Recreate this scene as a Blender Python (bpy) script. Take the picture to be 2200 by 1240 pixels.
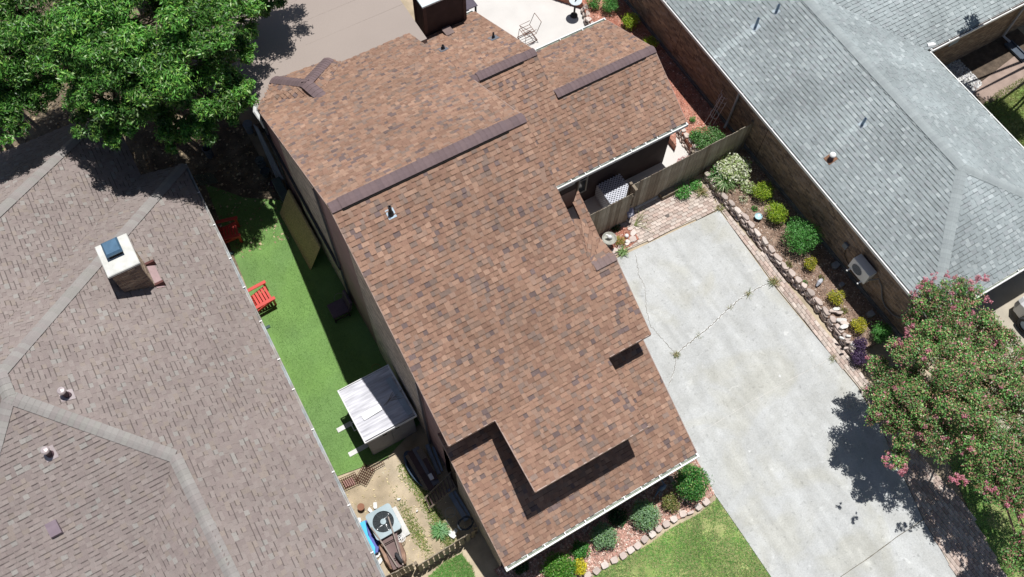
import bpy, bmesh, math, random
import numpy as np
from mathutils import Vector, Matrix

# ------------------------------------------------------------------ camera
H = 28.0
FPX = 1988.792
RM = np.array([[0.8645109, -0.5023635, 0.0158678], [-0.4473370, -0.7834429, -0.4314010], [0.2291516, 0.3658527, -0.9020207]])
sc = bpy.context.scene
for o in list(bpy.data.objects): bpy.data.objects.remove(o)
cam = bpy.data.objects.new('camera', bpy.data.cameras.new('camera'))
sc.collection.objects.link(cam)
cam.data.sensor_width = 36.0
cam.data.lens = FPX / 2200.0 * 36.0
cam.data.clip_start = 0.5
cam.data.clip_end = 1500
cam.matrix_world = Matrix(((RM[0][0], -RM[1][0], -RM[2][0], 0), (RM[0][1], -RM[1][1], -RM[2][1], 0),
                           (RM[0][2], -RM[1][2], -RM[2][2], H), (0, 0, 0, 1)))
sc.camera = cam

# ------------------------------------------------------------------ light
w = bpy.data.worlds.new('World'); sc.world = w; w.use_nodes = True
wn = w.node_tree.nodes; wl = w.node_tree.links
sky = wn.new('ShaderNodeTexSky'); sky.sky_type = 'NISHITA'; sky.sun_disc = False
SKX, SKY = -0.168, -0.123                      # shadow drift per metre of height
sky.sun_elevation = math.radians(78.2); sky.sun_rotation = math.atan2(-SKX, -SKY)
sky.air_density = 1.0; sky.dust_density = 1.0; sky.ozone_density = 1.0
wl.new(sky.outputs[0], wn['Background'].inputs[0]); wn['Background'].inputs[1].default_value = 0.05
sun = bpy.data.objects.new('sun', bpy.data.lights.new('sun', 'SUN'))
sc.collection.objects.link(sun)
sun.data.energy = 4.9; sun.data.angle = math.radians(0.5); sun.data.color = (1.0, 0.975, 0.94)
sun.rotation_euler = Vector((SKX, SKY, -1)).to_track_quat('-Z', 'Y').to_euler()
sun.location = (10, 10, 60)
vs = sc.view_settings
vs.view_transform = 'Standard'; vs.look = 'None'; vs.gamma = 1.0; vs.exposure = 0.0; vs.use_curve_mapping = False

# ------------------------------------------------------------------ measuring helpers: where a sight line meets a plane
CP = np.array([0.0, 0.0, H])
def ray(q): return RM.T @ np.array([(q[0] - 1100) / FPX, (q[1] - 620) / FPX, 1.0])
def P(x, y, z=0.0):
    d = ray((x, y)); return CP + d * ((z - H) / d[2])
def PX(x, y, X):
    d = ray((x, y)); return CP + d * (X / d[0])
def PY(x, y, Y):
    d = ray((x, y)); return CP + d * (Y / d[1])
def PP(q, pl):
    d = ray(q); n = np.array(pl[1], float); return CP + d * (n @ (np.array(pl[0], float) - CP) / (n @ d))
def proj(X):
    c = RM @ (np.array(X, float) - CP); return 1100 + FPX * c[0] / c[2], 620 + FPX * c[1] / c[2]
def tj(c, r, a, b):
    k = r.uniform(a, b); return tuple(v * k for v in c)
def V(p): return Vector((float(p[0]), float(p[1]), float(p[2])))

# ------------------------------------------------------------------ materials
MT = {}
def mat(name, col, rough=0.85, var=0.12, scale=6.0, bump=0.0, bscale=60.0, metal=0.0, attr=False, grain=0.0, gscale=180.0, col2=None, spec=0.3, detail=4.0, stretch=None):
    if name in MT: return MT[name]
    m = bpy.data.materials.new(name); m.use_nodes = True; MT[name] = m
    nt = m.node_tree; N = nt.nodes; L = nt.links; b = N['Principled BSDF']
    b.inputs['Roughness'].default_value = rough; b.inputs['Metallic'].default_value = metal
    b.inputs['Specular IOR Level'].default_value = spec
    tc = N.new('ShaderNodeTexCoord'); vec = tc.outputs['Object']
    if stretch:
        mp = N.new('ShaderNodeMapping'); mp.inputs['Scale'].default_value = stretch; L.new(vec, mp.inputs[0]); vec = mp.outputs[0]
    n1 = N.new('ShaderNodeTexNoise'); n1.inputs['Scale'].default_value = scale; n1.inputs['Detail'].default_value = detail
    L.new(vec, n1.inputs['Vector'])
    rng = N.new('ShaderNodeMapRange'); rng.inputs[1].default_value = 0.3; rng.inputs[2].default_value = 0.7
    rng.inputs[3].default_value = 1 - var; rng.inputs[4].default_value = 1 + var
    L.new(n1.outputs['Fac'], rng.inputs[0])
    if attr:
        at = N.new('ShaderNodeAttribute'); at.attribute_name = 'tint'; src = at.outputs['Color']
    else:
        rgb = N.new('ShaderNodeRGB'); rgb.outputs[0].default_value = (*col, 1); src = rgb.outputs[0]
        if col2 is not None:
            mx = N.new('ShaderNodeMix'); mx.data_type = 'RGBA'; mx.inputs[6].default_value = (*col, 1); mx.inputs[7].default_value = (*col2, 1)
            n3 = N.new('ShaderNodeTexNoise'); n3.inputs['Scale'].default_value = scale * 0.45; n3.inputs['Detail'].default_value = 6
            r3 = N.new('ShaderNodeMapRange'); r3.inputs[1].default_value = 0.42; r3.inputs[2].default_value = 0.6
            L.new(vec, n3.inputs['Vector']); L.new(n3.outputs['Fac'], r3.inputs[0]); L.new(r3.outputs[0], mx.inputs[0]); src = mx.outputs[2]
    vm = N.new('ShaderNodeVectorMath'); vm.operation = 'SCALE'; L.new(src, vm.inputs[0]); L.new(rng.outputs[0], vm.inputs['Scale'])
    out = vm.outputs[0]
    if grain > 0:
        n4 = N.new('ShaderNodeTexNoise'); n4.inputs['Scale'].default_value = gscale; n4.inputs['Detail'].default_value = 2
        L.new(tc.outputs['Object'], n4.inputs['Vector'])
        r4 = N.new('ShaderNodeMapRange'); r4.inputs[1].default_value = 0.25; r4.inputs[2].default_value = 0.75
        r4.inputs[3].default_value = 1 - grain; r4.inputs[4].default_value = 1 + grain; L.new(n4.outputs['Fac'], r4.inputs[0])
        v2 = N.new('ShaderNodeVectorMath'); v2.operation = 'SCALE'; L.new(out, v2.inputs[0]); L.new(r4.outputs[0], v2.inputs['Scale']); out = v2.outputs[0]
    L.new(out, b.inputs['Base Color'])
    if bump > 0:
        n2 = N.new('ShaderNodeTexNoise'); n2.inputs['Scale'].default_value = bscale; n2.inputs['Detail'].default_value = 3
        L.new(vec, n2.inputs['Vector'])
        bp = N.new('ShaderNodeBump'); bp.inputs['Strength'].default_value = bump; bp.inputs['Distance'].default_value = 0.02
        L.new(n2.outputs['Fac'], bp.inputs['Height']); L.new(bp.outputs[0], b.inputs['Normal'])
    return m

def leafmat(name, rough=0.5, trans=0.35):
    if name in MT: return MT[name]
    m = bpy.data.materials.new(name); m.use_nodes = True; MT[name] = m
    nt = m.node_tree; N = nt.nodes; L = nt.links; b = N['Principled BSDF']; out = N['Material Output']
    at = N.new('ShaderNodeAttribute'); at.attribute_name = 'tint'
    L.new(at.outputs['Color'], b.inputs['Base Color']); b.inputs['Roughness'].default_value = rough
    b.inputs['Specular IOR Level'].default_value = 0.4
    tr = N.new('ShaderNodeBsdfTranslucent'); L.new(at.outputs['Color'], tr.inputs[0])
    mx = N.new('ShaderNodeMixShader'); mx.inputs[0].default_value = trans
    L.new(b.outputs[0], mx.inputs[1]); L.new(tr.outputs[0], mx.inputs[2]); L.new(mx.outputs[0], out.inputs[0])
    return m

# ------------------------------------------------------------------ mesh builder
class MB:
    def __init__(s): s.v = []; s.f = []; s.c = []
    def face(s, pts, c=None):
        i = len(s.v); s.v.extend([tuple(float(a) for a in p) for p in pts]); s.f.append(tuple(range(i, i + len(pts)))); s.c.append(c)
    def poly(s, vs_, fs, c=None):
        i = len(s.v); s.v.extend([tuple(float(a) for a in p) for p in vs_])
        for f in fs: s.f.append(tuple(i + k for k in f)); s.c.append(c)
    def box(s, lo, hi, c=None, M=None):
        x0, y0, z0 = lo; x1, y1, z1 = hi
        v = [(x0, y0, z0), (x1, y0, z0), (x1, y1, z0), (x0, y1, z0), (x0, y0, z1), (x1, y0, z1), (x1, y1, z1), (x0, y1, z1)]
        if M is not None: v = [tuple(M @ Vector(p)) for p in v]
        s.poly(v, [(0, 3, 2, 1), (4, 5, 6, 7), (0, 1, 5, 4), (1, 2, 6, 5), (2, 3, 7, 6), (3, 0, 4, 7)], c); return s
    def cbox(s, lo, hi, b=0.01, c=None, M=None):      # box with chamfered top edge
        x0, y0, z0 = lo; x1, y1, z1 = hi
        v = [(x0, y0, z0), (x1, y0, z0), (x1, y1, z0), (x0, y1, z0), (x0, y0, z1 - b), (x1, y0, z1 - b), (x1, y1, z1 - b), (x0, y1, z1 - b),
             (x0 + b, y0 + b, z1), (x1 - b, y0 + b, z1), (x1 - b, y1 - b, z1), (x0 + b, y1 - b, z1)]
        if M is not None: v = [tuple(M @ Vector(p)) for p in v]
        s.poly(v, [(0, 3, 2, 1), (8, 9, 10, 11), (0, 1, 5, 4), (1, 2, 6, 5), (2, 3, 7, 6), (3, 0, 4, 7), (4, 5, 9, 8), (5, 6, 10, 9), (6, 7, 11, 10), (7, 4, 8, 11)], c); return s
    def prism(s, pts, z0, z1, c=None):
        n = len(pts); v = [(p[0], p[1], z0) for p in pts] + [(p[0], p[1], z1) for p in pts]
        a = sum(pts[i][0] * pts[(i + 1) % n][1] - pts[(i + 1) % n][0] * pts[i][1] for i in range(n))
        if a < 0: v = [(p[0], p[1], z0) for p in reversed(pts)] + [(p[0], p[1], z1) for p in reversed(pts)]
        s.poly(v, [tuple(reversed(range(n))), tuple(range(n, 2 * n))] + [(i, (i + 1) % n, n + (i + 1) % n, n + i) for i in range(n)], c); return s
    def slab(s, pts, t, c=None):                     # 3-D polygon thickened downwards
        n = len(pts); v = [tuple(p) for p in pts] + [(p[0], p[1], p[2] - t) for p in pts]
        s.poly(v, [tuple(range(n)), tuple(reversed(range(n, 2 * n)))] + [(i, n + i, n + (i + 1) % n, (i + 1) % n) for i in range(n)], c); return s
    def xprism(s, prof, x0, x1, c=None):             # profile (y,z) pushed along X
        n = len(prof); v = [(x0, p[0], p[1]) for p in prof] + [(x1, p[0], p[1]) for p in prof]
        s.poly(v, [tuple(range(n)), tuple(reversed(range(n, 2 * n)))] + [(i, n + i, n + (i + 1) % n, (i + 1) % n) for i in range(n)], c); return s
    def tube(s, pts, r, seg=8, c=None, cap=True):
        pts = [Vector(tuple(float(a) for a in p)) for p in pts]; rs = r if isinstance(r, (list, tuple)) else [r] * len(pts)
        i0 = len(s.v); n = len(pts); ref = None
        for k, p in enumerate(pts):
            d = (pts[min(k + 1, n - 1)] - pts[max(k - 1, 0)]).normalized()
            if ref is None: ref = Vector((0, 0, 1)) if abs(d.z) < 0.9 else Vector((1, 0, 0))
            a = (ref - d * ref.dot(d)).normalized(); ref = a; b = d.cross(a)
            for j in range(seg):
                t = 2 * math.pi * j / seg; q = p + (a * math.cos(t) + b * math.sin(t)) * rs[k]; s.v.append(tuple(q))
        for k in range(n - 1):
            for j in range(seg):
                s.f.append((i0 + k * seg + j, i0 + k * seg + (j + 1) % seg, i0 + (k + 1) * seg + (j + 1) % seg, i0 + (k + 1) * seg + j)); s.c.append(c)
        if cap:
            s.f.append(tuple(i0 + j for j in reversed(range(seg)))); s.c.append(c)
            s.f.append(tuple(i0 + (n - 1) * seg + j for j in range(seg))); s.c.append(c)
        return s
    def lathe(s, prof, cx=0, cy=0, seg=20, c=None, M=None):   # prof list of (r,z)
        i0 = len(s.v)
        for r, z in prof:
            for j in range(seg):
                t = 2 * math.pi * j / seg; p = (cx + r * math.cos(t), cy + r * math.sin(t), z)
                s.v.append(tuple(M @ Vector(p)) if M is not None else p)
        for k in range(len(prof) - 1):
            for j in range(seg):
                s.f.append((i0 + k * seg + j, i0 + k * seg + (j + 1) % seg, i0 + (k + 1) * seg + (j + 1) % seg, i0 + (k + 1) * seg + j)); s.c.append(c)
        return s
    def mesh(s, name, m=None):
        me = bpy.data.meshes.new(name); me.from_pydata(s.v, [], s.f)
        if any(c is not None for c in s.c):
            a = me.attributes.new('tint', 'FLOAT_COLOR', 'FACE'); buf = np.ones((len(s.f), 4), np.float32)
            for i, c in enumerate(s.c):
                if c is not None: buf[i, :3] = c
            a.data.foreach_set('color', buf.ravel())
        if m is not None: me.materials.append(m)
        return me
    def build(s, name, m, parent=None):
        me = s.mesh(name, m); me.update(); return link(name, me, parent)

def link(name, me, parent=None):
    o = bpy.data.objects.new(name, me); sc.collection.objects.link(o)
    if parent is not None: adopt(o, parent)
    return o
def wmat(o):
    M = o.matrix_basis.copy()
    return wmat(o.parent) @ o.matrix_parent_inverse @ M if o.parent else M
def adopt(o, parent):
    o.parent = parent; o.matrix_parent_inverse = wmat(parent).inverted()
def thing(name, label, cat, loc=(0, 0, 0), rz=0.0, group=None):
    o = bpy.data.objects.new(name, None); sc.collection.objects.link(o)
    o.empty_display_size = 0.2
    o.location = V(loc); o.rotation_euler = (0, 0, rz); o['label'] = label; o['category'] = cat
    if group: o['group'] = group
    return o
def tag(o, label, cat, group=None):
    o['label'] = label; o['category'] = cat
    if group: o['group'] = group
    return o
def struct(o): o['kind'] = 'structure'; return o
def stuff(o, label=None, cat=None):
    o['kind'] = 'stuff'
    if label: o['label'] = label; o['category'] = cat
    return o
def copy_tree(o, parent=None):
    c = o.copy(); sc.collection.objects.link(c); c.parent = parent
    for ch in list(o.children): copy_tree(ch, c)
    return c
def flat(name, pts, z, m, parent=None, t=0.0):
    mb = MB()
    if t > 0: mb.prism([(p[0], p[1]) for p in pts], z - t, z)
    else:
        a = sum(pts[i][0] * pts[(i + 1) % len(pts)][1] - pts[(i + 1) % len(pts)][0] * pts[i][1] for i in range(len(pts)))
        q = pts if a > 0 else list(reversed(pts))
        mb.face([(p[0], p[1], z) for p in q])
    return mb.build(name, m, parent)

def inpoly(x, y, poly):
    n = len(poly); r = np.zeros(x.shape, bool); j = n - 1
    for i in range(n):
        xi, yi = poly[i][0], poly[i][1]; xj, yj = poly[j][0], poly[j][1]
        c = ((yi > y) != (yj > y)) & (x < (xj - xi) * (y - yi) / ((yj - yi) + 1e-12) + xi); r ^= c; j = i
    return r

def npmesh(name, verts, nper, tint, m, parent=None):
    """verts (N,nper,3), one face of nper corners each, tint (N,3)"""
    N = len(verts); me = bpy.data.meshes.new(name)
    me.vertices.add(N * nper); me.vertices.foreach_set('co', verts.astype(np.float32).ravel())
    me.loops.add(N * nper); me.loops.foreach_set('vertex_index', np.arange(N * nper, dtype=np.int32))
    me.polygons.add(N); me.polygons.foreach_set('loop_start', np.arange(0, N * nper, nper, dtype=np.int32))
    me.polygons.foreach_set('loop_total', np.full(N, nper, np.int32))
    a = me.attributes.new('tint', 'FLOAT_COLOR', 'FACE'); b = np.ones((N, 4), np.float32); b[:, :3] = tint; a.data.foreach_set('color', b.ravel())
    me.materials.append(m); me.update(calc_edges=True)
    return link(name, me, parent)

# ------------------------------------------------------------------ shingled planes
class Shingles:
    """courses of tabs laid on sloping planes of one roof; the 300 that show largest become objects"""
    def __init__(s, roof, m, palette, weights, exposure, widths, thick, seed, keep=300, band=(0.18, 0.45, 0.6), cmod=None):
        s.band = band; s.cmod = cmod; s.roof = roof; s.m = m; s.pal = palette; s.w = weights; s.e = exposure; s.wd = widths; s.th = thick
        s.r = random.Random(seed); s.mb = MB(); s.full = []; s.keep = keep; s.cache = {}
    def plane(s, pts, up, jitter=0.12, gap=0.0, offset=0.0):
        pts = [V(p) for p in pts]; n = Vector((0, 0, 0))
        for i in range(len(pts)):
            a, b = pts[i], pts[(i + 1) % len(pts)]; n += a.cross(b)
        n.normalize()
        if n.z < 0: n = -n
        u = Vector((0, 0, 1)).cross(n)
        if u.length < 1e-4: u = Vector(up).cross(n)
        u.normalize(); w = n.cross(u)
        if w.z < 0: w = -w
        u = w.cross(n); o = pts[0]
        q = [((p - o).dot(u), (p - o).dot(w)) for p in pts]; ne = len(q)
        w0 = min(a[1] for a in q); w1 = max(a[1] for a in q); e = s.e
        k = 0; wb = w0 + offset
        while wb < w1 - 0.01:
            wt = min(wb + e, w1); wm = (wb + wt) / 2; xs = []
            for i in range(ne):
                a, b = q[i], q[(i + 1) % ne]
                if (a[1] > wm) != (b[1] > wm):
                    sl = (b[0] - a[0]) / (b[1] - a[1]); f = lambda ww, a=a, sl=sl: a[0] + sl * (ww - a[1])
                    xs.append((f(wm), f(wb), f(wt)))
            xs.sort()
            for i in range(0, len(xs) - 1, 2):
                L, R_ = xs[i], xs[i + 1]
                x = min(L[1], L[2]) - s.r.random() * 0.2; x1 = max(R_[1], R_[2]); hi = s.r.random() < 0.5
                while x < x1:
                    wd = s.r.choice(s.wd); a, b = x, x + wd; x = b
                    ab, at_, bb, bt = max(a, L[1]), max(a, L[2]), min(b, R_[1]), min(b, R_[2])
                    hi = not hi if s.r.random() < 0.9 else hi
                    th = s.th[0] if hi else s.th[1]
                    ci = s.r.choices(range(len(s.pal)), s.w)[0]
                    if bb - ab < 0.012 and bt - at_ < 0.012: continue
                    bb = max(bb, ab); bt = max(bt, at_)
                    g = gap / 2
                    full = ab == a and at_ == a and bb == b and bt == b and wt - wb > e * 0.98
                    if full:
                        c = o + u * ((a + b) / 2) + w * wb; s.full.append((c, u, w, n, wd, th, ci))
                    else:
                        j = 1 + s.r.uniform(-jitter, jitter)
                        if s.cmod: j *= s.cmod(o + u * ((ab + bb) / 2) + w * wb)
                        c = tuple(v * j for v in s.pal[ci])
                        s._tab(s.mb, o, u, w, n, ab + g, bb - g, at_ + g, bt - g, wb, wt, th, c)
            wb += e
    def _tab(s, mb, o, u, w, n, ab, bb, at_, bt, wb, wt, th, c, bd=None):
        if bd is None: bd = s.r.random() < s.band[1]
        if bd:
            f = 1 - s.band[0]; k = s.band[2]; l = lambda a, b: a + (b - a) * f; wm = l(wb, wt); tm = th + (0.003 - th) * f
            p = [o + u * ab + w * wb, o + u * bb + w * wb, o + u * bb + w * wb + n * th, o + u * ab + w * wb + n * th,
                 o + u * l(bb, bt) + w * wm + n * tm, o + u * l(ab, at_) + w * wm + n * tm, o + u * bt + w * wt + n * 0.003, o + u * at_ + w * wt + n * 0.003]
            mb.poly(p, [(0, 1, 2, 3), (3, 2, 4, 5), (1, 6, 4, 2), (0, 3, 5, 7)], c); i = len(mb.v) - 8; mb.f.append((i + 5, i + 4, i + 6, i + 7)); mb.c.append(tuple(v * k for v in c)); return
        p = [o + u * ab + w * wb, o + u * bb + w * wb, o + u * bb + w * wb + n * th, o + u * ab + w * wb + n * th,
             o + u * bt + w * wt + n * 0.003, o + u * at_ + w * wt + n * 0.003, o + u * bt + w * wt - n * 0.002, o + u * at_ + w * wt - n * 0.002]
        mb.poly(p, [(0, 1, 2, 3), (3, 2, 4, 5), (1, 6, 4, 2), (0, 3, 5, 7)], c)
    def finish(s, jitter=0.12):
        def size(t):
            c, u, w, n, wd = t[:5]; x, y = proj(c)
            if not (5 < x < 2195 and 5 < y < 1235): return 0
            d = Vector((0, 0, H)) - c; return wd * abs(d.normalized().dot(n)) / d.length_squared
        order = sorted(range(len(s.full)), key=lambda i: -size(s.full[i])); big = set(order[:s.keep])
        Z = Vector((0, 0, 0)); X = Vector((1, 0, 0)); Y = Vector((0, 1, 0)); NN = Vector((0, 0, 1))
        for i, (c, u, w, n, wd, th, ci) in enumerate(s.full):
            if i in big:
                cm = round((s.cmod(c) if s.cmod else 1.0) * 12) / 12; key = (wd, th, ci, s.r.randrange(3), s.r.random() < s.band[1], cm)
                if key not in s.cache:
                    j = (1 + (key[3] - 1) * jitter * 0.8) * cm; mb = MB()
                    s._tab(mb, Z, X, Y, NN, -wd / 2, wd / 2, -wd / 2, wd / 2, 0, s.e, th, tuple(v * j for v in s.pal[ci]), key[4])
                    s.cache[key] = mb.mesh('shingle', s.m)
                ob = bpy.data.objects.new('shingle', s.cache[key]); sc.collection.objects.link(ob)
                ob.matrix_basis = Matrix(((u.x, w.x, n.x, c.x), (u.y, w.y, n.y, c.y), (u.z, w.z, n.z, c.z), (0, 0, 0, 1)))
                adopt(ob, s.roof)
            else:
                j = (1 + s.r.uniform(-jitter, jitter)) * (s.cmod(c) if s.cmod else 1.0)
                s._tab(s.mb, c, u, w, n, -wd / 2, wd / 2, -wd / 2, wd / 2, 0, s.e, th, tuple(v * j for v in s.pal[ci]))
        o = s.mb.build('shingle_field', s.m, s.roof); o['kind'] = 'stuff'

def caps(roof, p0, p1, half, drop, m, pal, seed, step=0.145, lift=0.03, name='ridge_cap', t=0.012, side=None, maxn=60):
    """folded cap shingles along a ridge or hip from p0 to p1"""
    p0, p1 = V(p0), V(p1); d = p1 - p0; L = d.length; d.normalize(); r = random.Random(seed)
    s = Vector((0, 0, 1)).cross(d).normalized(); up = d.cross(s)
    if up.z < 0: up = -up
    n = max(2, int(L / step)); st = L / n; cache = {}
    for i in range(n):
        ci = r.randrange(len(pal)); jj = r.randrange(3); key = (ci, jj)
        if key not in cache:
            c = tuple(v * (0.96 + 0.04 * jj) for v in pal[ci]); mb = MB(); a = 0.0; b = st * 1.06
            # local axes: x along, y side, z up
            prof = [(-half, -drop), (-half * 0.35, -drop * 0.22), (0, 0.0), (half * 0.35, -drop * 0.22), (half, -drop)]
            v = [(a, y, z + t) for y, z in prof] + [(b, y, z + 0.002) for y, z in prof] + [(a, y, z - 0.004) for y, z in prof] + [(b, y, z - 0.006) for y, z in prof]
            f = [(k, k + 1, 5 + k + 1, 5 + k) for k in range(4)] + [(10 + k, 10 + k + 1, k + 1, k) for k in range(4)] + [(0, 5, 15, 10), (4, 14, 19, 9)]
            mb.poly(v, f, c); cache[key] = mb.mesh(name, m)
        o = bpy.data.objects.new(name, cache[key]); sc.collection.objects.link(o); c0 = p0 + d * (st * i) + up * lift
        o.matrix_basis = Matrix(((d.x, s.x, up.x, c0.x), (d.y, s.y, up.y, c0.y), (d.z, s.z, up.z, c0.z), (0, 0, 0, 1)))
        adopt(o, roof)

def brick_face(wall, o, u, v, n, W, Hh, m, pal, weights, seed, keep=300, bl=0.2, bh=0.066, joint=0.011, proud=0.008, cut=None):
    """courses of bricks proud of a wall face; o corner, u along, v up, n outward"""
    o, u, v, n = V(o), V(u).normalized(), V(v).normalized(), V(n).normalized(); r = random.Random(seed)
    items = []; k = 0; y = joint / 2
    while y + bh < Hh:
        x = -(bl + joint) / 2 * (k % 2)
        while x < W:
            a, b = max(x, 0), min(x + bl, W)
            if b - a > 0.03 and (cut is None or cut((a + b) / 2, y + bh / 2)): items.append((a, b, y))
            x += bl + joint
        y += bh + joint; k += 1
    def size(t):
        c = o + u * ((t[0] + t[1]) / 2) + v * t[2]; x, yy = proj(c)
        if not (0 < x < 2200 and 0 < yy < 1240): return 0
        d = Vector((0, 0, H)) - c; return (t[1] - t[0]) * abs(d.normalized().dot(n)) / d.length_squared
    full = [i for i, t in enumerate(items) if abs(t[1] - t[0] - bl) < 1e-6]
    full.sort(key=lambda i: -size(items[i])); big = set(full[:keep]); rest = MB(); cache = {}
    def bx(mb, O, U, Vv, Nn, a, b, y, c, pr):
        p = [O + U * a + Vv * y, O + U * b + Vv * y, O + U * b + Vv * (y + bh), O + U * a + Vv * (y + bh)]
        q = [x_ + Nn * pr for x_ in p]; mb.poly(p + q, [(4, 5, 6, 7), (0, 1, 5, 4), (1, 2, 6, 5), (2, 3, 7, 6), (3, 0, 4, 7)], c)
    for i, (a, b, y) in enumerate(items):
        ci = r.choices(range(len(pal)), weights)[0]
        if i in big:
            key = (ci, r.randrange(3))
            if key not in cache:
                mb = MB(); bx(mb, Vector((0, 0, 0)), Vector((1, 0, 0)), Vector((0, 1, 0)), Vector((0, 0, 1)), 0, bl, 0, tuple(q * (0.88 + 0.12 * key[1]) for q in pal[ci]), proud + 0.002 * key[1])
                cache[key] = mb.mesh('brick', m)
            ob = bpy.data.objects.new('brick', cache[key]); sc.collection.objects.link(ob); c = o + u * a + v * y
            ob.matrix_basis = Matrix(((u.x, v.x, n.x, c.x), (u.y, v.y, n.y, c.y), (u.z, v.z, n.z, c.z), (0, 0, 0, 1))); adopt(ob, wall)
        else: bx(rest, o, u, v, n, a, b, y, tj(pal[ci], r, 0.82, 1.18), proud)
    if rest.f:
        ob = rest.build('brick_courses', m, wall); ob['kind'] = 'stuff'

# ------------------------------------------------------------------ foliage
def leaves(name, centers, radii, n, L, W, pal, weights, seed, m, parent=None, clump=0.6, droop=0.0, flat_=0.0, ctint=0.25, shell=0.55, bound=None):
    """leaf-sized faces spread in lumpy ellipsoids"""
    rng = np.random.default_rng(seed); C = np.array(centers, float); R = np.array(radii, float)
    if R.ndim == 1: R = np.repeat(R[:, None], 3, 1)
    vol = (R[:, 0] * R[:, 1] * R[:, 2]) ** (2 / 3.); idx = rng.choice(len(C), n, p=vol / vol.sum())
    d = rng.normal(size=(n, 3)); d /= np.linalg.norm(d, axis=1)[:, None]
    rad = shell + (1 - shell) * rng.random(n) ** 0.7; rad = np.where(rng.random(n) < 0.2, rng.random(n) ** 0.5, rad)
    ph = idx * 1.7 + seed; lump = 1 + 0.22 * np.sin(5 * d[:, 0] + ph) * np.cos(4 * d[:, 1] - 1.3 * ph) + 0.16 * np.sin(9 * d[:, 2] + 7 * d[:, 1] + 2.1 * ph) + 0.14 * np.abs(rng.normal(size=n))
    p = C[idx] + d * (rad * lump)[:, None] * R[idx]
    if bound is not None:
        k = bound(p); p, d, idx = p[k], d[k], idx[k]; n = len(p)
    nr = d * 0.55 + rng.normal(size=(n, 3)) * 0.6; nr[:, 2] += 0.7 + flat_; nr /= np.linalg.norm(nr, axis=1)[:, None]
    a = rng.normal(size=(n, 3)); a[:, 2] -= droop; a -= nr * (a * nr).sum(1)[:, None]; a /= np.linalg.norm(a, axis=1)[:, None]
    b = np.cross(nr, a); l = L * rng.uniform(0.7, 1.3, n)[:, None]; w_ = W * rng.uniform(0.7, 1.3, n)[:, None]
    q = np.stack([p - a * l * 0.5, p + b * w_ * 0.5 - a * l * 0.05, p + a * l * 0.5 - nr * l * 0.12, p - b * w_ * 0.5 - a * l * 0.05], 1)
    pal = np.array(pal, float); ci = rng.choice(len(pal), n, p=np.array(weights, float) / sum(weights))
    cl = 1 + ctint * rng.normal(size=len(C)).clip(-1, 1)
    t = pal[ci] * rng.uniform(0.75, 1.25, n)[:, None] * cl[idx][:, None]
    return npmesh(name, q, 4, t.clip(0, 1), m, parent)

def blades(name, poly, z, n, L, W, pal, weights, seed, m, parent=None, mask=None, lean=0.8):
    rng = np.random.default_rng(seed); pl = np.array([(p[0], p[1]) for p in poly]); lo = pl.min(0); hi = pl.max(0)
    x = rng.uniform(lo[0], hi[0], n * 2); y = rng.uniform(lo[1], hi[1], n * 2); k = inpoly(x, y, pl)
    if mask is not None: k &= mask(x, y, rng)
    x, y = x[k][:n], y[k][:n]; n = len(x); p = np.stack([x, y, np.full(n, z)], 1)
    d = rng.normal(size=(n, 3)); d[:, 2] = 0; d /= np.linalg.norm(d, axis=1)[:, None]; s = np.stack([-d[:, 1], d[:, 0], np.zeros(n)], 1)
    l = L * rng.uniform(0.5, 1.4, n)[:, None]; w_ = W * rng.uniform(0.7, 1.4, n)[:, None]
    tip = p + d * l * lean; tip[:, 2] += l[:, 0] * rng.uniform(0.3, 0.9, n)
    q = np.stack([p - s * w_, p + s * w_, tip], 1)
    pal = np.array(pal, float); f = np.sin(x * 2.1 + 1.3 * np.sin(y * 1.7)) * 0.5 + 0.5
    ci = rng.choice(len(pal), n, p=np.array(weights, float) / sum(weights)); t = pal[ci] * rng.uniform(0.75, 1.25, n)[:, None] * (0.85 + 0.3 * f)[:, None]
    return npmesh(name, q, 3, t.clip(0, 1), m, parent)

def chips(name, poly, z, n, s_, pal, weights, seed, m, parent=None, zf=None):
    rng = np.random.default_rng(seed); pl = np.array([(p[0], p[1]) for p in poly]); lo = pl.min(0); hi = pl.max(0)
    x = rng.uniform(lo[0], hi[0], n * 3); y = rng.uniform(lo[1], hi[1], n * 3); k = inpoly(x, y, pl); x, y = x[k][:n], y[k][:n]; n = len(x)
    c = np.stack([x, y, np.full(n, z)], 1); pal = np.array(pal, float)
    nr = rng.normal(size=(n, 3)) * 0.45; nr[:, 2] += 1; nr /= np.linalg.norm(nr, axis=1)[:, None]
    a = rng.normal(size=(n, 3)); a -= nr * (a * nr).sum(1)[:, None]; a /= np.linalg.norm(a, axis=1)[:, None]; b = np.cross(nr, a)
    sz = s_ * rng.uniform(0.5, 1.5, n)[:, None]; c = c + nr * sz * 0.3
    q = np.stack([c - a * sz, c - b * sz * 0.6, c + a * sz * 0.8, c + b * sz * 0.7], 1)
    ci = rng.choice(len(pal), n, p=np.array(weights, float) / sum(weights)); t = pal[ci] * rng.uniform(0.7, 1.3, n)[:, None]
    o = npmesh(name, q, 4, t.clip(0, 1), m, parent); o['kind'] = 'stuff'; return o
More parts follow.
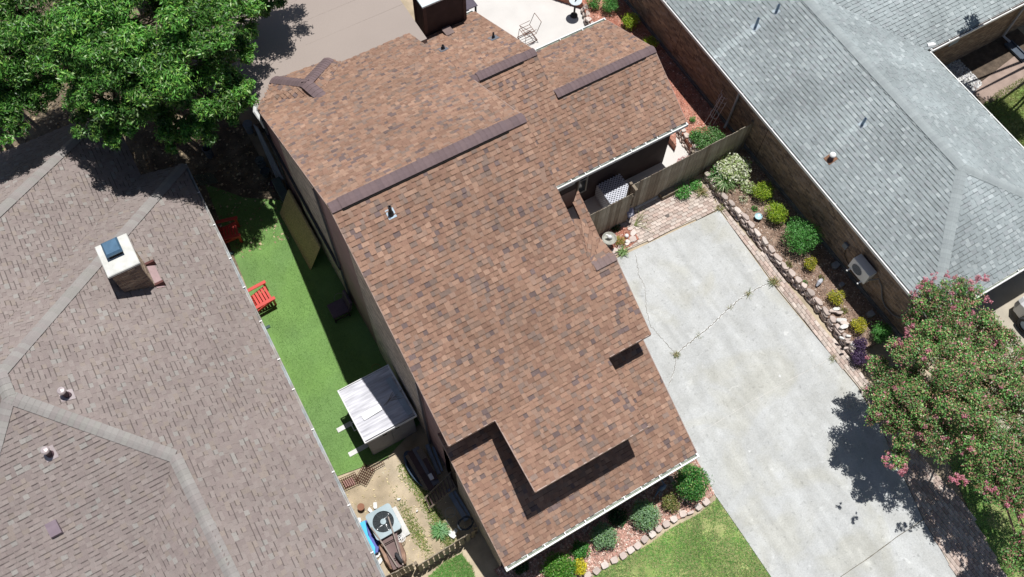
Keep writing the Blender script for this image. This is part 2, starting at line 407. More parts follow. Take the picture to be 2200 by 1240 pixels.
# ================================================================== ground
M_dirt = mat('dirt', (0.40, 0.325, 0.225), var=0.25, scale=1.6, bump=0.5, bscale=40, col2=(0.46, 0.385, 0.28), grain=0.2, gscale=90)
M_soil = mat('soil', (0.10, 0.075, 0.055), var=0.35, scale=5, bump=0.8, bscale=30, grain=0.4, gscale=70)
M_conc = mat('driveway_concrete', (0.475, 0.487, 0.482), rough=0.9, var=0.04, scale=3.2, col2=(0.44, 0.449, 0.438), grain=0.10, gscale=24, bump=0.15, bscale=90, detail=8)
def aged(m, s=1.0):
    """tyre-worn lanes, dark specks, and algae tint on poured concrete"""
    nt = m.node_tree; N = nt.nodes; L = nt.links; b = N['Principled BSDF']; src = b.inputs['Base Color'].links[0].from_socket
    tc = N.new('ShaderNodeTexCoord')
    def lay(scale, lo, hi, a, bb, sx=1, sy=1, det=5, dist=0.0):
        mp = N.new('ShaderNodeMapping'); mp.inputs['Scale'].default_value = (sx, sy, 1); L.new(tc.outputs['Object'], mp.inputs[0])
        n = N.new('ShaderNodeTexNoise'); n.inputs['Scale'].default_value = scale; n.inputs['Detail'].default_value = det; n.inputs['Distortion'].default_value = dist; L.new(mp.outputs[0], n.inputs['Vector'])
        r = N.new('ShaderNodeMapRange'); r.inputs[1].default_value = lo; r.inputs[2].default_value = hi; r.inputs[3].default_value = a; r.inputs[4].default_value = bb; L.new(n.outputs['Fac'], r.inputs[0]); return r.outputs[0]
    out = src
    for f in (lay(1.1, 0.35, 0.65, 1 - 0.07 * s, 1 + 0.05 * s, 2.2, 0.35, 6, 0.4), lay(9, 0.60, 0.74, 1.0, 1 - 0.20 * s, 1, 1, 6, 0.6), lay(30, 0.66, 0.76, 1.0, 1 - 0.35 * s), lay(2.3, 0.62, 0.7, 1.0, 1 + 0.10 * s, 1, 1, 7, 1.0)):
        v = N.new('ShaderNodeVectorMath'); v.operation = 'SCALE'; L.new(out, v.inputs[0]); L.new(f, v.inputs['Scale']); out = v.outputs[0]
    mx = N.new('ShaderNodeMix'); mx.data_type = 'RGBA'; mx.blend_type = 'MULTIPLY'; mx.inputs[7].default_value = (0.93, 0.90, 0.80, 1); L.new(out, mx.inputs[6]); L.new(lay(0.55, 0.5, 0.62, 0, 0.42 * s, 1, 1, 7, 0.5), mx.inputs[0])
    L.new(mx.outputs[2], b.inputs['Base Color']); return m
aged(M_conc, 1.35)
M_conc2 = mat('patio_concrete', (0.60, 0.58, 0.555), rough=0.9, var=0.06, scale=1.2, grain=0.07, gscale=45)
M_lawn = mat('lawn_soil', (0.16, 0.25, 0.06), var=0.35, scale=2.2, col2=(0.30, 0.32, 0.13), grain=0.5, gscale=60)
M_turf = mat('turf', (0.15, 0.265, 0.085), rough=0.95, var=0.12, scale=1.2, grain=0.30, gscale=75, bump=0.4, bscale=150, col2=(0.16, 0.285, 0.08))
M_white = mat('white_paint', (0.80, 0.80, 0.80), rough=0.45, var=0.05, scale=3)

ground = flat('ground', [(-400, -300), (400, -300), (400, 500), (-400, 500)], -0.03, M_dirt); struct(ground)

def G(*px, z=0.0): return [tuple(P(x, y, z)[:2]) for x, y in px]
def pg(l, z=0.0): return [tuple(P(x, y, z)[:2]) for x, y in l]

# driveway: two slabs meeting at a joint
dr_pts = pg([(1295, 562), (1545, 452), (1668, 622), (1755, 727), (1842, 832), (1892, 920), (1983, 1117), (2052, 1236), (2110, 1340), (1727, 1340), (1657, 1240), (1598, 1153), (1538, 1066), (1484, 975)])
HX0 = 7.9
dr = flat('driveway', [(HX0, P(1295, 562)[1])] + dr_pts[1:] + [(HX0, dr_pts[-1][1])], 0.012, M_conc, t=0.12); struct(dr)
# cracks and expansion joints: recess lines filled with dirt, laid as thin ribbons
def ribbon(name, pts, wd, z, m, parent=None, seed=0, jag=0.0, sub=5):
    r = random.Random(seed); q = []
    for i in range(len(pts) - 1):
        a, b = np.array(pts[i]), np.array(pts[i + 1])
        for k in range(sub): q.append(a + (b - a) * k / sub + (np.array([r.uniform(-jag, jag), r.uniform(-jag, jag)]) if (i or k) else 0))
    q.append(np.array(pts[-1])); mb = MB(); L = []; R_ = []
    for i, p in enumerate(q):
        d = q[min(i + 1, len(q) - 1)] - q[max(i - 1, 0)]; d = d / (np.linalg.norm(d) + 1e-9); n = np.array([-d[1], d[0]]); ww = wd * r.uniform(0.6, 1.15)
        L.append((*(p + n * ww), z)); R_.append((*(p - n * ww), z))
    for i in range(len(q) - 1): mb.face([R_[i], R_[i + 1], L[i + 1], L[i]])
    return mb.build(name, m, parent)
M_crack = mat('crack_dirt', (0.14, 0.125, 0.10), var=0.4, scale=12)
M_pale = mat('crack_edge_lime', (0.60, 0.61, 0.60), var=0.05, scale=4, grain=0.1, gscale=30)
ck = [[(1452, 762), (1475, 742), (1500, 722), (1528, 700), (1560, 668), (1590, 642), (1630, 618), (1662, 606)],
      [(1366, 548), (1372, 590), (1386, 620), (1388, 665), (1397, 700), (1425, 730), (1452, 762)],
      [(1452, 762), (1450, 790), (1437, 830)]]
for i, c in enumerate(ck):
    pts = pg(c); ribbon('crack_edge', pts, (0.036, 0.010, 0.016)[i], 0.0155, M_pale, dr, 40 + i, 0.010, sub=14)
    ribbon('crack', pts, (0.013, 0.007, 0.008)[i], 0.0195, M_crack, dr, i, 0.022, sub=14)
for i, c in enumerate([[(1805, 1240), (1870, 1196), (1925, 1155), (1983, 1117)], [(1504, 930), (1600, 872), (1700, 815), (1790, 768)]]):
    ribbon('expansion_joint', pg(c), (0.012, 0.005)[i], 0.0165, (M_crack, M_conc2)[i], dr, 9 + i, 0.003)
M_lime = mat('lime_stain', (0.58, 0.59, 0.58), var=0.06, scale=6)
r = random.Random(77)
for i, (x, y, s_) in enumerate([(1688, 717, 0.13), (1675, 808, 0.06), (1610, 970, 0.05)]):
    c = P(x, y); mb = MB(); mb.face([(c[0] + s_ * r.uniform(0.35, 1.2) * math.cos(k * 0.45), c[1] + 0.7 * s_ * r.uniform(0.35, 1.2) * math.sin(k * 0.45), 0.0142) for k in range(14)]); mb.build('pale_stain', M_lime, dr)

M_soil2 = mat('soil_shade_tone', (0.13, 0.10, 0.07), var=0.4, scale=3, col2=(0.2, 0.16, 0.11), grain=0.4, gscale=40)
ss = flat('shade_toned_soil', [(-40, 16.3), (1.9, 16.3), (1.9, 60), (-40, 60)], -0.012, M_soil2); struct(ss)  # soil toned dark to stand in for the shaded roof under the tree
ll = chips('leaf_litter', [(-9, 16.8), (1.9, 16.8), (1.9, 28), (-9, 28)], -0.01, 5000, 0.05, [(0.5, 0.4, 0.26), (0.3, 0.22, 0.13), (0.62, 0.52, 0.36)], [3, 3, 1], 77, mat('dry_leaf', (0.5, 0.4, 0.2), attr=True)); ll['label'] = 'dry leaves scattered on the soil toned dark for shade under the large tree'; ll['category'] = 'litter'
# patio and path slabs
pat = flat('patio', pg([(960, -80), (1330, -80), (1262, 20), (1300, 62), (1420, 240), (1490, 340), (1450, 420), (1300, 500), (1190, 500), (960, 200)]), 0.0, M_conc2, t=0.05); struct(pat)

# artificial lawn
turf = flat('artificial_lawn', pg([(440, 395), (525, 425), (600, 430), (700, 480), (925, 885), (830, 985), (722, 1024), (690, 960), (560, 690)]), 0.006, M_turf); struct(turf)
turf_o = blades('turf_pile', pg([(470, 440), (600, 440), (640, 560), (840, 870), (830, 975), (724, 1020), (690, 960)]), 0.006, 26000, 0.028, 0.006,
                [(0.14, 0.29, 0.065), (0.20, 0.34, 0.11), (0.09, 0.20, 0.045)], [4, 2, 2], 5, leafmat('turf_blade', 0.8, 0.2)); stuff(turf_o, 'short green pile of the artificial lawn beside the tall house', 'artificial grass')

# front lawn, side lawns
lawn_px = [(1180, 1300), (1300, 1222), (1400, 1166), (1440, 1136), (1500, 1105), (1540, 1072), (1538, 1068), (1598, 1155), (1656, 1240), (1726, 1340)]
lawn = flat('front_lawn', pg(lawn_px), -0.004, M_lawn); struct(lawn)
GR = [(0.17, 0.39, 0.09), (0.22, 0.46, 0.13), (0.42, 0.45, 0.19), (0.60, 0.52, 0.30), (0.11, 0.24, 0.05)]
LM = leafmat('grass_blade', 0.6, 0.3)
def patchy(s, thr):
    def f(x, y, rng):
        v = np.sin(x * 2.3 + s) * np.cos(y * 2.9 - s) + 0.6 * np.sin(x * 5.1 + y * 3.3 + s) + 0.4 * np.cos(x * 9.7 - y * 8.1); return v + rng.normal(size=x.shape) * 0.45 > thr
    return f
g1 = blades('front_grass', pg(lawn_px), 0.0, 34000, 0.075, 0.006, GR, [5, 4, 4, 3, 2], 11, LM, mask=patchy(1.0, -1.05)); stuff(g1, 'patchy green and yellow grass of the front lawn', 'grass')
side_px = [(905, 1260), (925, 1236), (955, 1208), (990, 1190), (1012, 1215), (1040, 1300), (880, 1300)]
sl = flat('side_lawn', pg(side_px), -0.006, M_lawn); struct(sl)
g2 = blades('side_grass', pg(side_px), 0.0, 9000, 0.09, 0.008, GR, [5, 4, 1, 1, 3], 12, LM); stuff(g2, 'small bright patch of grass in front of the picket fence', 'grass')
ner = pg([(2095, 240), (2140, 200), (2260, 130), (2330, 330), (2230, 360)]); nl = flat('neighbour_lawn', ner, -0.002, M_lawn); struct(nl)
g3 = blades('neighbour_grass', ner, 0.0, 16000, 0.08, 0.008, [(0.13, 0.2, 0.04), (0.2, 0.24, 0.06), (0.26, 0.25, 0.1)], [3, 3, 2], 13, LM); stuff(g3, 'dry green grass behind the grey shingled house', 'grass')
rl_px = pg([(2075, 1080), (2120, 1180), (2160, 1260), (2300, 1300), (2300, 900), (2000, 900)]); rl = flat('verge_lawn', rl_px, 0.0, M_lawn); struct(rl)
g4 = blades('verge_grass', rl_px, 0.0, 14000, 0.08, 0.008, GR, [5, 4, 1, 1, 4], 14, LM); stuff(g4, 'dark grass shaded by the flowering tree', 'grass')
# dirt yard with weeds
yard = pg([(722, 1022), (800, 990), (830, 975), (900, 1010), (1010, 1130), (985, 1160), (880, 1232), (800, 1230), (750, 1080)])
g5 = blades('yard_weeds', yard, -0.02, 15000, 0.07, 0.008, [(0.10, 0.2, 0.03), (0.15, 0.26, 0.05), (0.35, 0.36, 0.12), (0.45, 0.4, 0.2)], [4, 4, 3, 2], 15, LM,
            mask=lambda x, y, r: (1.3 * np.exp(-((x - 1.3) / 0.22) ** 2) * (y < 7.9) + 1.2 * np.exp(-((x - 0.62) / 0.2) ** 2 - ((y - 5.9) / 0.9) ** 2) + 0.22 * np.exp(-((y - 7.5) / 0.5) ** 2) > 0.25 + r.random(x.shape) * 1.0)); stuff(g5, 'weeds and thin grass growing in the bare dirt yard', 'weeds')
c5 = chips('straw_litter', yard, -0.02, 380, 0.028, [(0.6, 0.52, 0.3), (0.5, 0.42, 0.25), (0.65, 0.6, 0.45)], [3, 3, 1], 16, mat('straw', (0.5, 0.4, 0.2), attr=True)); c5['label'] = 'dry leaves and straw scattered over the dirt yard'; c5['category'] = 'litter'
# neighbour's paving on the right
M_brown = mat('brown_paving', (0.33, 0.25, 0.21), var=0.15, scale=3, grain=0.15)
np_ = flat('neighbour_path', pg([(2000, 180), (2110, 210), (2125, 222), (2230, 168), (2260, 120), (2180, 120), (2110, 175)]), 0.004, M_brown, t=0.05); struct(np_)
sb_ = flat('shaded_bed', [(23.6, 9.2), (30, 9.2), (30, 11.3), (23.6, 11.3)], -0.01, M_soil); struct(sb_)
gr_ = chips('white_gravel', pg([(2028, 138), (2060, 128), (2110, 180), (2085, 205)]), 0.0, 1500, 0.04, [(0.6, 0.6, 0.6), (0.4, 0.4, 0.42), (0.75, 0.75, 0.72)], [3, 2, 2], 17, mat('gravel', (0.6, 0.6, 0.6), attr=True)); gr_['label'] = 'white landscaping gravel beside the grey house'; gr_['category'] = 'gravel'
M_tan = mat('neighbour_concrete', (0.42, 0.38, 0.31), var=0.1, scale=2, grain=0.1)
nd = flat('neighbour_driveway', [(17.6, -8), (40, -8), (40, 3.35), (17.6, 3.35)], 0.006, M_tan, t=0.06); struct(nd)

# ================================================================== brown-roofed tall house
M_sh = mat('brown_shingle_felt', (0.3, 0.2, 0.15), rough=0.95, attr=True, var=0.07, scale=1.3, grain=0.22, gscale=85, bump=0.3, bscale=220, spec=0.12)
PALB = [(0.330, 0.208, 0.155), (0.375, 0.245, 0.185), (0.295, 0.182, 0.138), (0.19, 0.142, 0.138), (0.25, 0.185, 0.158), (0.315, 0.215, 0.17)]
PALB = [tuple(a * b for a, b in zip(c, (0.93, 0.915, 0.885))) for c in PALB]
WB = [36, 14, 20, 6, 10, 16]
M_deck = mat('roof_deck', (0.16, 0.10, 0.08), rough=0.95)
M_cap = mat('cap_shingle', (0.2, 0.15, 0.15), rough=0.9, attr=True, var=0.10, scale=4, grain=0.15, gscale=90, spec=0.2)
PALC = [(0.165, 0.120, 0.123), (0.170, 0.124, 0.127), (0.162, 0.119, 0.124)]
M_black = mat('vent_slot', (0.012, 0.010, 0.010), rough=0.8, var=0.1)
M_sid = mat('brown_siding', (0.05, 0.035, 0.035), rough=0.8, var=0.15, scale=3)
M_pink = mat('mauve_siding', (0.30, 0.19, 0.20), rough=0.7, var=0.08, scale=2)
M_mort = mat('mortar', (0.36, 0.33, 0.30), rough=0.95, var=0.2, scale=9)
M_brk = mat('brick_clay', (0.3, 0.2, 0.15), rough=0.9, attr=True, var=0.15, scale=12, grain=0.15, gscale=70)
PALW = [(0.60, 0.51, 0.42), (0.50, 0.42, 0.35), (0.66, 0.57, 0.47), (0.40, 0.33, 0.28)]
M_gut = mat('gutter_enamel', (0.74, 0.75, 0.74), rough=0.4, var=0.08, scale=5)
M_gutin = mat('gutter_inside', (0.24, 0.27, 0.22), rough=0.7, var=0.3, scale=8)

Yr, zr, s1 = 12.189, 8.179, 0.573
XL, XU, XR, Ye = 2.227, 7.80, 8.475, 6.337
zU = lambda y: zr + s1 * (y - Yr)
ze = zU(Ye); dXL, dXR, dY, s2 = 3.604, 7.089, 4.28, 0.184
zD = lambda y: ze + s2 * (y - Ye)
z3, s3 = 3.876, 0.5285
zL = lambda y: z3 + s3 * (y - Ye)
Yg = 3.338
sbk = 0.56; zB = lambda y: zr - sbk * (y - Yr)
PLB = ([0, Yr, zr], [0, sbk, 1])
Yflat = Yr + (zr - 4.15) / sbk

house = thing('brown_roof_house', 'tall two-storey house with brown shingled roof and mauve side walls, centre of the photo', 'house', (5, 8, 0))
roof = MB()
# upper front slope, with the wider part on the right
U1 = [(XL, Ye, ze), (XR, Ye, ze), (XR, 8.41, zU(8.41)), (XU, 8.41, zU(8.41)), (XU, Yr, zr), (XL, Yr, zr)]
B1 = [(XL, Yr, zr), (XU, Yr, zr), (XU, 19.33, zB(19.33)), (5.30, Yflat, 4.15), (3.0, Yflat, 4.15), (2.5, 19.2, zB(19.2)), (XL, 18.66, zB(18.66))]
D1 = [(dXL, dY, zD(dY)), (dXR, dY, zD(dY)), (dXR, Ye, ze + 0.004), (dXL, Ye, ze + 0.004)]
L1 = [(XL - 0.04, Yg, zL(Yg)), (8.494, Yg, zL(Yg)), (8.494, 6.95, zL(6.95)), (XL - 0.04, 6.95, zL(6.95))]
# wing
WX = 14.73; zW = 2.40; YW = 12.85; S2 = 0.571; zS = lambda y: zW + S2 * (y - YW)
YR3 = 15.18; X3 = 10.87; YR2 = 16.50
zr3 = zS(YR3); zr2 = zS(YR2)
W1 = [(7.7, YW, zW), (WX, YW, zW), (WX, YR3, zr3), (X3, YR3, zr3), (X3, YR2, zr2), (7.7, YR2, zr2)]
s4 = (zr3 - 2.46) / (17.85 - YR3)
W2 = [(X3 - 0.02, YR3, zr3), (WX, YR3, zr3), (WX, 17.85, 2.46), (X3 - 0.02, 17.85, 2.46)]
s5 = (zr2 - 2.36) / (20.58 - YR2)
B2 = [(7.7, YR2, zr2), (X3, YR2, zr2), (X3, 20.58, 2.36), (7.7, 20.58, 2.36)]
zB2 = lambda y: zr2 - s5 * (y - YR2)
PLB2 = ([0, YR2, zr2], [0, s5, 1])
# low strip right of the upper storey
zP = lambda y: 5.87 + 0.585 * (y - 9.11)
PLP = ([0, 9.11, 5.87], [0, -0.585, 1])
P1 = [PP((1247, 471), PLP), (8.475, 9.11, zP(9.11)), (8.475, 10.3, zP(10.3)), PP((1240, 411), PLP), PP((1231, 437), PLP)]
gv = np.array(P1[0]) + np.array([0, 0, 0.004]); gu = PP((1230, 466), ([0, Yr, zr], [0, -s1, 1]))
gu = gu + np.array([-0.12, 0, -0.01])
G1 = [(XU - 0.12, 8.41, zU(8.41) - 0.012), (8.475, 8.41, zU(8.41)), (8.475, 9.11, zP(9.11) + 0.004)]; G2 = [(XU - 0.12, 8.41, zU(8.41) - 0.012), (8.475, 9.11, zP(9.11) + 0.004), gv]; G3 = [(XU - 0.12, 8.41, zU(8.41) - 0.012), gv, gu]
# little hip on the back slope
K = PP((688, 206), PLB); J = P(658, 180, K[2])
hA = P(586, 172, 4.15); hB = P(707, 128, 4.15); hC = PP((562, 219), PLB); hD = PP((733, 133), PLB)
Hp = [[hA, hB, J], [hC, hA, J], [hC, J, K], [J, hB, hD], [J, hD, K]]
for q in (U1, B1, D1, L1, W1, W2, B2, P1): roof.slab(q, 0.11)
for q in Hp: roof.face(q)
for q in (G1, G2, G3): roof.face(q)
rf = roof.build('roof', M_deck, house)
SH = Shingles(rf, M_sh, PALB, WB, 0.134, [0.10, 0.12, 0.12, 0.15, 0.15, 0.19], (0.024, 0.007), 3, band=(0.2, 0.5, 0.62), cmod=lambda c: 1 + 0.05 * math.sin(c.x * 0.9 + 0.6 * math.sin(c.y)) + 0.035 * math.sin(c.y * 2.1 + c.x * 1.3))
for q in [U1, B1, D1, L1, W1, W2, B2, P1] + Hp: SH.plane(q, (1, 0, 0))
# saddle behind the small ridge is nearly flat-lit: shingled too
SH.plane(G1, (1, 0, 0)); SH.plane(G2, (1, 0, 0)); SH.plane(G3, (1, 0, 0))
# chimney position lies on the lower back slope
cb = PP((915, 80), PLB2); cr = P(1004, 46, cb[2])
SH.finish()
# caps and ridge vents
def vent_cap(x0, x1, y, z, seed, h=0.05, half=0.145):
    o = MB(); o.box((x0, y - half - 0.05, z - 0.2), (x1, y + half * 0.9, z - 0.055)); o.build('vent_slot', M_black, rf)
    caps(rf, (x0, y, z + h), (x1, y, z + h), half + 0.025, 0.07, M_cap, PALC, seed, step=0.145, lift=0.0)
caps(rf, (XL, Yr, zr), (2.50, Yr, zr), 0.165, 0.075, M_cap, PALC, 1)
vent_cap(2.50, 7.25, Yr, zr, 2); caps(rf, (7.25, Yr, zr), (XU, Yr, zr), 0.165, 0.075, M_cap, PALC, 3)
caps(rf, (7.9, YR2, zr2), (8.75, YR2, zr2), 0.16, 0.075, M_cap, PALC, 4); vent_cap(8.75, 10.35, YR2, zr2, 5); caps(rf, (10.35, YR2, zr2), (X3, YR2, zr2), 0.16, 0.075, M_cap, PALC, 6)
vent_cap(X3 + 0.02, 14.3, YR3, zr3, 7); caps(rf, (14.3, YR3, zr3), (WX, YR3, zr3), 0.165, 0.075, M_cap, PALC, 8)
caps(rf, (XU + 0.02, 8.41, zU(8.41)), (8.475, 8.41, zU(8.41)), 0.15, 0.04, M_cap, [(0.22, 0.16, 0.15), (0.21, 0.155, 0.147)], 9, lift=0.01)
caps(rf, J, hA, 0.17, 0.045, M_cap, PALC, 10, lift=0.06); caps(rf, J, hB, 0.17, 0.045, M_cap, PALC, 11, lift=0.06); caps(rf, K + (K - J) * 0.15, J, 0.19, 0.05, M_cap, PALC, 12, lift=0.06)
# saddle cap behind the chimney
sd = PP((966, 72), PLB2); mb = MB(); mb.slab([(sd[0] - 0.17, sd[1] - 0.12, sd[2] + 0.10), (sd[0] + 0.15, sd[1] - 0.12, sd[2] + 0.10), (sd[0] + 0.15, sd[1] + 0.3, sd[2] + 0.03), (sd[0] - 0.17, sd[1] + 0.3, sd[2] + 0.03)], 0.02, (0.2, 0.15, 0.14)); mb.build('saddle_cap', M_cap, rf)
# drip edges on the rakes
M_drip = mat('drip_edge', (0.36, 0.26, 0.22), rough=0.5)
def edge(p, q, wd=0.03, h=0.10, nm='drip_edge', m=None):
    p, q = V(p), V(q); mb = MB(); d = (q - p); s = Vector((0, 0, 1)).cross(d).normalized() * wd
    mb.poly([p - s, q - s, q + s, p + s, p - s - Vector((0, 0, h)), q - s - Vector((0, 0, h)), q + s - Vector((0, 0, h)), p + s - Vector((0, 0, h))],
            [(0, 3, 2, 1), (4, 5, 6, 7), (0, 1, 5, 4), (1, 2, 6, 5), (2, 3, 7, 6), (3, 0, 4, 7)]); return mb.build(nm, m or M_drip, rf)
up = np.array([0, 0, 0.012])
for a, b in [(U1[0], U1[5]), (U1[1], U1[2]), (B1[1], (XU, 14.9, zB(14.9))), (D1[0], D1[3]), (L1[0], L1[3]), (L1[1], L1[2]), (W1[1], W1[2]), (W2[1], W2[2]), (B2[1], B2[2]), (U1[0], (dXL, Ye, ze)), ((dXR, Ye, ze), U1[1]), (D1[0], D1[1]), (B1[0], B1[6])]:
    edge(np.array(a) + up, np.array(b) + up, wd=0.012)

# walls
wl_ = MB()
wl_.xprism([(Yg + 0.35, -0.05), (7.0, -0.05), (7.0, zL(6.9) - 0.12), (Yg + 0.35, zL(Yg + 0.35) - 0.12)], XL + 0.06, 8.35)
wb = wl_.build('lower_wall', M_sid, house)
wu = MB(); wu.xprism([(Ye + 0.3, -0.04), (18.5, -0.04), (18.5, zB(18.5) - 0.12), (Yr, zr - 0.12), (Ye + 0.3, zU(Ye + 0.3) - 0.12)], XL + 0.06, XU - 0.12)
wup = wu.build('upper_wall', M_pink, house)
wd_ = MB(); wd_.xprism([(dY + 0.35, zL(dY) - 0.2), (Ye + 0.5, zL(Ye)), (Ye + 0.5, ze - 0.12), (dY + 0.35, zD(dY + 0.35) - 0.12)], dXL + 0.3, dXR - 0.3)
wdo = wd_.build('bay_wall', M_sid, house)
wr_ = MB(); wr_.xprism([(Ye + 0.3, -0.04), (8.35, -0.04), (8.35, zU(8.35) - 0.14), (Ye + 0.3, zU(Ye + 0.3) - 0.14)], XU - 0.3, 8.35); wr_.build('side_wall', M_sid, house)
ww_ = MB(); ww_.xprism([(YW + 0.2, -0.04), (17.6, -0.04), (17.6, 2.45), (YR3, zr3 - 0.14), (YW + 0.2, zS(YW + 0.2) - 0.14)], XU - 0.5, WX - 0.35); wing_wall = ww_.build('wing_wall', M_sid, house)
wb2 = MB(); wb2.xprism([(YR3 - 1, -0.04), (20.3, -0.04), (20.3, 2.36), (YR2, zr2 - 0.14), (YR3 - 1, 2.9)], XU - 0.4, X3 - 0.3); wb2.build('rear_wall', M_sid, house)
pw = MB(); pw.box((8.15, 9.2, 2.0), (8.38, 9.9, zP(9.2) - 0.15)); pw.build('side_wall', M_sid, house)
# brick panels and mauve panels of the left wall: brick proud of the mauve siding
XW = XL + 0.06 - 0.02
def yat(px, z): return PX(px[0], px[1], XW)[1]
def leftpanel(y0, y1, top, seed, keep):
    mb = MB(); mb.xprism([(y0, -0.03), (y1, -0.03), (y1, top(y1)), (y0, top(y0))], XW, XW + 0.02); p = mb.build('brick_panel', M_mort, house)
    Hh = max(top(y0), top(y1), top((y0 + y1) / 2)) + 0.03
    brick_face(p, (XW, y1, -0.03), (0, -1, 0), (0, 0, 1), (-1, 0, 0), y1 - y0, Hh, M_brk, PALW, [3, 3, 1, 2], seed, keep=keep, cut=lambda a, b: b < top(y1 - a) + 0.03 - 0.08)
tl = lambda y: zL(y) - 0.14; tu = lambda y: min(zU(y), zB(y)) - 0.14
leftpanel(Yg + 0.36, 6.2, tl, 21, 100); leftpanel(8.1, 11.55, tu, 22, 150); leftpanel(13.6, 16.9, tu, 23, 50)
def downspout(x, y, z0, z1, parent, foot=None, nm='downspout', m=None, r=0.04):
    mb = MB(); mb.box((x - r * 1.3, y - r, z0), (x + r * 0.6, y + r, z1))
    if foot is not None: mb.tube([(x, y, z0 + 0.08), foot], 0.045, 6)
    return mb.build(nm, m or M_ds, parent)
M_ds = mat('downspout_enamel', (0.34, 0.36, 0.40), rough=0.4); M_dd = mat('dark_downspout', (0.10, 0.105, 0.13), rough=0.4)
downspout(XW - 0.03, 13.5, 0.1, tu(13.5) - 0.1, house, m=M_dd, r=0.03); downspout(XW - 0.03, 8.0, 0.1, tu(8.0) - 0.1, house, m=M_dd, r=0.03)
downspout(XW - 0.03, 18.5, 0.1, 4.2, house, m=M_dd, r=0.03)
mb = MB(); mb.xprism([(13.45, 2.6), (18.7, 3.4), (18.7, 3.5), (13.45, 2.7)], XW - 0.10, XW - 0.02); mb.build('trim_board', mat('dark_trim', (0.05, 0.05, 0.055)), house)
# old white gutter elbow cluster at the back left corner
mb = MB(); e0 = P(548, 240, 4.2); mb.tube([e0 + np.array([0.1, 0.15, 0.1]), e0, e0 + np.array([0.04, -0.25, -0.15]), e0 + np.array([0.05, -0.4, -0.4])], [0.07, 0.075, 0.06, 0.04], 8); mb.build('corner_downspout', M_gut, house)

def gutter(p0, p1, out, parent, hang=0.75, wd=0.13, hh=0.11, seed=0, m=None, hm=None, inner=None):
    """K-style trough between p0 and p1; out = horizontal unit vector away from the house"""
    p0, p1 = V(p0), V(p1); d = (p1 - p0).normalized(); out = V(out); Z = Vector((0, 0, 1)); L = (p1 - p0).length
    M_ = Matrix(((d.x, out.x, 0, p0.x), (d.y, out.y, 0, p0.y), (0, 0, 1, p0.z), (0, 0, 0, 1)))
    g = MB(); g.box((0, 0, -hh), (L, 0.012, 0), M=M_); g.box((0, wd - 0.028, -hh), (L, wd + 0.012, 0.008), M=M_); g.box((0, 0.012, -hh), (L, wd - 0.028, -hh + 0.012), M=M_)
    g.box((-0.012, 0, -hh), (0, wd + 0.012, 0.006), M=M_); g.box((L, 0, -hh), (L + 0.012, wd + 0.012, 0.006), M=M_)
    go = g.build('gutter', m or M_gut, parent)
    i_ = MB(); i_.box((0.01, 0.014, -hh + 0.013), (L - 0.01, wd - 0.030, -hh * 0.45), M=M_); i_.build('gutter_fill', inner or M_gutin, go)  # box filling the lower part of the trough in its own tone
    r = random.Random(seed); n = max(2, int(L / hang)); hb = MB(); hb.box((-0.016, -0.02, -0.01), (0.016, wd + 0.012, 0.022)); me = hb.mesh('gutter_hanger', hm or m or M_gut)
    for k in range(n + 1):
        x = L * (k + 0.5 * (k > 0) * r.uniform(-0.2, 0.2)) / n if 0 < k < n else (0.03 if k == 0 else L - 0.03)
        o = bpy.data.objects.new('gutter_hanger', me); sc.collection.objects.link(o); c = p0 + d * x
        o.matrix_basis = Matrix(((d.x, out.x, 0, c.x), (d.y, out.y, 0, c.y), (0, 0, 1, c.z), (0, 0, 0, 1))); adopt(o, go)
    return go
gutter((8.50, Yg - 0.005, zL(Yg) - 0.02), (XL - 0.04, Yg - 0.005, zL(Yg) - 0.02), (0, -1, 0), house, 0.62, seed=1, wd=0.11)
gutter((WX, YW - 0.005, zW - 0.02), (9.55, YW - 0.005, zW - 0.02), (0, -1, 0), house, 0.55, seed=2, wd=0.10)
gutter((X3 + 0.05, 17.855, 2.44), (WX, 17.855, 2.44), (0, 1, 0), house, 0.8, seed=3, wd=0.12)
gutter((9.55, 20.585, 2.34), (X3, 20.585, 2.34), (0, 1, 0), house, 0.8, seed=4, wd=0.11)
# low-slope membrane roof at the back
M_flat = mat('rolled_roofing', (0.335, 0.285, 0.255), rough=0.95, var=0.035, scale=0.5, grain=0.06, gscale=60, spec=0.15)
mb = MB(); mb.slab([(XL + 0.05, 18.9, 4.147), (8.2, 18.9, 4.147), (8.2, 34, 4.0), (1.2, 34, 4.0), (1.2, 20.2, 4.14), (XL + 0.05, 20.2, 4.14)], 0.2); fr = mb.build('flat_roof', M_flat, house)
mb = MB()
for k in range(6): y = 20.6 + k * 0.95; mb.slab([(XL + 0.1, y, 4.148 - (y - 18.9) * 0.0098 + 0.002), (8.2, y, 4.148 - (y - 18.9) * 0.0098 + 0.002), (8.2, y + 0.012, 4.15 - (y - 18.9) * 0.0098), (XL + 0.1, y + 0.012, 4.15 - (y - 18.9) * 0.0098)], 0.004)
mb.build('lap_seam', mat('lap_seam', (0.29, 0.245, 0.215)), fr)
mb = MB(); mb.box((XL + 0.3, 20.9, 0), (8.0, 33, 3.7)); mb.build('rear_room_wall', M_pink, house)
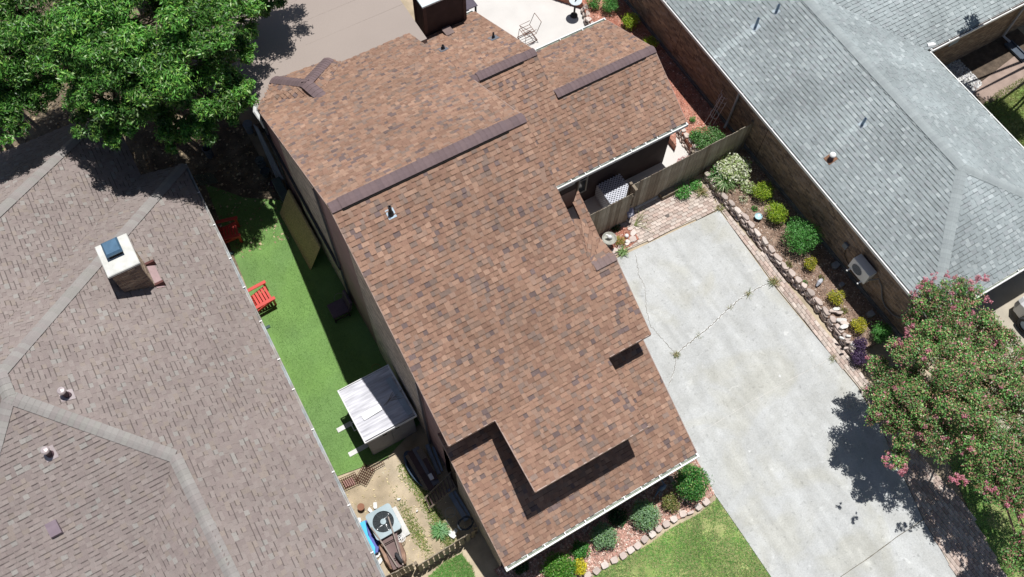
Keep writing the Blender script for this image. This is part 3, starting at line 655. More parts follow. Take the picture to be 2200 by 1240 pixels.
# dark chimney
ch = MB(); z0 = 2.4; cx0, cy0 = cb[0], cb[1]; cw = cr[0] - cb[0]; cdp = 0.75
zt = PY(905, 17, cy0)[2]
ch.box((cx0, cy0, z0), (cx0 + cw, cy0 + cdp, zt)); cho = ch.build('chimney', M_sid, house)
for x, y in ((cx0 - 0.02, cy0 - 0.02), (cx0 + cw - 0.10, cy0 - 0.02), (cx0 - 0.02, cy0 + cdp - 0.1)):
    tb = MB(); tb.box((x, y, z0 + 0.01), (x + 0.12, y + 0.12, zt - 0.01)); tb.build('corner_board', mat('corner_board', (0.085, 0.055, 0.05)), cho)
mb = MB(); mb.cbox((cx0 - 0.05, cy0 - 0.06, zt), (cx0 + cw + 0.05, cy0 + cdp + 0.05, zt + 0.07), 0.012); mb.build('chimney_cap', mat('chimney_cap_metal', (0.62, 0.70, 0.72), rough=0.5), cho)
# black plumbing vents
M_pipe = mat('black_pipe', (0.02, 0.022, 0.03), rough=0.5); M_flash = mat('lead_flashing', (0.20, 0.22, 0.26), rough=0.5, metal=0.3); M_flashl = mat('bright_flashing', (0.50, 0.62, 0.72), rough=0.4)
def vent(c, slope, parent, hgt=0.32, r=0.045, m=None, fm=None, fs=0.17, cone=True):
    c = V(c); mb = MB(); d = fs
    mb.slab([(c.x - d, c.y - d * 1.0, c.z - slope[1] * d - slope[0] * d + 0.022), (c.x + d, c.y - d, c.z - slope[1] * d + slope[0] * d + 0.022), (c.x + d, c.y + d, c.z + slope[1] * d + slope[0] * d + 0.022), (c.x - d, c.y + d, c.z + slope[1] * d - slope[0] * d + 0.022)], 0.012)
    f = mb.build('flashing', fm or M_flash, parent)
    mb = MB(); prof = [(r * 1.9, -0.05), (r * 1.5, 0.09), (r, 0.13), (r, hgt), (r * 0.7, hgt), (r * 0.7, hgt - 0.15), (0.001, hgt - 0.15)] if cone else [(r, -0.1), (r, hgt), (r * 0.8, hgt), (r * 0.8, hgt - 0.12), (0.001, hgt - 0.12)]
    mb.lathe(prof, 0, 0, 14, M=Matrix.Translation(c)); mb.build('vent_pipe', m or M_pipe, parent); return f
vent(PP((840, 460), ([0, Yr, zr], [0, -s1, 1])), (0, s1), rf, 0.36, fm=M_flashl, fs=0.11); vent(PP((952, 106), PLB2), (0, -s5), rf, 0.2, fs=0.15); vent(PP((1060, 82), PLB2), (0, -s5), rf, 0.26, 0.035, fs=0.15)
# windows
M_frame = mat('window_vinyl', (0.72, 0.74, 0.72), rough=0.5); M_glass = mat('window_glass', (0.02, 0.03, 0.035), rough=0.08, spec=0.6, var=0.02); M_fr2 = mat('grey_trim', (0.30, 0.29, 0.26), rough=0.6)
def window(parent, x0, x1, z0, z1, y, m=None, mid=None, fw=0.05):
    mb = MB()
    for a, b, c, d in ((x0, x1, z1 - fw, z1), (x0, x1, z0, z0 + fw), (x0, x0 + fw, z0 + fw, z1 - fw), (x1 - fw, x1, z0 + fw, z1 - fw)): mb.box((a, y - 0.04, c), (b, y + 0.02, d))
    if mid is not None: mb.box((x0 + fw, y - 0.035, mid - 0.025), (x1 - fw, y + 0.01, mid + 0.025))
    f = mb.build('window', m or M_frame, parent); g = MB(); g.box((x0 + fw, y - 0.012, z0 + fw), (x1 - fw, y + 0.008, z1 - fw)); g.build('pane', M_glass, f); return f
yw = YW + 0.2
a = PY(1206, 405, yw); b = PY(1233, 388, yw); window(wing_wall, 8.6, b[0], a[2] - 0.02, 2.33, yw - 0.02)
a = PY(1241, 418, yw); b = PY(1262, 405, yw); window(wing_wall, PY(1243, 380, yw)[0], PY(1263, 372, yw)[0], a[2] + 0.1, 2.30, yw - 0.02, M_fr2, mid=1.6)
pr = MB(); pr.box((8.5, yw - 0.015, 0.2), (PY(1238, 400, yw)[0], yw - 0.002, a[2] + 0.5)); pr.build('entry_panel', mat('red_brown_panel', (0.14, 0.075, 0.068), rough=0.5), wing_wall)
yb = dY + 0.35
a = PY(1215, 1030, yb); b = PY(1298, 984, yb); window(wdo, a[0], b[0], zL(yb) + 0.12, zD(yb) - 0.2, yb - 0.015, mat('grey_window_frame', (0.18, 0.2, 0.2)))
# ================================================================== left taupe-roofed house
lh = thing('taupe_roof_house', 'single-storey house with pale taupe shingled hip roof filling the left of the photo', 'house', (-5, 11, 0))
gA = P(395, 355, 2.6); gB = P(820, 1240, 2.6); gd = (gB - gA) / np.linalg.norm(gB - gA); gh = np.array([gd[1], -gd[0], 0.0])
if gh[0] > 0: gh = -gh
sl_ = 0.55
PLE = (gA, [-sl_ * gh[0], -sl_ * gh[1], 1.0])
def onLE(x, y): return np.array([x, y, gA[2] + sl_ * ((x - gA[0]) * gh[0] + (y - gA[1]) * gh[1])])
apexB = PP((-2, 803), PLE); apexA = PP((18, 852), PLE); lowR = PP((375, 980), PLE); lowR2 = PP((560, 1365), PLE); gEnd = gB + gd * 3.0
cornB = gA + gd * float(np.dot(PP((388, 354), PLE) - gA, gd))
M_shl = mat('taupe_shingle', (0.3, 0.25, 0.24), rough=0.95, attr=True, var=0.06, scale=1.0, grain=0.20, gscale=85, bump=0.3, bscale=220, spec=0.1)
PALL = [(0.270, 0.228, 0.213), (0.282, 0.242, 0.226), (0.256, 0.214, 0.202), (0.305, 0.285, 0.266), (0.28, 0.236, 0.21)]
WL = [32, 24, 22, 5, 10]
lrM = MB()
z2 = lambda p, q: q[2]
LE = [cornB, gA + gd * (np.dot(cornB - gA, gd)), gEnd, lowR2, lowR, apexA, apexB]
LE = [cornB, gEnd, lowR2, lowR, apexA, apexB]
# back face (+Y): plane through the hip and the horizontal eave direction X
c1 = P(303, 378, 2.62); hipd = (apexB - cornB)
nb = np.cross(hipd, np.array([1.0, 0.012, 0])); nb = nb if nb[2] > 0 else -nb
PLBk = (cornB, nb)
val_end = c1 + hipd * 1.0
LBk = [cornB, apexB, val_end, c1]
# second +X face beyond the inner corner
PL2 = (c1, PLE[1])
def on(pl, x, y): n = pl[1]; p = pl[0]; return np.array([x, y, p[2] - (n[0] * (x - p[0]) + n[1] * (y - p[1])) / n[2]])
h2 = PP((140, 320), PL2); k_ = (h2[0] - c1[0]) / hipd[0]; c2 = h2 - hipd * k_
LE2 = [c1, val_end, h2 + hipd * (1 - k_), c2]
LBk2 = [c2, h2 + hipd * (1 - k_), h2 + hipd * (1 - k_) + np.array([-6, 0, 0]), c2 + np.array([-12.0, 0, 0])]
# front faces
nf = np.cross(lowR - apexA, np.array([1.0, 0, 0])); nf = nf if nf[2] > 0 else -nf; PLF = (apexA, nf)
hl = apexA + np.array([-(lowR - apexA)[0], (lowR - apexA)[1], (lowR - apexA)[2]]) * 1.3
vfd = np.array([-1.0, -1.0, 0]); ve = on(PLF, lowR[0] - 4.2, lowR[1] - 4.2)
LF = [apexA, lowR, ve, on(PLF, -16, ve[1]), hl]
nw = np.cross(ve - lowR, gd); nw = nw if nw[2] > 0 else -nw
LW = [lowR, lowR2, on((lowR, nw), lowR2[0] - 4.0, lowR2[1]), ve]
LWs = [apexB, apexA, hl, apexB + np.array([-6, 0.5, -2.5])]
for q in (LE, LBk, LE2, LBk2, LF, LW, LWs): lrM.slab(q, 0.1)
lrf = lrM.build('roof', mat('roof_deck_grey', (0.18, 0.15, 0.14)), lh)
SL = Shingles(lrf, M_shl, PALL, WL, 0.128, [0.11, 0.13, 0.14, 0.14, 0.16, 0.18], (0.022, 0.006), 8, band=(0.24, 0.42, 0.52), cmod=lambda c: 1 + 0.04 * math.sin(c.x * 0.7 + math.sin(c.y * 0.8)))
for q in (LE, LBk, LE2, LBk2, LF, LW, LWs): SL.plane(q, (0, 1, 0), jitter=0.05)
SL.finish(0.05)
PALLC = [(0.29, 0.27, 0.258), (0.30, 0.284, 0.27), (0.284, 0.258, 0.248), (0.29, 0.278, 0.26)]
M_capl = mat('taupe_cap', (0.35, 0.3, 0.3), rough=0.9, attr=True, var=0.05, scale=3, grain=0.12, gscale=90, spec=0.1)
for i, (a, b) in enumerate([(cornB, apexB), (c2, h2 + hipd * (1 - k_)), (lowR, apexA), (lowR2, lowR), (apexA, apexB), (hl, apexA)]):
    caps(lrf, a, b, 0.17, 0.055 if i not in (3, 4) else 0.075, M_capl, PALLC, 60 + i, step=0.15, lift=0.055 if i == 3 else 0.025, t=0.010)
mb = MB(); mb.prism([(gA[0] - 0.45, 18.6), (gB[0] - 0.45, 1.0), (-18, 1.0), (-18, 18.6)], -0.04, 2.45); mb.build('wall', M_mort, lh)
M_gal = mat('weathered_gutter', (0.30, 0.33, 0.34), rough=0.6, var=0.35, scale=3, col2=(0.30, 0.28, 0.26))
ge0 = np.array([cornB[0], cornB[1], 2.6]); ga_ = gA + gd * float(np.dot(cornB - gA, gd)); ga_[2] = 2.57; gz = gEnd.copy(); gz[2] = 2.57
gutter(gz, ga_, -gh, lh, 1.25, wd=0.08, hh=0.1, seed=9, m=M_gal, hm=M_white, inner=M_gal)
# brick chimney with white crown
PALK = [(0.30, 0.22, 0.16), (0.24, 0.17, 0.13), (0.35, 0.27, 0.20), (0.19, 0.14, 0.115)]
ca = PP((269, 628), PLE); cbb = PP((333.5, 618.7), PLE); zc = PY(241.6, 592.9, ca[1])[2] + 0.04; cx0, cx1, cy0, cy1 = ca[0] - 0.02, cbb[0] + 0.02, ca[1], ca[1] + 0.86
lc = MB(); lc.box((cx0, cy0, 3.2), (cx1, cy1, zc)); lco = lc.build('chimney', M_mort, lh)
brick_face(lco, (cx0, cy0, 3.2), (1, 0, 0), (0, 0, 1), (0, -1, 0), cx1 - cx0, zc - 3.2, M_brk, PALK, [3, 3, 1, 2], 31, keep=110)
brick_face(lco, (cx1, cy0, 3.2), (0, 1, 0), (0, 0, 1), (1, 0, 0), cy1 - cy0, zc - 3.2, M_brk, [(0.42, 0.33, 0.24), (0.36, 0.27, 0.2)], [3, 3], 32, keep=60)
brick_face(lco, (cx0, cy1, 3.2), (0, -1, 0), (0, 0, 1), (-1, 0, 0), cy1 - cy0, zc - 3.2, M_brk, PALK, [3, 3, 1, 2], 33, keep=0)
mb = MB(); mb.cbox((cx0 - 0.07, cy0 - 0.07, zc), (cx1 + 0.07, cy1 + 0.15, zc + 0.09), 0.02); mb.build('chimney_crown', mat('crown_mortar', (0.62, 0.62, 0.58), rough=0.9, var=0.12, scale=5, bump=0.4, bscale=20), lco)
f0 = P(250, 509, zc + 0.32); f2 = P(229, 552, zc + 0.32); fx0, fx1, fy0, fy1 = f2[0] - 0.02, f0[0], f2[1], f0[1] + 0.02
mb = MB(); mb.box((fx0 + 0.04, fy0 + 0.04, zc + 0.09), (fx1 - 0.04, fy1 - 0.04, zc + 0.25)); mb.build('flue', M_black, lco)
mb = MB(); mb.cbox((fx0, fy0, zc + 0.24), (fx1, fy1, zc + 0.34), 0.045); mb.build('flue_lid', mat('blue_grey_metal', (0.10, 0.19, 0.29), rough=0.35, metal=0.4), lco)
# flashing apron and soldier bricks right of the chimney
fl = MB(); a, b = onLE(cx1 + 0.02, cy0 - 0.08), onLE(cx1 + 0.22, cy0 - 0.08); c, d = onLE(cx1 + 0.22, cy1 + 0.02), onLE(cx1 + 0.02, cy1 + 0.02)
fl.slab([p + np.array([0, 0, 0.035]) for p in (a, b, c, d)], 0.02); fl.build('flashing', mat('rose_flashing', (0.38, 0.27, 0.27), rough=0.6), lco)
for yy in (cy0 - 0.02, cy1 - 0.12):
    q = onLE(cx1 + 0.05, yy); mb = MB(); mb.box((cx1, yy, q[2] - 0.1), (cx1 + 0.27, yy + 0.07, q[2] + 0.13)); mb.build('flashing_kick', mat('rust_metal', (0.12, 0.05, 0.045)), lco)
# metal vents
M_zinc = mat('zinc', (0.52, 0.45, 0.45), rough=0.4, metal=0.3); M_zd = mat('shadowed_collar', (0.10, 0.06, 0.07), rough=0.6)
def capvent(px, pl, slope, parent, hgt=0.42, r=0.085):
    c = V(PP(px, pl)); M = Matrix.Translation(c); mb = MB(); d = 0.15
    mb.slab([(c.x - d, c.y - d, c.z - slope[0] * d - slope[1] * d + 0.03), (c.x + d, c.y - d, c.z + slope[0] * d - slope[1] * d + 0.03), (c.x + d, c.y + d, c.z + slope[0] * d + slope[1] * d + 0.03), (c.x - d, c.y + d, c.z - slope[0] * d + slope[1] * d + 0.03)], 0.012)
    o = mb.build('flashing', M_zinc, parent)
    mb = MB(); mb.lathe([(r * 1.25, -0.06), (r * 1.15, 0.04), (r * 0.85, 0.06), (r * 0.85, hgt - 0.1)], M=M, seg=16); mb.build('vent_pipe', M_zd, parent)
    mb = MB(); mb.lathe([(r * 0.85, hgt - 0.11), (r * 1.25, hgt - 0.09), (r * 1.3, hgt - 0.04), (r * 1.0, hgt), (r * 0.5, hgt + 0.015), (0.001, hgt + 0.03)], M=M, seg=16); mb.build('vent_hood', M_zinc, parent)
capvent((145, 850), PLE, (-sl_, 0), lrf); capvent((108, 975), PLF, (0, sl_), lrf, 0.36)
c = PP((125, 1150), PLF); mb = MB(); mb.slab([(c[0] - 0.14, c[1] - 0.02, c[2] + 0.13), (c[0] + 0.14, c[1] - 0.02, c[2] + 0.13), (c[0] + 0.14, c[1] + 0.32, c[2] + 0.25), (c[0] - 0.14, c[1] + 0.32, c[2] + 0.25)], 0.12)
mb.build('box_vent', mat('mauve_vent', (0.22, 0.17, 0.20), rough=0.5), lrf)

# ================================================================== grey-roofed brick house
gh_ = thing('grey_roof_house', 'long brick house with grey-green shingled hip roof along the right side', 'house', (20, 10, 0))
GX0, GX1, GXr, gz0, GY0 = 16.92, 23.62, 20.27, 2.7, 3.08
sg = 0.4; zr_ = gz0 + sg * (GXr - GX0); sgE = (zr_ - gz0) / (GX1 - GXr); GYr = GY0 + (GXr - GX0); GYb = 30.0
A1 = [(GX0, GY0, gz0), (GXr, GYr, zr_), (GXr, GYb, zr_), (GX0, GYb, gz0)]
A2 = [(GX1, GY0, gz0), (GXr, GYr, zr_), (GXr, 15.2, zr_), (GX1, 11.05, gz0)]
A3 = [(GX0, GY0, gz0), (GX1, GY0, gz0), (GXr, GYr, zr_)]
A4 = [(GX1, 11.05, gz0), (33, 11.05, gz0), (33, 15.2, zr_), (GXr, 15.2, zr_)]
A5 = [(GXr, 15.2, zr_), (33, 15.2, zr_), (33, 20, zr_ - 1.9), (GXr, 20, zr_ - 1.9)]
rm = MB()
for q in (A1, A2, A3, A4): rm.slab(q, 0.1)
grf = rm.build('roof', mat('roof_deck_green', (0.12, 0.14, 0.14)), gh_)
M_shg = mat('grey_shingle', (0.22, 0.27, 0.27), rough=0.7, attr=True, var=0.10, scale=0.8, grain=0.16, gscale=80, bump=0.3, bscale=220, spec=0.2)
PALG = [(0.272, 0.308, 0.315), (0.283, 0.32, 0.327), (0.26, 0.295, 0.303), (0.345, 0.383, 0.39), (0.272, 0.30, 0.31)]
GV = [PP(q, ([GX0, 0, gz0], [-sg, 0, 1])) for q in ((1623, 58), (1668, 25), (1852, 268), (1784, 342))]
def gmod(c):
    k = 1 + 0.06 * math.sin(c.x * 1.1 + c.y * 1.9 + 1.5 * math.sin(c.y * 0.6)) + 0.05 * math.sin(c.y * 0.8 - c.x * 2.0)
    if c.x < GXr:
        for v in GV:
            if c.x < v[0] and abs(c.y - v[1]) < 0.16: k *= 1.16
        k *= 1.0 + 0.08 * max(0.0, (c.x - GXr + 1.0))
    else: k *= 1.10  # shingles past the ridge tinted lighter to imitate grazing glare
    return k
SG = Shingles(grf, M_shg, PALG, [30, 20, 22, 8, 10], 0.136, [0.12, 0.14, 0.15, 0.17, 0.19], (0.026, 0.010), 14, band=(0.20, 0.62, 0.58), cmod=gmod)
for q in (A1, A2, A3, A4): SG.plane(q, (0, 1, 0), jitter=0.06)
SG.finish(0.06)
M_capg = mat('grey_cap', (0.3, 0.3, 0.3), rough=0.8, attr=True, var=0.06, scale=3, grain=0.12, gscale=90, spec=0.2)
PALGC = [(0.30, 0.335, 0.34), (0.31, 0.345, 0.35), (0.292, 0.325, 0.332)]
for i, (a, b) in enumerate([((GX0, GY0, gz0), (GXr, GYr, zr_)), ((GX1, GY0, gz0), (GXr, GYr, zr_)), ((GXr, GYr, zr_), (GXr, 22, zr_))]):
    caps(grf, a, b, 0.17, 0.05, M_capg, PALGC, 80 + i, step=0.145, lift=0.02, t=0.008)
GW = 17.13
mb = MB(); mb.box((GW, GY0 + 0.35, -0.04), (GX1 - 0.35, GYb, 2.66)); gwall = mb.build('brick_wall', M_mort, gh_)
PALR = [(0.31, 0.225, 0.16), (0.25, 0.185, 0.135), (0.37, 0.27, 0.19), (0.19, 0.145, 0.115), (0.29, 0.225, 0.18)]
brick_face(gwall, (GW, GYb - 6, 0.48), (0, -1, 0), (0, 0, 1), (-1, 0, 0), GYb - 6 - GY0 - 0.35, 2.14, M_brk, PALR, [4, 4, 2, 3, 3], 41, keep=300)
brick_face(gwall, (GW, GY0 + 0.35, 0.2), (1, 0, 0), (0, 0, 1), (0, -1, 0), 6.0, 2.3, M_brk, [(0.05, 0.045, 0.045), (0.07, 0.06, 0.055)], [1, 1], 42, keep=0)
mb = MB(); mb.box((GW - 0.05, GY0 + 0.3, -0.02), (GW + 0.02, 24, 0.47)); mb.build('foundation', mat('foundation', (0.16, 0.165, 0.17), var=0.25, scale=4), gh_)
for yj in (11.35, 16.5):
    mb = MB(); mb.box((GW - 0.012, yj - 0.006, 0.48), (GW + 0.001, yj + 0.006, 2.6)); mb.build('control_joint', M_black, gwall)
gutter((GX0 + 0.01, GYb, gz0 - 0.02), (GX0 + 0.01, GY0, gz0 - 0.02), (-1, 0, 0), gh_, 1.55, seed=11, hm=M_white, wd=0.07, hh=0.1, inner=mat('gutter_dark', (0.06, 0.055, 0.06)))
gutter((GX0, GY0 - 0.01, gz0 - 0.02), (GX1, GY0 - 0.01, gz0 - 0.02), (0, -1, 0), gh_, 1.5, seed=12, wd=0.09, hh=0.1)
gutter((GX1 + 0.01, GY0, gz0 - 0.02), (GX1 + 0.01, 10.95, gz0 - 0.02), (1, 0, 0), gh_, 1.5, seed=13, wd=0.08, hh=0.1, inner=M_gutin)
gutter((GX1 + 0.15, 11.04, gz0 - 0.02), (33, 11.04, gz0 - 0.02), (0, -1, 0), gh_, 0.9, seed=14, wd=0.10, hh=0.1, inner=mat('gutter_dark2', (0.08, 0.06, 0.05)))
mb = MB(); q = P(1998, 98, 2.72); mb.tube([q + np.array([-0.1, 0.05, 0]), q + np.array([0.12, -0.02, 0]), q + np.array([0.3, -0.02, -0.1])], [0.09, 0.08, 0.06], 8); mb.build('gutter_corner', M_white, gh_)
mb = MB(); mb.box((GX1 + 1.2, 11.3, -0.04), (33, 16, 2.62)); nwall = mb.build('side_wall', M_mort, gh_)
brick_face(nwall, (GX1 + 1.2, 11.3, 0), (1, 0, 0), (0, 0, 1), (0, -1, 0), 6.0, 2.55, M_brk, [(0.27, 0.2, 0.14), (0.22, 0.16, 0.115), (0.32, 0.25, 0.175)], [3, 3, 2], 43, keep=0)
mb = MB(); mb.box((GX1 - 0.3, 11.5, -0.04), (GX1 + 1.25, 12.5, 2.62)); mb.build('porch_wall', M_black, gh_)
q = PY(2048, 92, 11.28); mb = MB(); mb.box((q[0] - 0.2, 11.26, q[2] - 0.1), (q[0] + 0.25, 11.285, q[2] + 0.12)); mb.build('wall_plaque', mat('plaque', (0.35, 0.42, 0.45)), nwall)
M_dsp = mat('grey_downspout', (0.36, 0.38, 0.42), rough=0.4)
# downspout with kick-out by the fence
a = PX(1588, 197, GW - 0.12); b = PX(1562, 262, GW - 0.09); mb = MB(); mb.tube([(GX0 - 0.02, a[1] + 0.1, gz0 - 0.1), (GW - 0.08, a[1], 2.35), (GW - 0.08, a[1] + 0.03, 0.75), (GW - 0.28, a[1] - 0.08, 0.52)], [0.045] * 4, 8); mb.build('downspout', M_dsp, gh_)
a = P(2155, 80, 0.2); mb = MB(); mb.tube([(a[0], 11.0, 2.6), (a[0], 11.2, 2.4), (a[0], 11.2, 0.25), (a[0] + 0.15, 10.9, 0.12)], [0.05] * 4, 8); mb.build('downspout', M_dsp, gh_)
sp = thing('splash_block', 'dark plastic splash tray under the downspout at the upper right', 'splash block', P(2165, 98)); a = P(2165, 98)
mb = MB(); mb.box((a[0] - 0.12, a[1] - 0.9, 0), (a[0] + 0.2, a[1] + 0.1, 0.06)); mb.box((a[0] - 0.14, a[1] - 0.9, 0.06), (a[0] - 0.1, a[1] + 0.1, 0.12)); mb.box((a[0] + 0.18, a[1] - 0.9, 0.06), (a[0] + 0.22, a[1] + 0.1, 0.12)); mb.build('tray', mat('slate_plastic', (0.08, 0.1, 0.13)), sp)
PLG = (A1[0], [-sg, 0, 1])
M_bm = mat('galvanised', (0.20, 0.27, 0.36), rough=0.35, metal=0.6); M_lf = mat('pale_flashing', (0.38, 0.45, 0.5), rough=0.4)
for i, px in enumerate([(1623, 58), (1668, 25), (1852, 268)]): vent(PP(px, PLG), (sg, 0), grf, 0.42 if i == 0 else 0.32, 0.05, M_bm, M_lf, fs=0.10 if i else 0.13, cone=False)
c = V(PP((1784, 342), PLG)); mb = MB(); d = 0.15; mb.slab([(c.x - d, c.y - d, c.z - sg * d + 0.03), (c.x + d, c.y - d, c.z + sg * d + 0.03), (c.x + d, c.y + d, c.z + sg * d + 0.03), (c.x - d, c.y + d, c.z - sg * d + 0.03)], 0.012); mb.build('flashing', mat('rusty_flashing', (0.24, 0.13, 0.08), rough=0.8), grf)
mb = MB(); mb.lathe([(0.075, -0.05), (0.07, 0.22)], M=Matrix.Translation(c)); mb.build('vent_pipe', M_zd, grf)
mb = MB(); mb.lathe([(0.07, 0.2), (0.10, 0.22), (0.10, 0.27), (0.06, 0.31), (0.001, 0.32)], M=Matrix.Translation(c)); mb.build('vent_hood', mat('white_hood', (0.8, 0.8, 0.78), rough=0.4), grf)

# mini-split unit bracketed to the brick wall
q0 = PX(1822, 571, GW - 0.38); q1 = PX(1856, 610, GW - 0.38); yA, yB = max(q0[1], q1[1]), min(q0[1], q1[1]); zb_ = (q0[2] + q1[2]) / 2; zt_ = PX(1845, 545, GW - 0.38)[2]
zt_ = zb_ + 0.56; X0 = GW - 0.40; X1 = GW - 0.08
ms = thing('wall_air_conditioner', 'white mini-split outdoor unit bracketed on the brick wall under the grey roof', 'air conditioner', (GW - 0.25, (yA + yB) / 2, zb_))
M_acw = mat('white_steel', (0.70, 0.71, 0.70), rough=0.4, var=0.04); mb = MB(); mb.cbox((X0, yB, zb_), (X1, yA, zt_), 0.012); cs = mb.build('casing', M_acw, ms)
mb = MB(); cyy = yA - 0.32; cz = (zb_ + zt_) / 2 - 0.01
mb.lathe([(0.235, 0.0), (0.235, 0.012), (0.215, 0.012), (0.215, 0.0)], M=Matrix.Translation((X0 + 0.001, cyy, cz)) @ Matrix.Rotation(-math.pi / 2, 4, 'Y'), seg=28); mb.build('fan_ring', M_acw, cs)
mb = MB(); mb.lathe([(0.001, 0.003), (0.21, 0.003)], M=Matrix.Translation((X0, cyy, cz)) @ Matrix.Rotation(-math.pi / 2, 4, 'Y'), seg=28); mb.build('fan_opening', mat('fan_shadow', (0.10, 0.115, 0.13)), cs)
mb = MB()
for k in range(11): z = cz - 0.19 + k * 0.038; hw = math.sqrt(max(0.0, 0.21 ** 2 - (z - cz) ** 2)); mb.box((X0 - 0.013, cyy - hw, z - 0.004), (X0 - 0.006, cyy + hw, z + 0.004))
mb.build('fan_grille', mat('grille_grey', (0.4, 0.42, 0.42)), cs)
for yy in (yA - 0.12, yB + 0.12):
    mb = MB(); mb.box((X0 - 0.10, yy - 0.02, zb_ - 0.05), (GW - 0.01, yy + 0.02, zb_ - 0.005)); mb.box((GW - 0.05, yy - 0.02, zb_ - 0.4), (GW - 0.01, yy + 0.02, zb_ - 0.05)); b_ = mb.build('bracket', M_acw, ms)
    mb = MB(); mb.lathe([(0.001, -0.035), (0.03, -0.02), (0.035, 0), (0.03, 0.02), (0.001, 0.035)], M=Matrix.Translation((X0 - 0.12, yy, zb_ - 0.02)), seg=10); mb.build('bracket_cap', M_white, b_)
pts = [(X0 + 0.15, yB - 0.0, zb_ + 0.15)] + [tuple(PX(x, y, GW - 0.06)) for x, y in ((1888, 599), (1894, 615), (1895, 640), (1902, 658), (1918, 676), (1933, 683), (1946, 672), (1958, 655))]
mb = MB(); mb.tube(pts, 0.026, 8); mb.build('line_hose', mat('grey_hose', (0.18, 0.18, 0.18), rough=0.6), ms)
eb = thing('disconnect_box', 'small grey electrical disconnect box on the brick wall above the wall unit cable', 'electrical box', PX(1817, 526, GW)); q = PX(1817, 528, GW - 0.05)
mb = MB(); mb.cbox((GW - 0.10, q[1] - 0.09, q[2] - 0.12), (GW - 0.01, q[1] + 0.09, q[2] + 0.12), 0.01); mb.build('box', mat('box_grey', (0.2, 0.22, 0.24)), eb)
mb = MB(); mb.tube([tuple(PX(x, y, GW - 0.05)) for x, y in ((1816, 535), (1815, 548), (1819, 560), (1824, 570))], 0.013, 6); mb.build('cable', M_black, eb)
# ================================================================== fences and garden walls
M_wood = mat('weathered_cedar', (0.34, 0.295, 0.23), rough=0.95, var=0.25, scale=3, stretch=(14, 14, 0.8), bump=0.5, bscale=30, grain=0.2, gscale=60, attr=False)
M_wood2 = mat('weathered_cedar_pale', (0.40, 0.355, 0.285), rough=0.95, var=0.25, scale=3, stretch=(14, 14, 0.8), bump=0.5, bscale=30, grain=0.2, gscale=60)
M_wood3 = mat('weathered_cedar_dark', (0.25, 0.205, 0.155), rough=0.95, var=0.25, scale=3, stretch=(14, 14, 0.8), bump=0.5, bscale=30, grain=0.2, gscale=60)
def fence(name, label, a, b, hgt, seed, pw=0.14, gap=0.006, z0=0.0, rails=(0.3, 0.95, 1.6), side=1, dogear=True, jit=0.02, post=True, lean=0.0):
    a = np.array(a[:2], float); b = np.array(b[:2], float); L = np.linalg.norm(b - a); d = (b - a) / L; n = np.array([-d[1], d[0]]) * side; r = random.Random(seed)
    t = thing(name, label, 'fence', (a[0], a[1], z0), math.atan2(d[1], d[0])); cache = {}
    N = int(L / (pw + gap))
    for i in range(N):
        key = r.randrange(9)
        if key not in cache:
            hh = hgt + r.uniform(-jit, jit); mb = MB(); c = 0.025; t_ = 0.018; yo = r.uniform(-0.004, 0.004)
            prof = [(0, 0), (pw, 0), (pw, hh - c), (pw - c, hh), (c, hh), (0, hh - c)] if dogear else [(0, 0), (pw, 0), (pw, hh), (0, hh)]
            m_ = len(prof); v = [(x, yo - t_, z) for x, z in prof] + [(x, yo, z) for x, z in prof]
            mb.poly(v, [tuple(range(m_)), tuple(reversed(range(m_, 2 * m_)))] + [(k, m_ + k, m_ + (k + 1) % m_, (k + 1) % m_) for k in range(m_)])
            cache[key] = mb.mesh('picket', [M_wood, M_wood2, M_wood3, M_wood][key % 4])
        o = bpy.data.objects.new('picket', cache[key]); sc.collection.objects.link(o); x = a + d * (i * (pw + gap))
        o.matrix_basis = Matrix.Translation((x[0], x[1], z0)) @ Matrix.Rotation(math.atan2(d[1], d[0]), 4, 'Z') @ Matrix.Rotation(r.uniform(-0.008, 0.008) + lean * r.uniform(-1, 1), 4, 'Y'); adopt(o, t)
    R_ = Matrix.Translation((a[0], a[1], z0)) @ Matrix.Rotation(math.atan2(d[1], d[0]), 4, 'Z')
    for z in rails:
        mb = MB(); mb.box((0, 0.012, z - 0.045), (L, 0.05, z + 0.045), M=R_); mb.build('rail', M_wood3, t)
    if post:
        k = 0.0
        while k <= L + 0.01:
            mb = MB(); mb.box((k - 0.045, 0.052, 0), (k + 0.045, 0.142, hgt - 0.05), M=R_); mb.build('post', M_wood3, t); k += L / max(1, round(L / 2.3))
    return t
fy1 = P(1351.8, 472.6)[1]
fence('wooden_gate', 'grey weathered gate panel closing the gap beside the tall house, nearest the statue', (8.35, fy1), (11.99, fy1), 1.90, 1)
e1 = P(1362, 447); e2 = P(1604, 322)
fence('wooden_fence', 'long weathered picket fence running up to the grey house brick wall', (12.05, e1[1] - 0.02), (17.1, e2[1]), 1.86, 2, z0=0.0)
gp = thing('gate_post', 'thick dark wooden post where the gate meets the long fence', 'post', (12.02, fy1 + 0.12, 0)); mb = MB(); mb.cbox((11.96, fy1 + 0.02, 0), (12.06, fy1 + 0.26, 1.93), 0.008); mb.build('timber', M_wood3, gp)
kb = thing('kick_board', 'pale board lying along the foot of the long fence', 'board', P(1390, 436)); a = P(1362, 449); b = P(1412, 424); mb = MB(); mb.box((a[0], a[1] - 0.06, 0), (b[0], a[1] + 0.0, 0.09)); mb.build('board', mat('pale_board', (0.6, 0.58, 0.55)), kb)
wt = thing('planter_trough', 'low dark wooden trough at the foot of the fence beside the green weeds', 'planter', P(1432, 418)); a = P(1420, 430); mb = MB(); mb.box((a[0], a[1] - 0.05, 0), (a[0] + 0.95, a[1] + 0.2, 0.22)); mb.build('trough', M_wood3, wt)

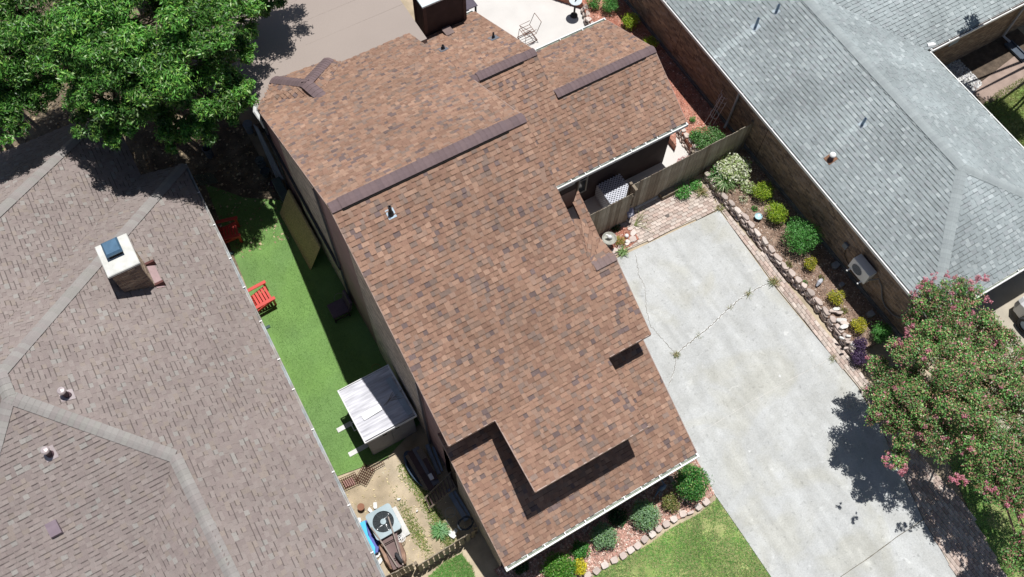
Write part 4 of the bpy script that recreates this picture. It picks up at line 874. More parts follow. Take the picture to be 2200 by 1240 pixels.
# short picket fence at the bottom left, in two leaning runs
a = P(905, 1219); b = P(1030, 1142)
fence('picket_fence', 'short dark picket fence with gaps between the dirt yard and the small grass patch', P(902, 1228), P(1026, 1150), 1.05, 3, pw=0.13, gap=0.045, rails=(0.25, 0.75), lean=0.02, side=-1, jit=0.04, post=True)
fence('picket_gate', 'short dark picket gate beside the upturned wheelbarrow at the bottom edge', P(812, 1262), P(893, 1222), 1.05, 4, pw=0.11, gap=0.02, rails=(0.25, 0.75), lean=0.02, side=-1, jit=0.05, post=False)

# ---- pavers beside and behind the driveway
M_pav = mat('paver_clay', (0.4, 0.3, 0.25), rough=0.95, attr=True, var=0.14, scale=6, grain=0.18, gscale=60, bump=0.3, bscale=60)
PALP = [(0.47, 0.375, 0.325), (0.51, 0.42, 0.37), (0.43, 0.335, 0.29), (0.49, 0.415, 0.365), (0.53, 0.46, 0.41)]
M_sand = mat('joint_sand', (0.46, 0.40, 0.34), rough=1, var=0.3, scale=6, grain=0.3, gscale=80)
def pave(name, poly, seed, keep=300, ang=0.0, z=0.03, pw=0.22, ph=0.11):
    base = flat(name, poly, z - 0.02, M_sand); struct(base); r = random.Random(seed); pl = np.array(poly); lo = pl.min(0); hi = pl.max(0); cache = {}; rest = MB(); items = []
    ca, sa = math.cos(ang), math.sin(ang); R = max(hi - lo) * 1.2; cx, cy = (lo + hi) / 2; j = 0; y = -R
    while y < R:
        x = -R + (pw / 2) * (j % 2)
        while x < R:
            q = (cx + ca * x - sa * y, cy + sa * x + ca * y)
            if inpoly(np.array([q[0]]), np.array([q[1]]), pl)[0]: items.append(q)
            x += pw + 0.008
        y += ph + 0.008; j += 1
    def s_(q):
        x, yy = proj((q[0], q[1], z)); return -1 if not (0 < x < 2200 and 0 < yy < 1240) else 1.0 / ((q[0]) ** 2 + q[1] ** 2 + 700)
    order = sorted(range(len(items)), key=lambda i: -s_(items[i])); big = set(order[:keep])
    for i, q in enumerate(items):
        ci = r.randrange(5); key = (ci, r.randrange(3)); dz = r.uniform(-0.006, 0.006); A = ang + r.uniform(-0.03, 0.03)
        M = Matrix.Translation((q[0], q[1], z + dz)) @ Matrix.Rotation(A, 4, 'Z')
        if i in big:
            if key not in cache:
                mb = MB(); mb.cbox((-pw / 2, -ph / 2, -0.03), (pw / 2, ph / 2, 0.006), 0.006, tuple(v * (0.88 + 0.12 * key[1]) for v in PALP[ci])); cache[key] = mb.mesh('paver', M_pav)
            o = bpy.data.objects.new('paver', cache[key]); sc.collection.objects.link(o); o.matrix_basis = M; adopt(o, base)
        else: rest.cbox((-pw / 2, -ph / 2, -0.03), (pw / 2, ph / 2, 0.006), 0.006, tj(PALP[ci], r, 0.88, 1.1), M=M)
    if rest.f: o = rest.build('paver_field', M_pav, base); o['kind'] = 'stuff'
    return base
rw = pg([(1512, 395), (1540, 430), (1577, 478), (1625, 535), (1668, 588), (1712, 640), (1760, 700), (1800, 745), (1845, 800)])
pave('paver_path', pg([(1547, 450), (1670, 620), (1757, 725), (1846, 834), (1895, 922), (1985, 1117), (2055, 1240), (2140, 1330), (2180, 1280), (2130, 1180), (2070, 1080), (1985, 990), (1900, 890), (1870, 830)]) + [(x + 0.05, y) for x, y in rw[::-1][:-1]] + pg([(1525, 400)]), 5, ang=math.pi / 2)
pave('paver_landing', pg([(1297, 560), (1543, 450), (1520, 396), (1470, 398), (1410, 432), (1355, 458), (1350, 475), (1290, 500), (1262, 530)]), 6, ang=0.0)

# ---- raised bed and its stone walls
M_stone = mat('wall_stone', (0.5, 0.45, 0.42), rough=0.95, attr=True, var=0.12, scale=5, grain=0.12, gscale=50, bump=0.5, bscale=25)
PALS = [(0.54, 0.455, 0.41), (0.48, 0.40, 0.36), (0.60, 0.53, 0.485), (0.42, 0.355, 0.32)]
PALSW = [(0.66, 0.66, 0.64), (0.58, 0.57, 0.55), (0.7, 0.69, 0.66)]
def stone(mb, r, L, W, T, c, M, n=7):
    pts = []; 
    for k in range(n):
        t = 2 * math.pi * (k + r.uniform(-0.25, 0.25)) / n; e = 1 / max(abs(math.cos(t)) ** 6 + abs(math.sin(t)) ** 6, 1e-6) ** (1 / 6); pts.append((math.cos(t) * L / 2 * e * r.uniform(0.88, 1.0), math.sin(t) * W / 2 * e * r.uniform(0.88, 1.0)))
    tl_ = r.uniform(-0.04, 0.04); tl2 = r.uniform(-0.04, 0.04)
    v = [(x * 0.96, y * 0.96, 0) for x, y in pts] + [(x, y, T * 0.75) for x, y in pts] + [(x * 0.92, y * 0.92, T + x * tl_ + y * tl2) for x, y in pts]
    v = [tuple(M @ Vector(p)) for p in v]
    mb.poly(v, [tuple(reversed(range(n))), tuple(range(2 * n, 3 * n))] + [(k, (k + 1) % n, n + (k + 1) % n, n + k) for k in range(n)] + [(n + k, n + (k + 1) % n, 2 * n + (k + 1) % n, 2 * n + k) for k in range(n)], c)
def stonewall(name, label, path, z0, layers, L, W, T, seed, pal=None, step_in=0.02, cat='garden wall'):
    r = random.Random(seed); pal = pal or PALS; t = thing(name, label, cat, (path[0][0], path[0][1], z0))
    P_ = [np.array(p[:2], float) for p in path]; seg = [np.linalg.norm(P_[i + 1] - P_[i]) for i in range(len(P_) - 1)]; tot = sum(seg)
    for k in range(layers):
        s = r.uniform(0, L * 0.5) * (k % 2)
        while s < tot - L * 0.3:
            l = L * r.uniform(0.75, 1.25); m = min(s + l / 2, tot - 1e-4); i = 0; q = m
            while q > seg[i]: q -= seg[i]; i += 1
            d = (P_[i + 1] - P_[i]) / seg[i]; c = P_[i] + d * q; nrm = np.array([-d[1], d[0]])
            c = c + nrm * (-k * step_in + r.uniform(-0.025, 0.025)); tt = T * r.uniform(0.85, 1.1); mb = MB()
            M = Matrix.Translation((c[0], c[1], z0 + k * T)) @ Matrix.Rotation(math.atan2(d[1], d[0]) + r.uniform(-0.1, 0.1), 4, 'Z')
            stone(mb, r, l * 0.95, W * r.uniform(0.85, 1.15), tt, tj(r.choice(pal), r, 0.88, 1.12), M); mb.build('stone', M_stone, t); s += l
    return t
top_px = [(1513, 370), (1530, 392), (1556, 425), (1600, 470), (1640, 520), (1668, 555), (1700, 590), (1733, 622), (1768, 665), (1800, 708), (1838, 755)]
wallp = [tuple(P(x, y, 0.32)[:2]) for x, y in top_px]
stonewall('retaining_wall', 'long dry-stacked stone retaining wall between the driveway pavers and the raised bed', wallp, 0.0, 5, 0.33, 0.19, 0.075, 7, step_in=-0.012)
bed_poly = wallp + [(GW - 0.04, 3.6), (GW - 0.04, 12.0), (15.6, 12.0)]
M_mulch = mat('mulch', (0.20, 0.135, 0.10), rough=1, var=0.35, scale=4, grain=0.4, gscale=70, bump=0.8, bscale=40, col2=(0.28, 0.20, 0.15))
b_ = flat('raised_bed', bed_poly, 0.30, M_mulch, t=0.3); struct(b_)
PALM = [(0.30, 0.2, 0.15), (0.38, 0.29, 0.23), (0.2, 0.13, 0.1), (0.5, 0.42, 0.35)]
M_chip = mat('wood_chip', (0.3, 0.2, 0.15), rough=0.95, attr=True, var=0.15)
c_ = chips('mulch_chips', bed_poly, 0.30, 7000, 0.03, PALM, [4, 3, 3, 1], 19, M_chip); c_['label'] = 'brown mulch chips over the raised bed along the grey house'; c_['category'] = 'mulch'
# upper bed beside the wing
ub_path_px = [(1452, 262), (1466, 285), (1480, 305), (1492, 325), (1503, 342)]
up_ = [tuple(P(x, y, 0.40)[:2]) for x, y in ub_path_px]; low_ = [(p[0], p[1]) for p in up_]
ubx = [tuple(P(x, y, 0.35)[:2]) for x, y in ((1252, 5), (1262, 40), (1290, 68), (1310, 78))]
stonewall('stacked_stone_edge', 'stacked stone edging below the wing gutter corner beside the green bush', up_, 0.0, 5, 0.26, 0.2, 0.08, 9, step_in=-0.03)
stonewall('patio_stone_edge', 'curved stone edging between the pale patio and the red bark bed', ubx, 0.0, 4, 0.3, 0.2, 0.085, 10, step_in=-0.02)
M_red = mat('red_bark', (0.36, 0.15, 0.105), rough=1, var=0.3, scale=5, grain=0.35, gscale=60, bump=0.7, bscale=40, col2=(0.45, 0.23, 0.17))
ubp = [ubx[0], ubx[1], ubx[2], (14.4, 18.3), (15.0, 17.0), (15.0, 13.2), up_[0], up_[2], up_[4], (16.1, 12.0), (GW - 0.04, 12.1), (GW - 0.04, 24), (13.0, 24)]
b_ = flat('bark_bed', ubp, 0.33, M_red, t=0.33); struct(b_)
PALRB = [(0.46, 0.2, 0.14), (0.58, 0.32, 0.25), (0.34, 0.13, 0.09), (0.65, 0.45, 0.38)]
c_ = chips('red_bark_chips', ubp, 0.33, 9000, 0.032, PALRB, [4, 3, 3, 1], 20, M_chip); c_['label'] = 'red bark chips between the wing and the grey house'; c_['category'] = 'mulch'
# front bed with single row of stones
fb_px = [(1090, 1260), (1270, 1232), (1330, 1195), (1385, 1155), (1430, 1122), (1468, 1112), (1520, 1075), (1535, 1062), (1520, 1030), (1495, 985), (1440, 1000), (1060, 1225)]
fbp = pg(fb_px); b_ = flat('front_bed', fbp, 0.02, mat('pink_rock_bed', (0.40, 0.25, 0.20), rough=1, var=0.3, scale=5, grain=0.35, gscale=60, bump=0.7, bscale=40)); struct(b_)
PALPR = [(0.55, 0.32, 0.26), (0.65, 0.45, 0.38), (0.45, 0.24, 0.19), (0.72, 0.6, 0.52)]
c_ = chips('pink_rock', fbp, 0.03, 7500, 0.032, PALPR, [4, 3, 3, 2], 22, M_chip); c_['label'] = 'pink crushed rock mulch in the front flower bed'; c_['category'] = 'rock mulch'
fs_ = [(780, 1085), (850, 1050), (915, 1005), (990, 965), (1060, 930), (1120, 885), (1175, 850), (1230, 800), (1290, 760), (1340, 715), (1400, 680), (1460, 640), (1530, 600), (1592, 590), (1655, 545), (1715, 505)]
bo = thing('stone_border', 'single row of tan edging stones around the front flower bed', 'garden border', P(1400, 1150)); r = random.Random(8)
fsw = [P(1050 + x / 3.667, 940 + y / 3.667, 0.1) for x, y in fs_]
for i, p in enumerate(fsw):
    d = fsw[min(i + 1, len(fsw) - 1)] - fsw[max(i - 1, 0)]; mb = MB()
    stone(mb, r, 0.245, 0.22 if i != 13 else 0.1, 0.10, tj(PALS[i % 3], r, 0.92, 1.1), Matrix.Translation((p[0], p[1], 0.0)) @ Matrix.Rotation(math.atan2(d[1], d[0]) + r.uniform(-0.12, 0.12), 4, 'Z'), n=8); mb.build('stone', M_stone, bo)
# small island bed
ib = pg([(1292, 520), (1290, 500), (1330, 490), (1358, 492), (1372, 515), (1355, 530), (1322, 545), (1305, 545)]); b_ = flat('corner_bed', ib, 0.06, M_red, t=0.06); struct(b_)
c_ = chips('corner_bark', ib, 0.07, 900, 0.03, PALRB, [4, 3, 3, 1], 23, M_chip); c_['label'] = 'red bark in the small corner bed by the gate'; c_['category'] = 'mulch'
bo = thing('corner_border', 'tan stones edging the small corner bed by the gate and statue', 'garden border', P(1340, 530)); r = random.Random(18)
for (x, y), (l, wd_s) in zip([(700, 872), (822, 800), (955, 712), (1062, 640), (1065, 530), (1012, 452)], [(0.3, 0.2), (0.28, 0.2), (0.26, 0.2), (0.3, 0.26), (0.3, 0.2), (0.2, 0.14)]):
    p = P(1240 + x / 8.856, 440 + y / 8.856, 0.12); mb = MB(); stone(mb, r, l, wd_s, 0.12, tj(PALS[r.randrange(3)], r, 0.98, 1.15), Matrix.Translation((p[0], p[1], 0)) @ Matrix.Rotation(r.uniform(-0.2, 0.5), 4, 'Z'), 7); mb.build('stone', M_stone, bo)
# loose white stones on the wall end
for i, (x, y, l, g_) in enumerate([(1790, 668, 0.32, 1), (1797, 664, 0.3, 1), (1803, 672, 0.28, 1), (1808, 688, 0.4, 1), (1814, 694, 0.36, 1), (1812, 702, 0.4, 1), (1832, 690, 0.16, 1), (1808, 726, 0.2, 0), (1821, 735, 0.22, 1), (1833, 740, 0.22, 1), (1845, 738, 0.24, 1), (1822, 722, 0.2, 1), (1818, 748, 0.2, 1)]):
    p = P(x, y, 0.42); r = random.Random(90 + i); mb = MB(); stone(mb, r, l, l * 0.4, 0.07, (PALSW if i % 2 else PALS)[r.randrange(3)], Matrix.Translation((0, 0, 0)) , 6)
    o = mb.build('loose_stone', M_stone); o.location = V((p[0], p[1], 0.36 + 0.02 * (i % 3))); o.rotation_euler = (0.15 * (i % 3 - 1), 0.1, r.uniform(-0.9, -0.2)); tag(o, 'one of the pale broken stones heaped at the lower end of the retaining wall', 'stone', 'broken stones heaped on the retaining wall')
# ================================================================== left side yard things
M_red_pl = mat('red_paint', (0.56, 0.075, 0.06), rough=0.4, var=0.08, scale=6)
def adirondack(loc, rz, label):
    t = thing('garden_chair', label, 'chair', loc, rz, 'red slatted garden chairs')
    def pt(name, mb): 
        me = mb.mesh(name, M_red_pl); o = bpy.data.objects.new(name, me); sc.collection.objects.link(o); o.parent = t; return o
    for k in range(5):      # seat slats run across, seat faces +x
        mb = MB(); x = 0.02 + k * 0.108; z = 0.30 + 0.028 * k; mb.cbox((x, -0.27, z), (x + 0.085, 0.27, z + 0.022), 0.006); pt('seat_slat', mb)
    for k in range(5):      # back slats, fan
        y0 = -0.26 + k * 0.106; mb = MB(); M = Matrix.Translation((0.0, 0, 0.30)) @ Matrix.Rotation(-0.45, 4, 'Y'); hh = 0.62 + 0.08 * (2 - abs(k - 2)) / 2
        mb.box((-0.02, y0, 0), (0.002, y0 + 0.085, hh), M=M); pt('back_slat', mb)
    for s in (-1, 1):
        mb = MB(); mb.cbox((-0.18, s * 0.345 - 0.06, 0.55), (0.62, s * 0.345 + 0.06, 0.575), 0.008); pt('armrest', mb)
        mb = MB(); mb.box((0.5, s * 0.31 - 0.02, 0), (0.58, s * 0.31 + 0.02, 0.55)); pt('leg', mb)
        mb = MB(); mb.box((-0.04, 0 - 0.02, -0.02), (0.75, 0.02, 0.09), M=Matrix.Translation((-0.2, s * 0.28, 0.06)) @ Matrix.Rotation(-0.36, 4, 'Y')); pt('leg', mb)
    mb = MB(); mb.box((-0.02, -0.36, 0.52), (0.03, 0.36, 0.55), M=Matrix.Translation((-0.12, 0, 0))); pt('back_rail', mb)
    return t
c1_ = adirondack(P(556, 652), 0.0, 'bright red slatted garden chair standing in the sun on the artificial lawn')
c1_.location = V(P(552, 657)); c1_.rotation_euler = (0, 0, 0.05)
c2_ = copy_tree(c1_); c2_.location = V(P(483, 512)); c2_.rotation_euler = (0, 0, -0.25); c2_['label'] = 'red slatted garden chair in the dappled tree shade at the end of the artificial lawn'

# leaning sheet of strand board
M_osb = mat('strand_board', (0.62, 0.46, 0.23), rough=0.85, var=0.3, scale=16, stretch=(1, 1, 2.5), grain=0.2, gscale=40, detail=6)
ob_ = thing('strand_board_sheet', 'tan strand board sheets leaning against the side wall of the tall house', 'board', P(640, 520))
mb = MB(); y0_, y1_ = P(667, 581)[1], P(602, 458)[1]; xb = P(667, 581)[0]
for k, dx in enumerate((0.0, 0.035)):
    mb = MB(); zt_b = 1.10; xt = XW - 0.16; mb.poly([(xb + dx, y0_ + 0.05 * k, 0), (xb + dx, y1_, 0), (xt + dx, y1_, zt_b), (xt + dx, y0_ + 0.05 * k, zt_b), (xb + dx + 0.02, y0_ + 0.05 * k, 0), (xb + dx + 0.02, y1_, 0), (xt + dx + 0.02, y1_, zt_b + 0.005), (xt + dx + 0.02, y0_ + 0.05 * k, zt_b + 0.005)], [(0, 3, 2, 1), (4, 5, 6, 7), (0, 1, 5, 4), (1, 2, 6, 5), (2, 3, 7, 6), (3, 0, 4, 7)]); mb.build('sheet', M_osb, ob_)

# long pipes stacked on the ground against the wall
pp = thing('pipe_bundle', 'long pale plastic pipes stored along the far end of the side wall', 'pipes', P(570, 325)); M_pvc = mat('grey_pvc', (0.42, 0.45, 0.48), rough=0.4)
for k in range(4):
    a = P(546 + 2.5 * k, 268 + k * 2, 0.45 + 0.06 * k); b = P(596 + 4 * k, 385, 0.3 + 0.06 * k); mb = MB(); mb.tube([a, b], 0.03, 8); mb.build('pipe', M_pvc, pp)
for q in ((552, 285), (592, 378)): a = P(*q); mb = MB(); mb.box((a[0] - 0.1, a[1] - 0.1, 0), (a[0] + 0.35, a[1] + 0.1, 0.32)); mb.build('block', M_wood3, pp)
# long gutter lengths in the front part
gl = thing('gutter_lengths', 'grey-blue lengths of old gutter lying along the wall behind the picket fence', 'gutter', P(950, 1000)); M_bl = mat('blue_grey_enamel', (0.27, 0.33, 0.42), rough=0.5, var=0.15, scale=6)
for (x0, y0, x1, y1, w_) in ((917, 955, 943, 1018, 0.11), (930, 960, 950, 1012, 0.07), (962, 1052, 1002, 1118, 0.13), (975, 1055, 1008, 1108, 0.08)):
    a, b = P(x0, y0, 0.12), P(x1, y1, 0.12); d = (b - a) / np.linalg.norm(b - a); n = np.array([-d[1], d[0], 0]) * w_ / 2; mb = MB()
    mb.slab([a - n, b - n, b + n, a + n], 0.05); mb.slab([a - n * 1.05 + [0, 0, 0.03], b - n * 1.05 + [0, 0, 0.03], b - n * 0.8 + [0, 0, 0.03], a - n * 0.8 + [0, 0, 0.03]], 0.03); mb.slab([a + n * 0.8 + [0, 0, 0.03], b + n * 0.8 + [0, 0, 0.03], b + n * 1.05 + [0, 0, 0.03], a + n * 1.05 + [0, 0, 0.03]], 0.03); mb.build('gutter_length', M_bl, gl)

# brown patio chair in the shade
pc = thing('patio_chair', 'brown cushioned patio chair in the shade against the tall house wall', 'chair', P(728, 668)); q = P(722, 680, 0.0); M_bc = mat('plum_cushion', (0.12, 0.085, 0.11), rough=0.8); M_bf = mat('brown_frame', (0.06, 0.045, 0.04))
a = P(726, 662, 0.42); mb = MB(); mb.cbox((a[0] - 0.28, a[1] - 0.27, 0.34), (a[0] + 0.28, a[1] + 0.27, 0.44), 0.02); mb.build('seat', M_bc, pc)
mb = MB(); mb.cbox((0, -0.27, 0), (0.09, 0.27, 0.55), 0.02, M=Matrix.Translation((a[0] + 0.26, a[1], 0.36)) @ Matrix.Rotation(0.2, 4, 'Y')); mb.build('backrest', M_bc, pc)
for sx in (-0.25, 0.25):
    for sy in (-0.25, 0.25): mb = MB(); mb.box((a[0] + sx - 0.02, a[1] + sy - 0.02, 0), (a[0] + sx + 0.02, a[1] + sy + 0.02, 0.34)); mb.build('leg', M_bf, pc)
for s_y in (-0.27,): mb = MB(); mb.box((a[0] - 0.28, a[1] + s_y - 0.03, 0.2), (a[0] + 0.28, a[1] + s_y, 0.24)); mb.build('stretcher', M_bf, pc)
def ring(name, label, cat, px, z, R, r, m, seg=26, tilt=0.0):
    t = MB(); c = P(*px, z); pts = [(c[0] + R * math.cos(2 * math.pi * k / seg), c[1] + R * math.sin(2 * math.pi * k / seg), c[2] + tilt * math.cos(2 * math.pi * k / seg)) for k in range(seg + 1)]
    t.tube(pts, r, 6, cap=False); o = t.build(name, m); return tag(o, label, cat)
ring('wire_hoop', 'thin grey wire hoop lying beside the brown patio chair', 'hoop', (729, 640), 0.3, 0.17, 0.008, mat('wire_grey', (0.25, 0.25, 0.25)))
ring('yellow_hoop', 'thin tan wire hoop on the shaded turf behind the shed', 'hoop', (808, 791), 0.03, 0.14, 0.008, mat('wire_tan', (0.3, 0.22, 0.08)))
ring('planter_hoop', 'pale wire hoop in the shade beside the picket fence', 'hoop', (967, 1101), 0.05, 0.15, 0.010, mat('wire_pale', (0.45, 0.45, 0.45)))
ring('dark_hoop', 'second darker wire hoop in the shade beside the pale one', 'hoop', (972, 1117), 0.03, 0.17, 0.008, mat('wire_grey', (0.25, 0.25, 0.25)))
# shed
SX0, SX1, SY0, SY1, SZ = 0.50, 2.10, 8.52, 10.27, 1.72
sh = thing('garden_shed', 'low white metal storage shed with corrugated lid standing on the turf', 'shed', (1.3, 9.4, 0)); M_resin = mat('shed_resin', (0.27, 0.27, 0.29), rough=0.6, var=0.08); M_lid = mat('shed_lid', (0.60, 0.60, 0.64), rough=0.5, var=0.22, scale=3.5, stretch=(0.5, 4.5, 1), col2=(0.46, 0.46, 0.50))
mb = MB(); mb.box((SX0 + 0.04, SY0 + 0.04, 0), (SX1 - 0.04, SY1 - 0.04, SZ - 0.06)); mb.build('body', M_resin, sh)
xm = (SX0 + SX1) / 2
for k, (a, b) in enumerate(((SX0 + 0.07, xm - 0.01), (xm + 0.01, SX1 - 0.07))):
    mb = MB(); mb.cbox((a, SY0 + 0.015, 0.06), (b, SY0 + 0.04, SZ - 0.1), 0.006); dr_ = mb.build('door', M_resin, sh)
    mb = MB(); cx = (a + b) / 2 + (0.16 if k == 0 else -0.16); mb.box((cx - 0.07, SY0 + 0.008, SZ - 0.42), (cx + 0.07, SY0 + 0.02, SZ - 0.28)); mb.build('handle', M_black, dr_)
mb = MB(); n = 70; prof = []
for k in range(n + 1):
    y = SY0 + (SY1 - SY0) * k / n; prof.append((y, SZ + 0.012 * math.cos(k * 2 * math.pi / 7) + 0.02 * (1 - abs(2 * k / n - 1))))
mb.xprism(prof + [(SY1, SZ - 0.05), (SY0, SZ - 0.05)], SX0 - 0.01, SX1 + 0.01); mb.build('lid', M_lid, sh)
mb = MB(); mb.cbox((SX0 - 0.05, SY0 - 0.03, SZ - 0.1), (SX0 - 0.01, SY1 + 0.02, SZ + 0.01), 0.012); mb.cbox((SX1 + 0.01, SY0 - 0.03, SZ - 0.1), (SX1 + 0.06, SY1 + 0.02, SZ + 0.01), 0.012); mb.cbox((SX0 - 0.05, SY0 - 0.06, SZ - 0.1), (SX1 + 0.06, SY0 - 0.03, SZ + 0.012), 0.012); mb.cbox((SX0 - 0.05, SY1 + 0.02, SZ - 0.1), (SX1 + 0.06, SY1 + 0.05, SZ + 0.02), 0.012); mb.build('lid_rim', M_white, sh)
hx, hy = P(750, 890, 1.1)[:2]; mb = MB(); mb.tube([(SX0 + 0.02, SY0 + 0.98, 0.9), (SX0 - 0.13, SY0 + 0.98, 0.9), (SX0 - 0.13, SY0 + 0.72, 0.9), (SX0 + 0.02, SY0 + 0.72, 0.9)], 0.02, 6); mb.build('side_handle', M_white, sh)
bt = thing('white_board', 'short white board lying across the shed lid', 'board', P(796, 884, 1.78)); a, b = P(779, 898, SZ + 0.06), P(818, 874, SZ + 0.06); d = (b - a) / np.linalg.norm(b - a); n = np.array([-d[1], d[0], 0]) * 0.095; mb = MB(); mb.slab([a - n, b - n, b + n, a + n], 0.025); mb.build('board', mat('bright_white', (0.82, 0.82, 0.82)), bt)
bt = thing('grey_plank', 'long blue-grey plank lying along the house side of the shed lid', 'board', P(857, 850, 1.78)); a, b = P(834, 812, SZ + 0.06), P(882, 889, SZ + 0.06); d = (b - a) / np.linalg.norm(b - a); n = np.array([-d[1], d[0], 0]) * 0.09; mb = MB(); mb.slab([a - n, b - n, b + n, a + n], 0.03); mb.build('plank', mat('blue_grey_plank', (0.36, 0.42, 0.48)), bt)
tw = thing('twig_pile', 'small heap of twigs lying on the shed lid', 'twigs', P(838, 860, 1.78)); r = random.Random(5); mb = MB()
for k in range(7): a = P(824 + 5 * k, 872 - 4 * k + r.uniform(-3, 3), SZ + 0.05); b = a + np.array([r.uniform(0.1, 0.4), r.uniform(-0.15, 0.2), 0.02]); mb.tube([a, b], 0.007, 5)
mb.build('twigs', M_wood3, tw)
for i, (x0, y0, x1, y1, lb) in enumerate(((725, 926, 756, 909, 'white stepping slab on the turf nearest the shed handle'), (750, 978, 790, 956, 'white stepping slab on the turf near the shed door corner'))):
    a, b = P(x0, y0), P(x1, y1); d = (b - a) / np.linalg.norm(b - a); n = np.array([-d[1], d[0], 0]) * 0.075; mb = MB(); z = np.array([0, 0, 0.035]); mb.slab([a - n + z, b - n + z, b + n + z, a + n + z], 0.04); tag(mb.build('stepping_slab', mat('slab_white', (0.62, 0.62, 0.60))), lb, 'slab', 'white slabs on the turf')
for i, (x, y) in enumerate(((496, 544), (573, 703))):
    a = P(x, y, 0.05); mb = MB(); mb.cbox((a[0] - 0.11, a[1] - 0.05, 0), (a[0] + 0.11, a[1] + 0.05, 0.05), 0.01); tag(mb.build('solar_light', mat('solar_panel', (0.06, 0.10, 0.10), rough=0.3)), ('small dark solar lamp on the turf edge near the shaded red chair', 'small dark solar lamp on the turf edge below the sunny red chair')[i], 'lamp', 'solar lamps on the turf')

# blue tub loaded with old boards
tb_ = thing('blue_tub', 'dark blue oval tub in the shade holding old boards and tarp', 'tub', P(905, 1005)); c = P(902, 1012, 0.2); a0 = P(876, 985, 0.2); a1 = P(925, 1050, 0.2); L_ = np.linalg.norm(a1 - a0) / 2 + 0.1; an = math.atan2((a1 - a0)[1], (a1 - a0)[0]); M = Matrix.Translation((c[0], c[1], 0)) @ Matrix.Rotation(an, 4, 'Z') @ Matrix.Scale(2.6, 4, (1, 0, 0))
mb = MB(); mb.lathe([(0.001, 0.02), (0.22, 0.02), (0.27, 0.24), (0.29, 0.25), (0.27, 0.26), (0.24, 0.24), (0.2, 0.06), (0.001, 0.05)], M=M, seg=30); mb.build('tub', mat('navy_plastic', (0.075, 0.11, 0.16), rough=0.4), tb_)
ld = thing('old_boards', 'dark brown boards and grey tarp heaped on the blue tub', 'boards', P(905, 1000, 0.3)); r = random.Random(2)
for k, (x0, y0, x1, y1, w_, z) in enumerate(((874, 978, 918, 1052, 0.06, 0.34), (883, 968, 930, 1050, 0.13, 0.36), (892, 962, 938, 1040, 0.11, 0.42), (900, 965, 930, 1015, 0.09, 0.47), (912, 985, 936, 1030, 0.07, 0.49))):
    a, b = P(x0, y0, z), P(x1, y1, z); d = (b - a) / np.linalg.norm(b - a); n = np.array([-d[1], d[0], 0]) * w_; mb = MB(); mb.slab([a - n, b - n, b + n, a + n], 0.03); mb.build('board', [M_wood3, mat('dark_plum_board', (0.10, 0.065, 0.065)), mat('tarp_grey', (0.12, 0.13, 0.17), rough=0.3)][k % 3], ld)
a = P(926, 1024, 0.55); mb = MB(); mb.cbox((a[0] - 0.06, a[1] - 0.09, 0.5), (a[0] + 0.06, a[1] + 0.1, 0.55), 0.01); tag(mb.build('white_scrap', M_white), 'white plastic scrap on the heap of old boards', 'scrap')
# slatted rack leaning against the wall
rk = thing('slatted_rack', 'dark brown slatted rack or short ladder leaning from the ground to the wall', 'rack', P(940, 1060)); la, lb_ = P(911, 1072, 0.3), P(969, 1014, 0.9); ra, rb = P(921, 1093, 0.3), P(979, 1048, 0.9)
for a, b in ((la, lb_), (ra, rb)): mb = MB(); mb.tube([a, b], 0.025, 4); mb.build('rail', M_wood3, rk)
for k in range(9): t = (k + 0.5) / 9; a = la + (lb_ - la) * t; b = ra + (rb - ra) * t; mb = MB(); d = (lb_ - la) / np.linalg.norm(lb_ - la) * 0.022; mb.slab([a - d, b - d, b + d, a + d], 0.015); mb.build('slat', mat('dark_plum_board', (0.10, 0.065, 0.065)), rk)
# coil of hose hung at the fence end
hc = thing('hose_coil', 'dark hose coiled over the end of the picket fence by the house wall', 'hose', P(1003, 1125)); mb = MB(); c = P(1000, 1122, 0.95); pts = []
for k in range(130): t = k * 2 * math.pi / 22; R = 0.17 + 0.02 * math.sin(k * 0.7); pts.append((c[0] + R * math.cos(t) * 1.3, c[1] + R * math.sin(t), c[2] + 0.03 * math.sin(t * 0.31) + k * 0.0006 - 0.2))
mb.tube(pts, 0.011, 5); mb.build('hose', mat('dark_hose', (0.07, 0.085, 0.10), rough=0.4), hc)
# condenser
AC = thing('air_condenser', 'square grey-blue air conditioning condenser with round fan grille on the dirt yard', 'air conditioner', (-0.1, 6.4, 0)); ax0, ax1, ay0, ay1, az = -0.50, 0.30, 5.98, 6.83, 0.80
M_ac = mat('condenser_enamel', (0.30, 0.385, 0.42), rough=0.45, var=0.08); M_acd = mat('condenser_dark', (0.03, 0.035, 0.04))
def rsq(x0, x1, y0, y1, c_, n=5, mid=0):
    pts = []
    for cx, cy, a0 in ((x1 - c_, y0 + c_, -90), (x1 - c_, y1 - c_, 0), (x0 + c_, y1 - c_, 90), (x0 + c_, y0 + c_, 180)):
        for k in range(n + 1): t = math.radians(a0 + 90 * k / n); pts.append((cx + c_ * math.cos(t), cy + c_ * math.sin(t)))
        if mid:
            nx, ny = {-90: (x1, y1 - c_), 0: (x0 + c_, y1), 90: (x0, y0 + c_), 180: (x1 - c_, y0)}[a0]; px_, py_ = pts[-1]
            for k in range(1, mid): pts.append((px_ + (nx - px_) * k / mid, py_ + (ny - py_) * k / mid))
    return pts
mb = MB(); mb.prism(rsq(ax0 + 0.03, ax1 - 0.03, ay0 + 0.03, ay1 - 0.03, 0.08), 0.06, az - 0.07); mb.build('coil_body', M_acd, AC)
acx, acy = (ax0 + ax1) / 2, (ay0 + ay1) / 2; outer = rsq(ax0, ax1, ay0, ay1, 0.09, 6, 10); n = len(outer); Rf = 0.31
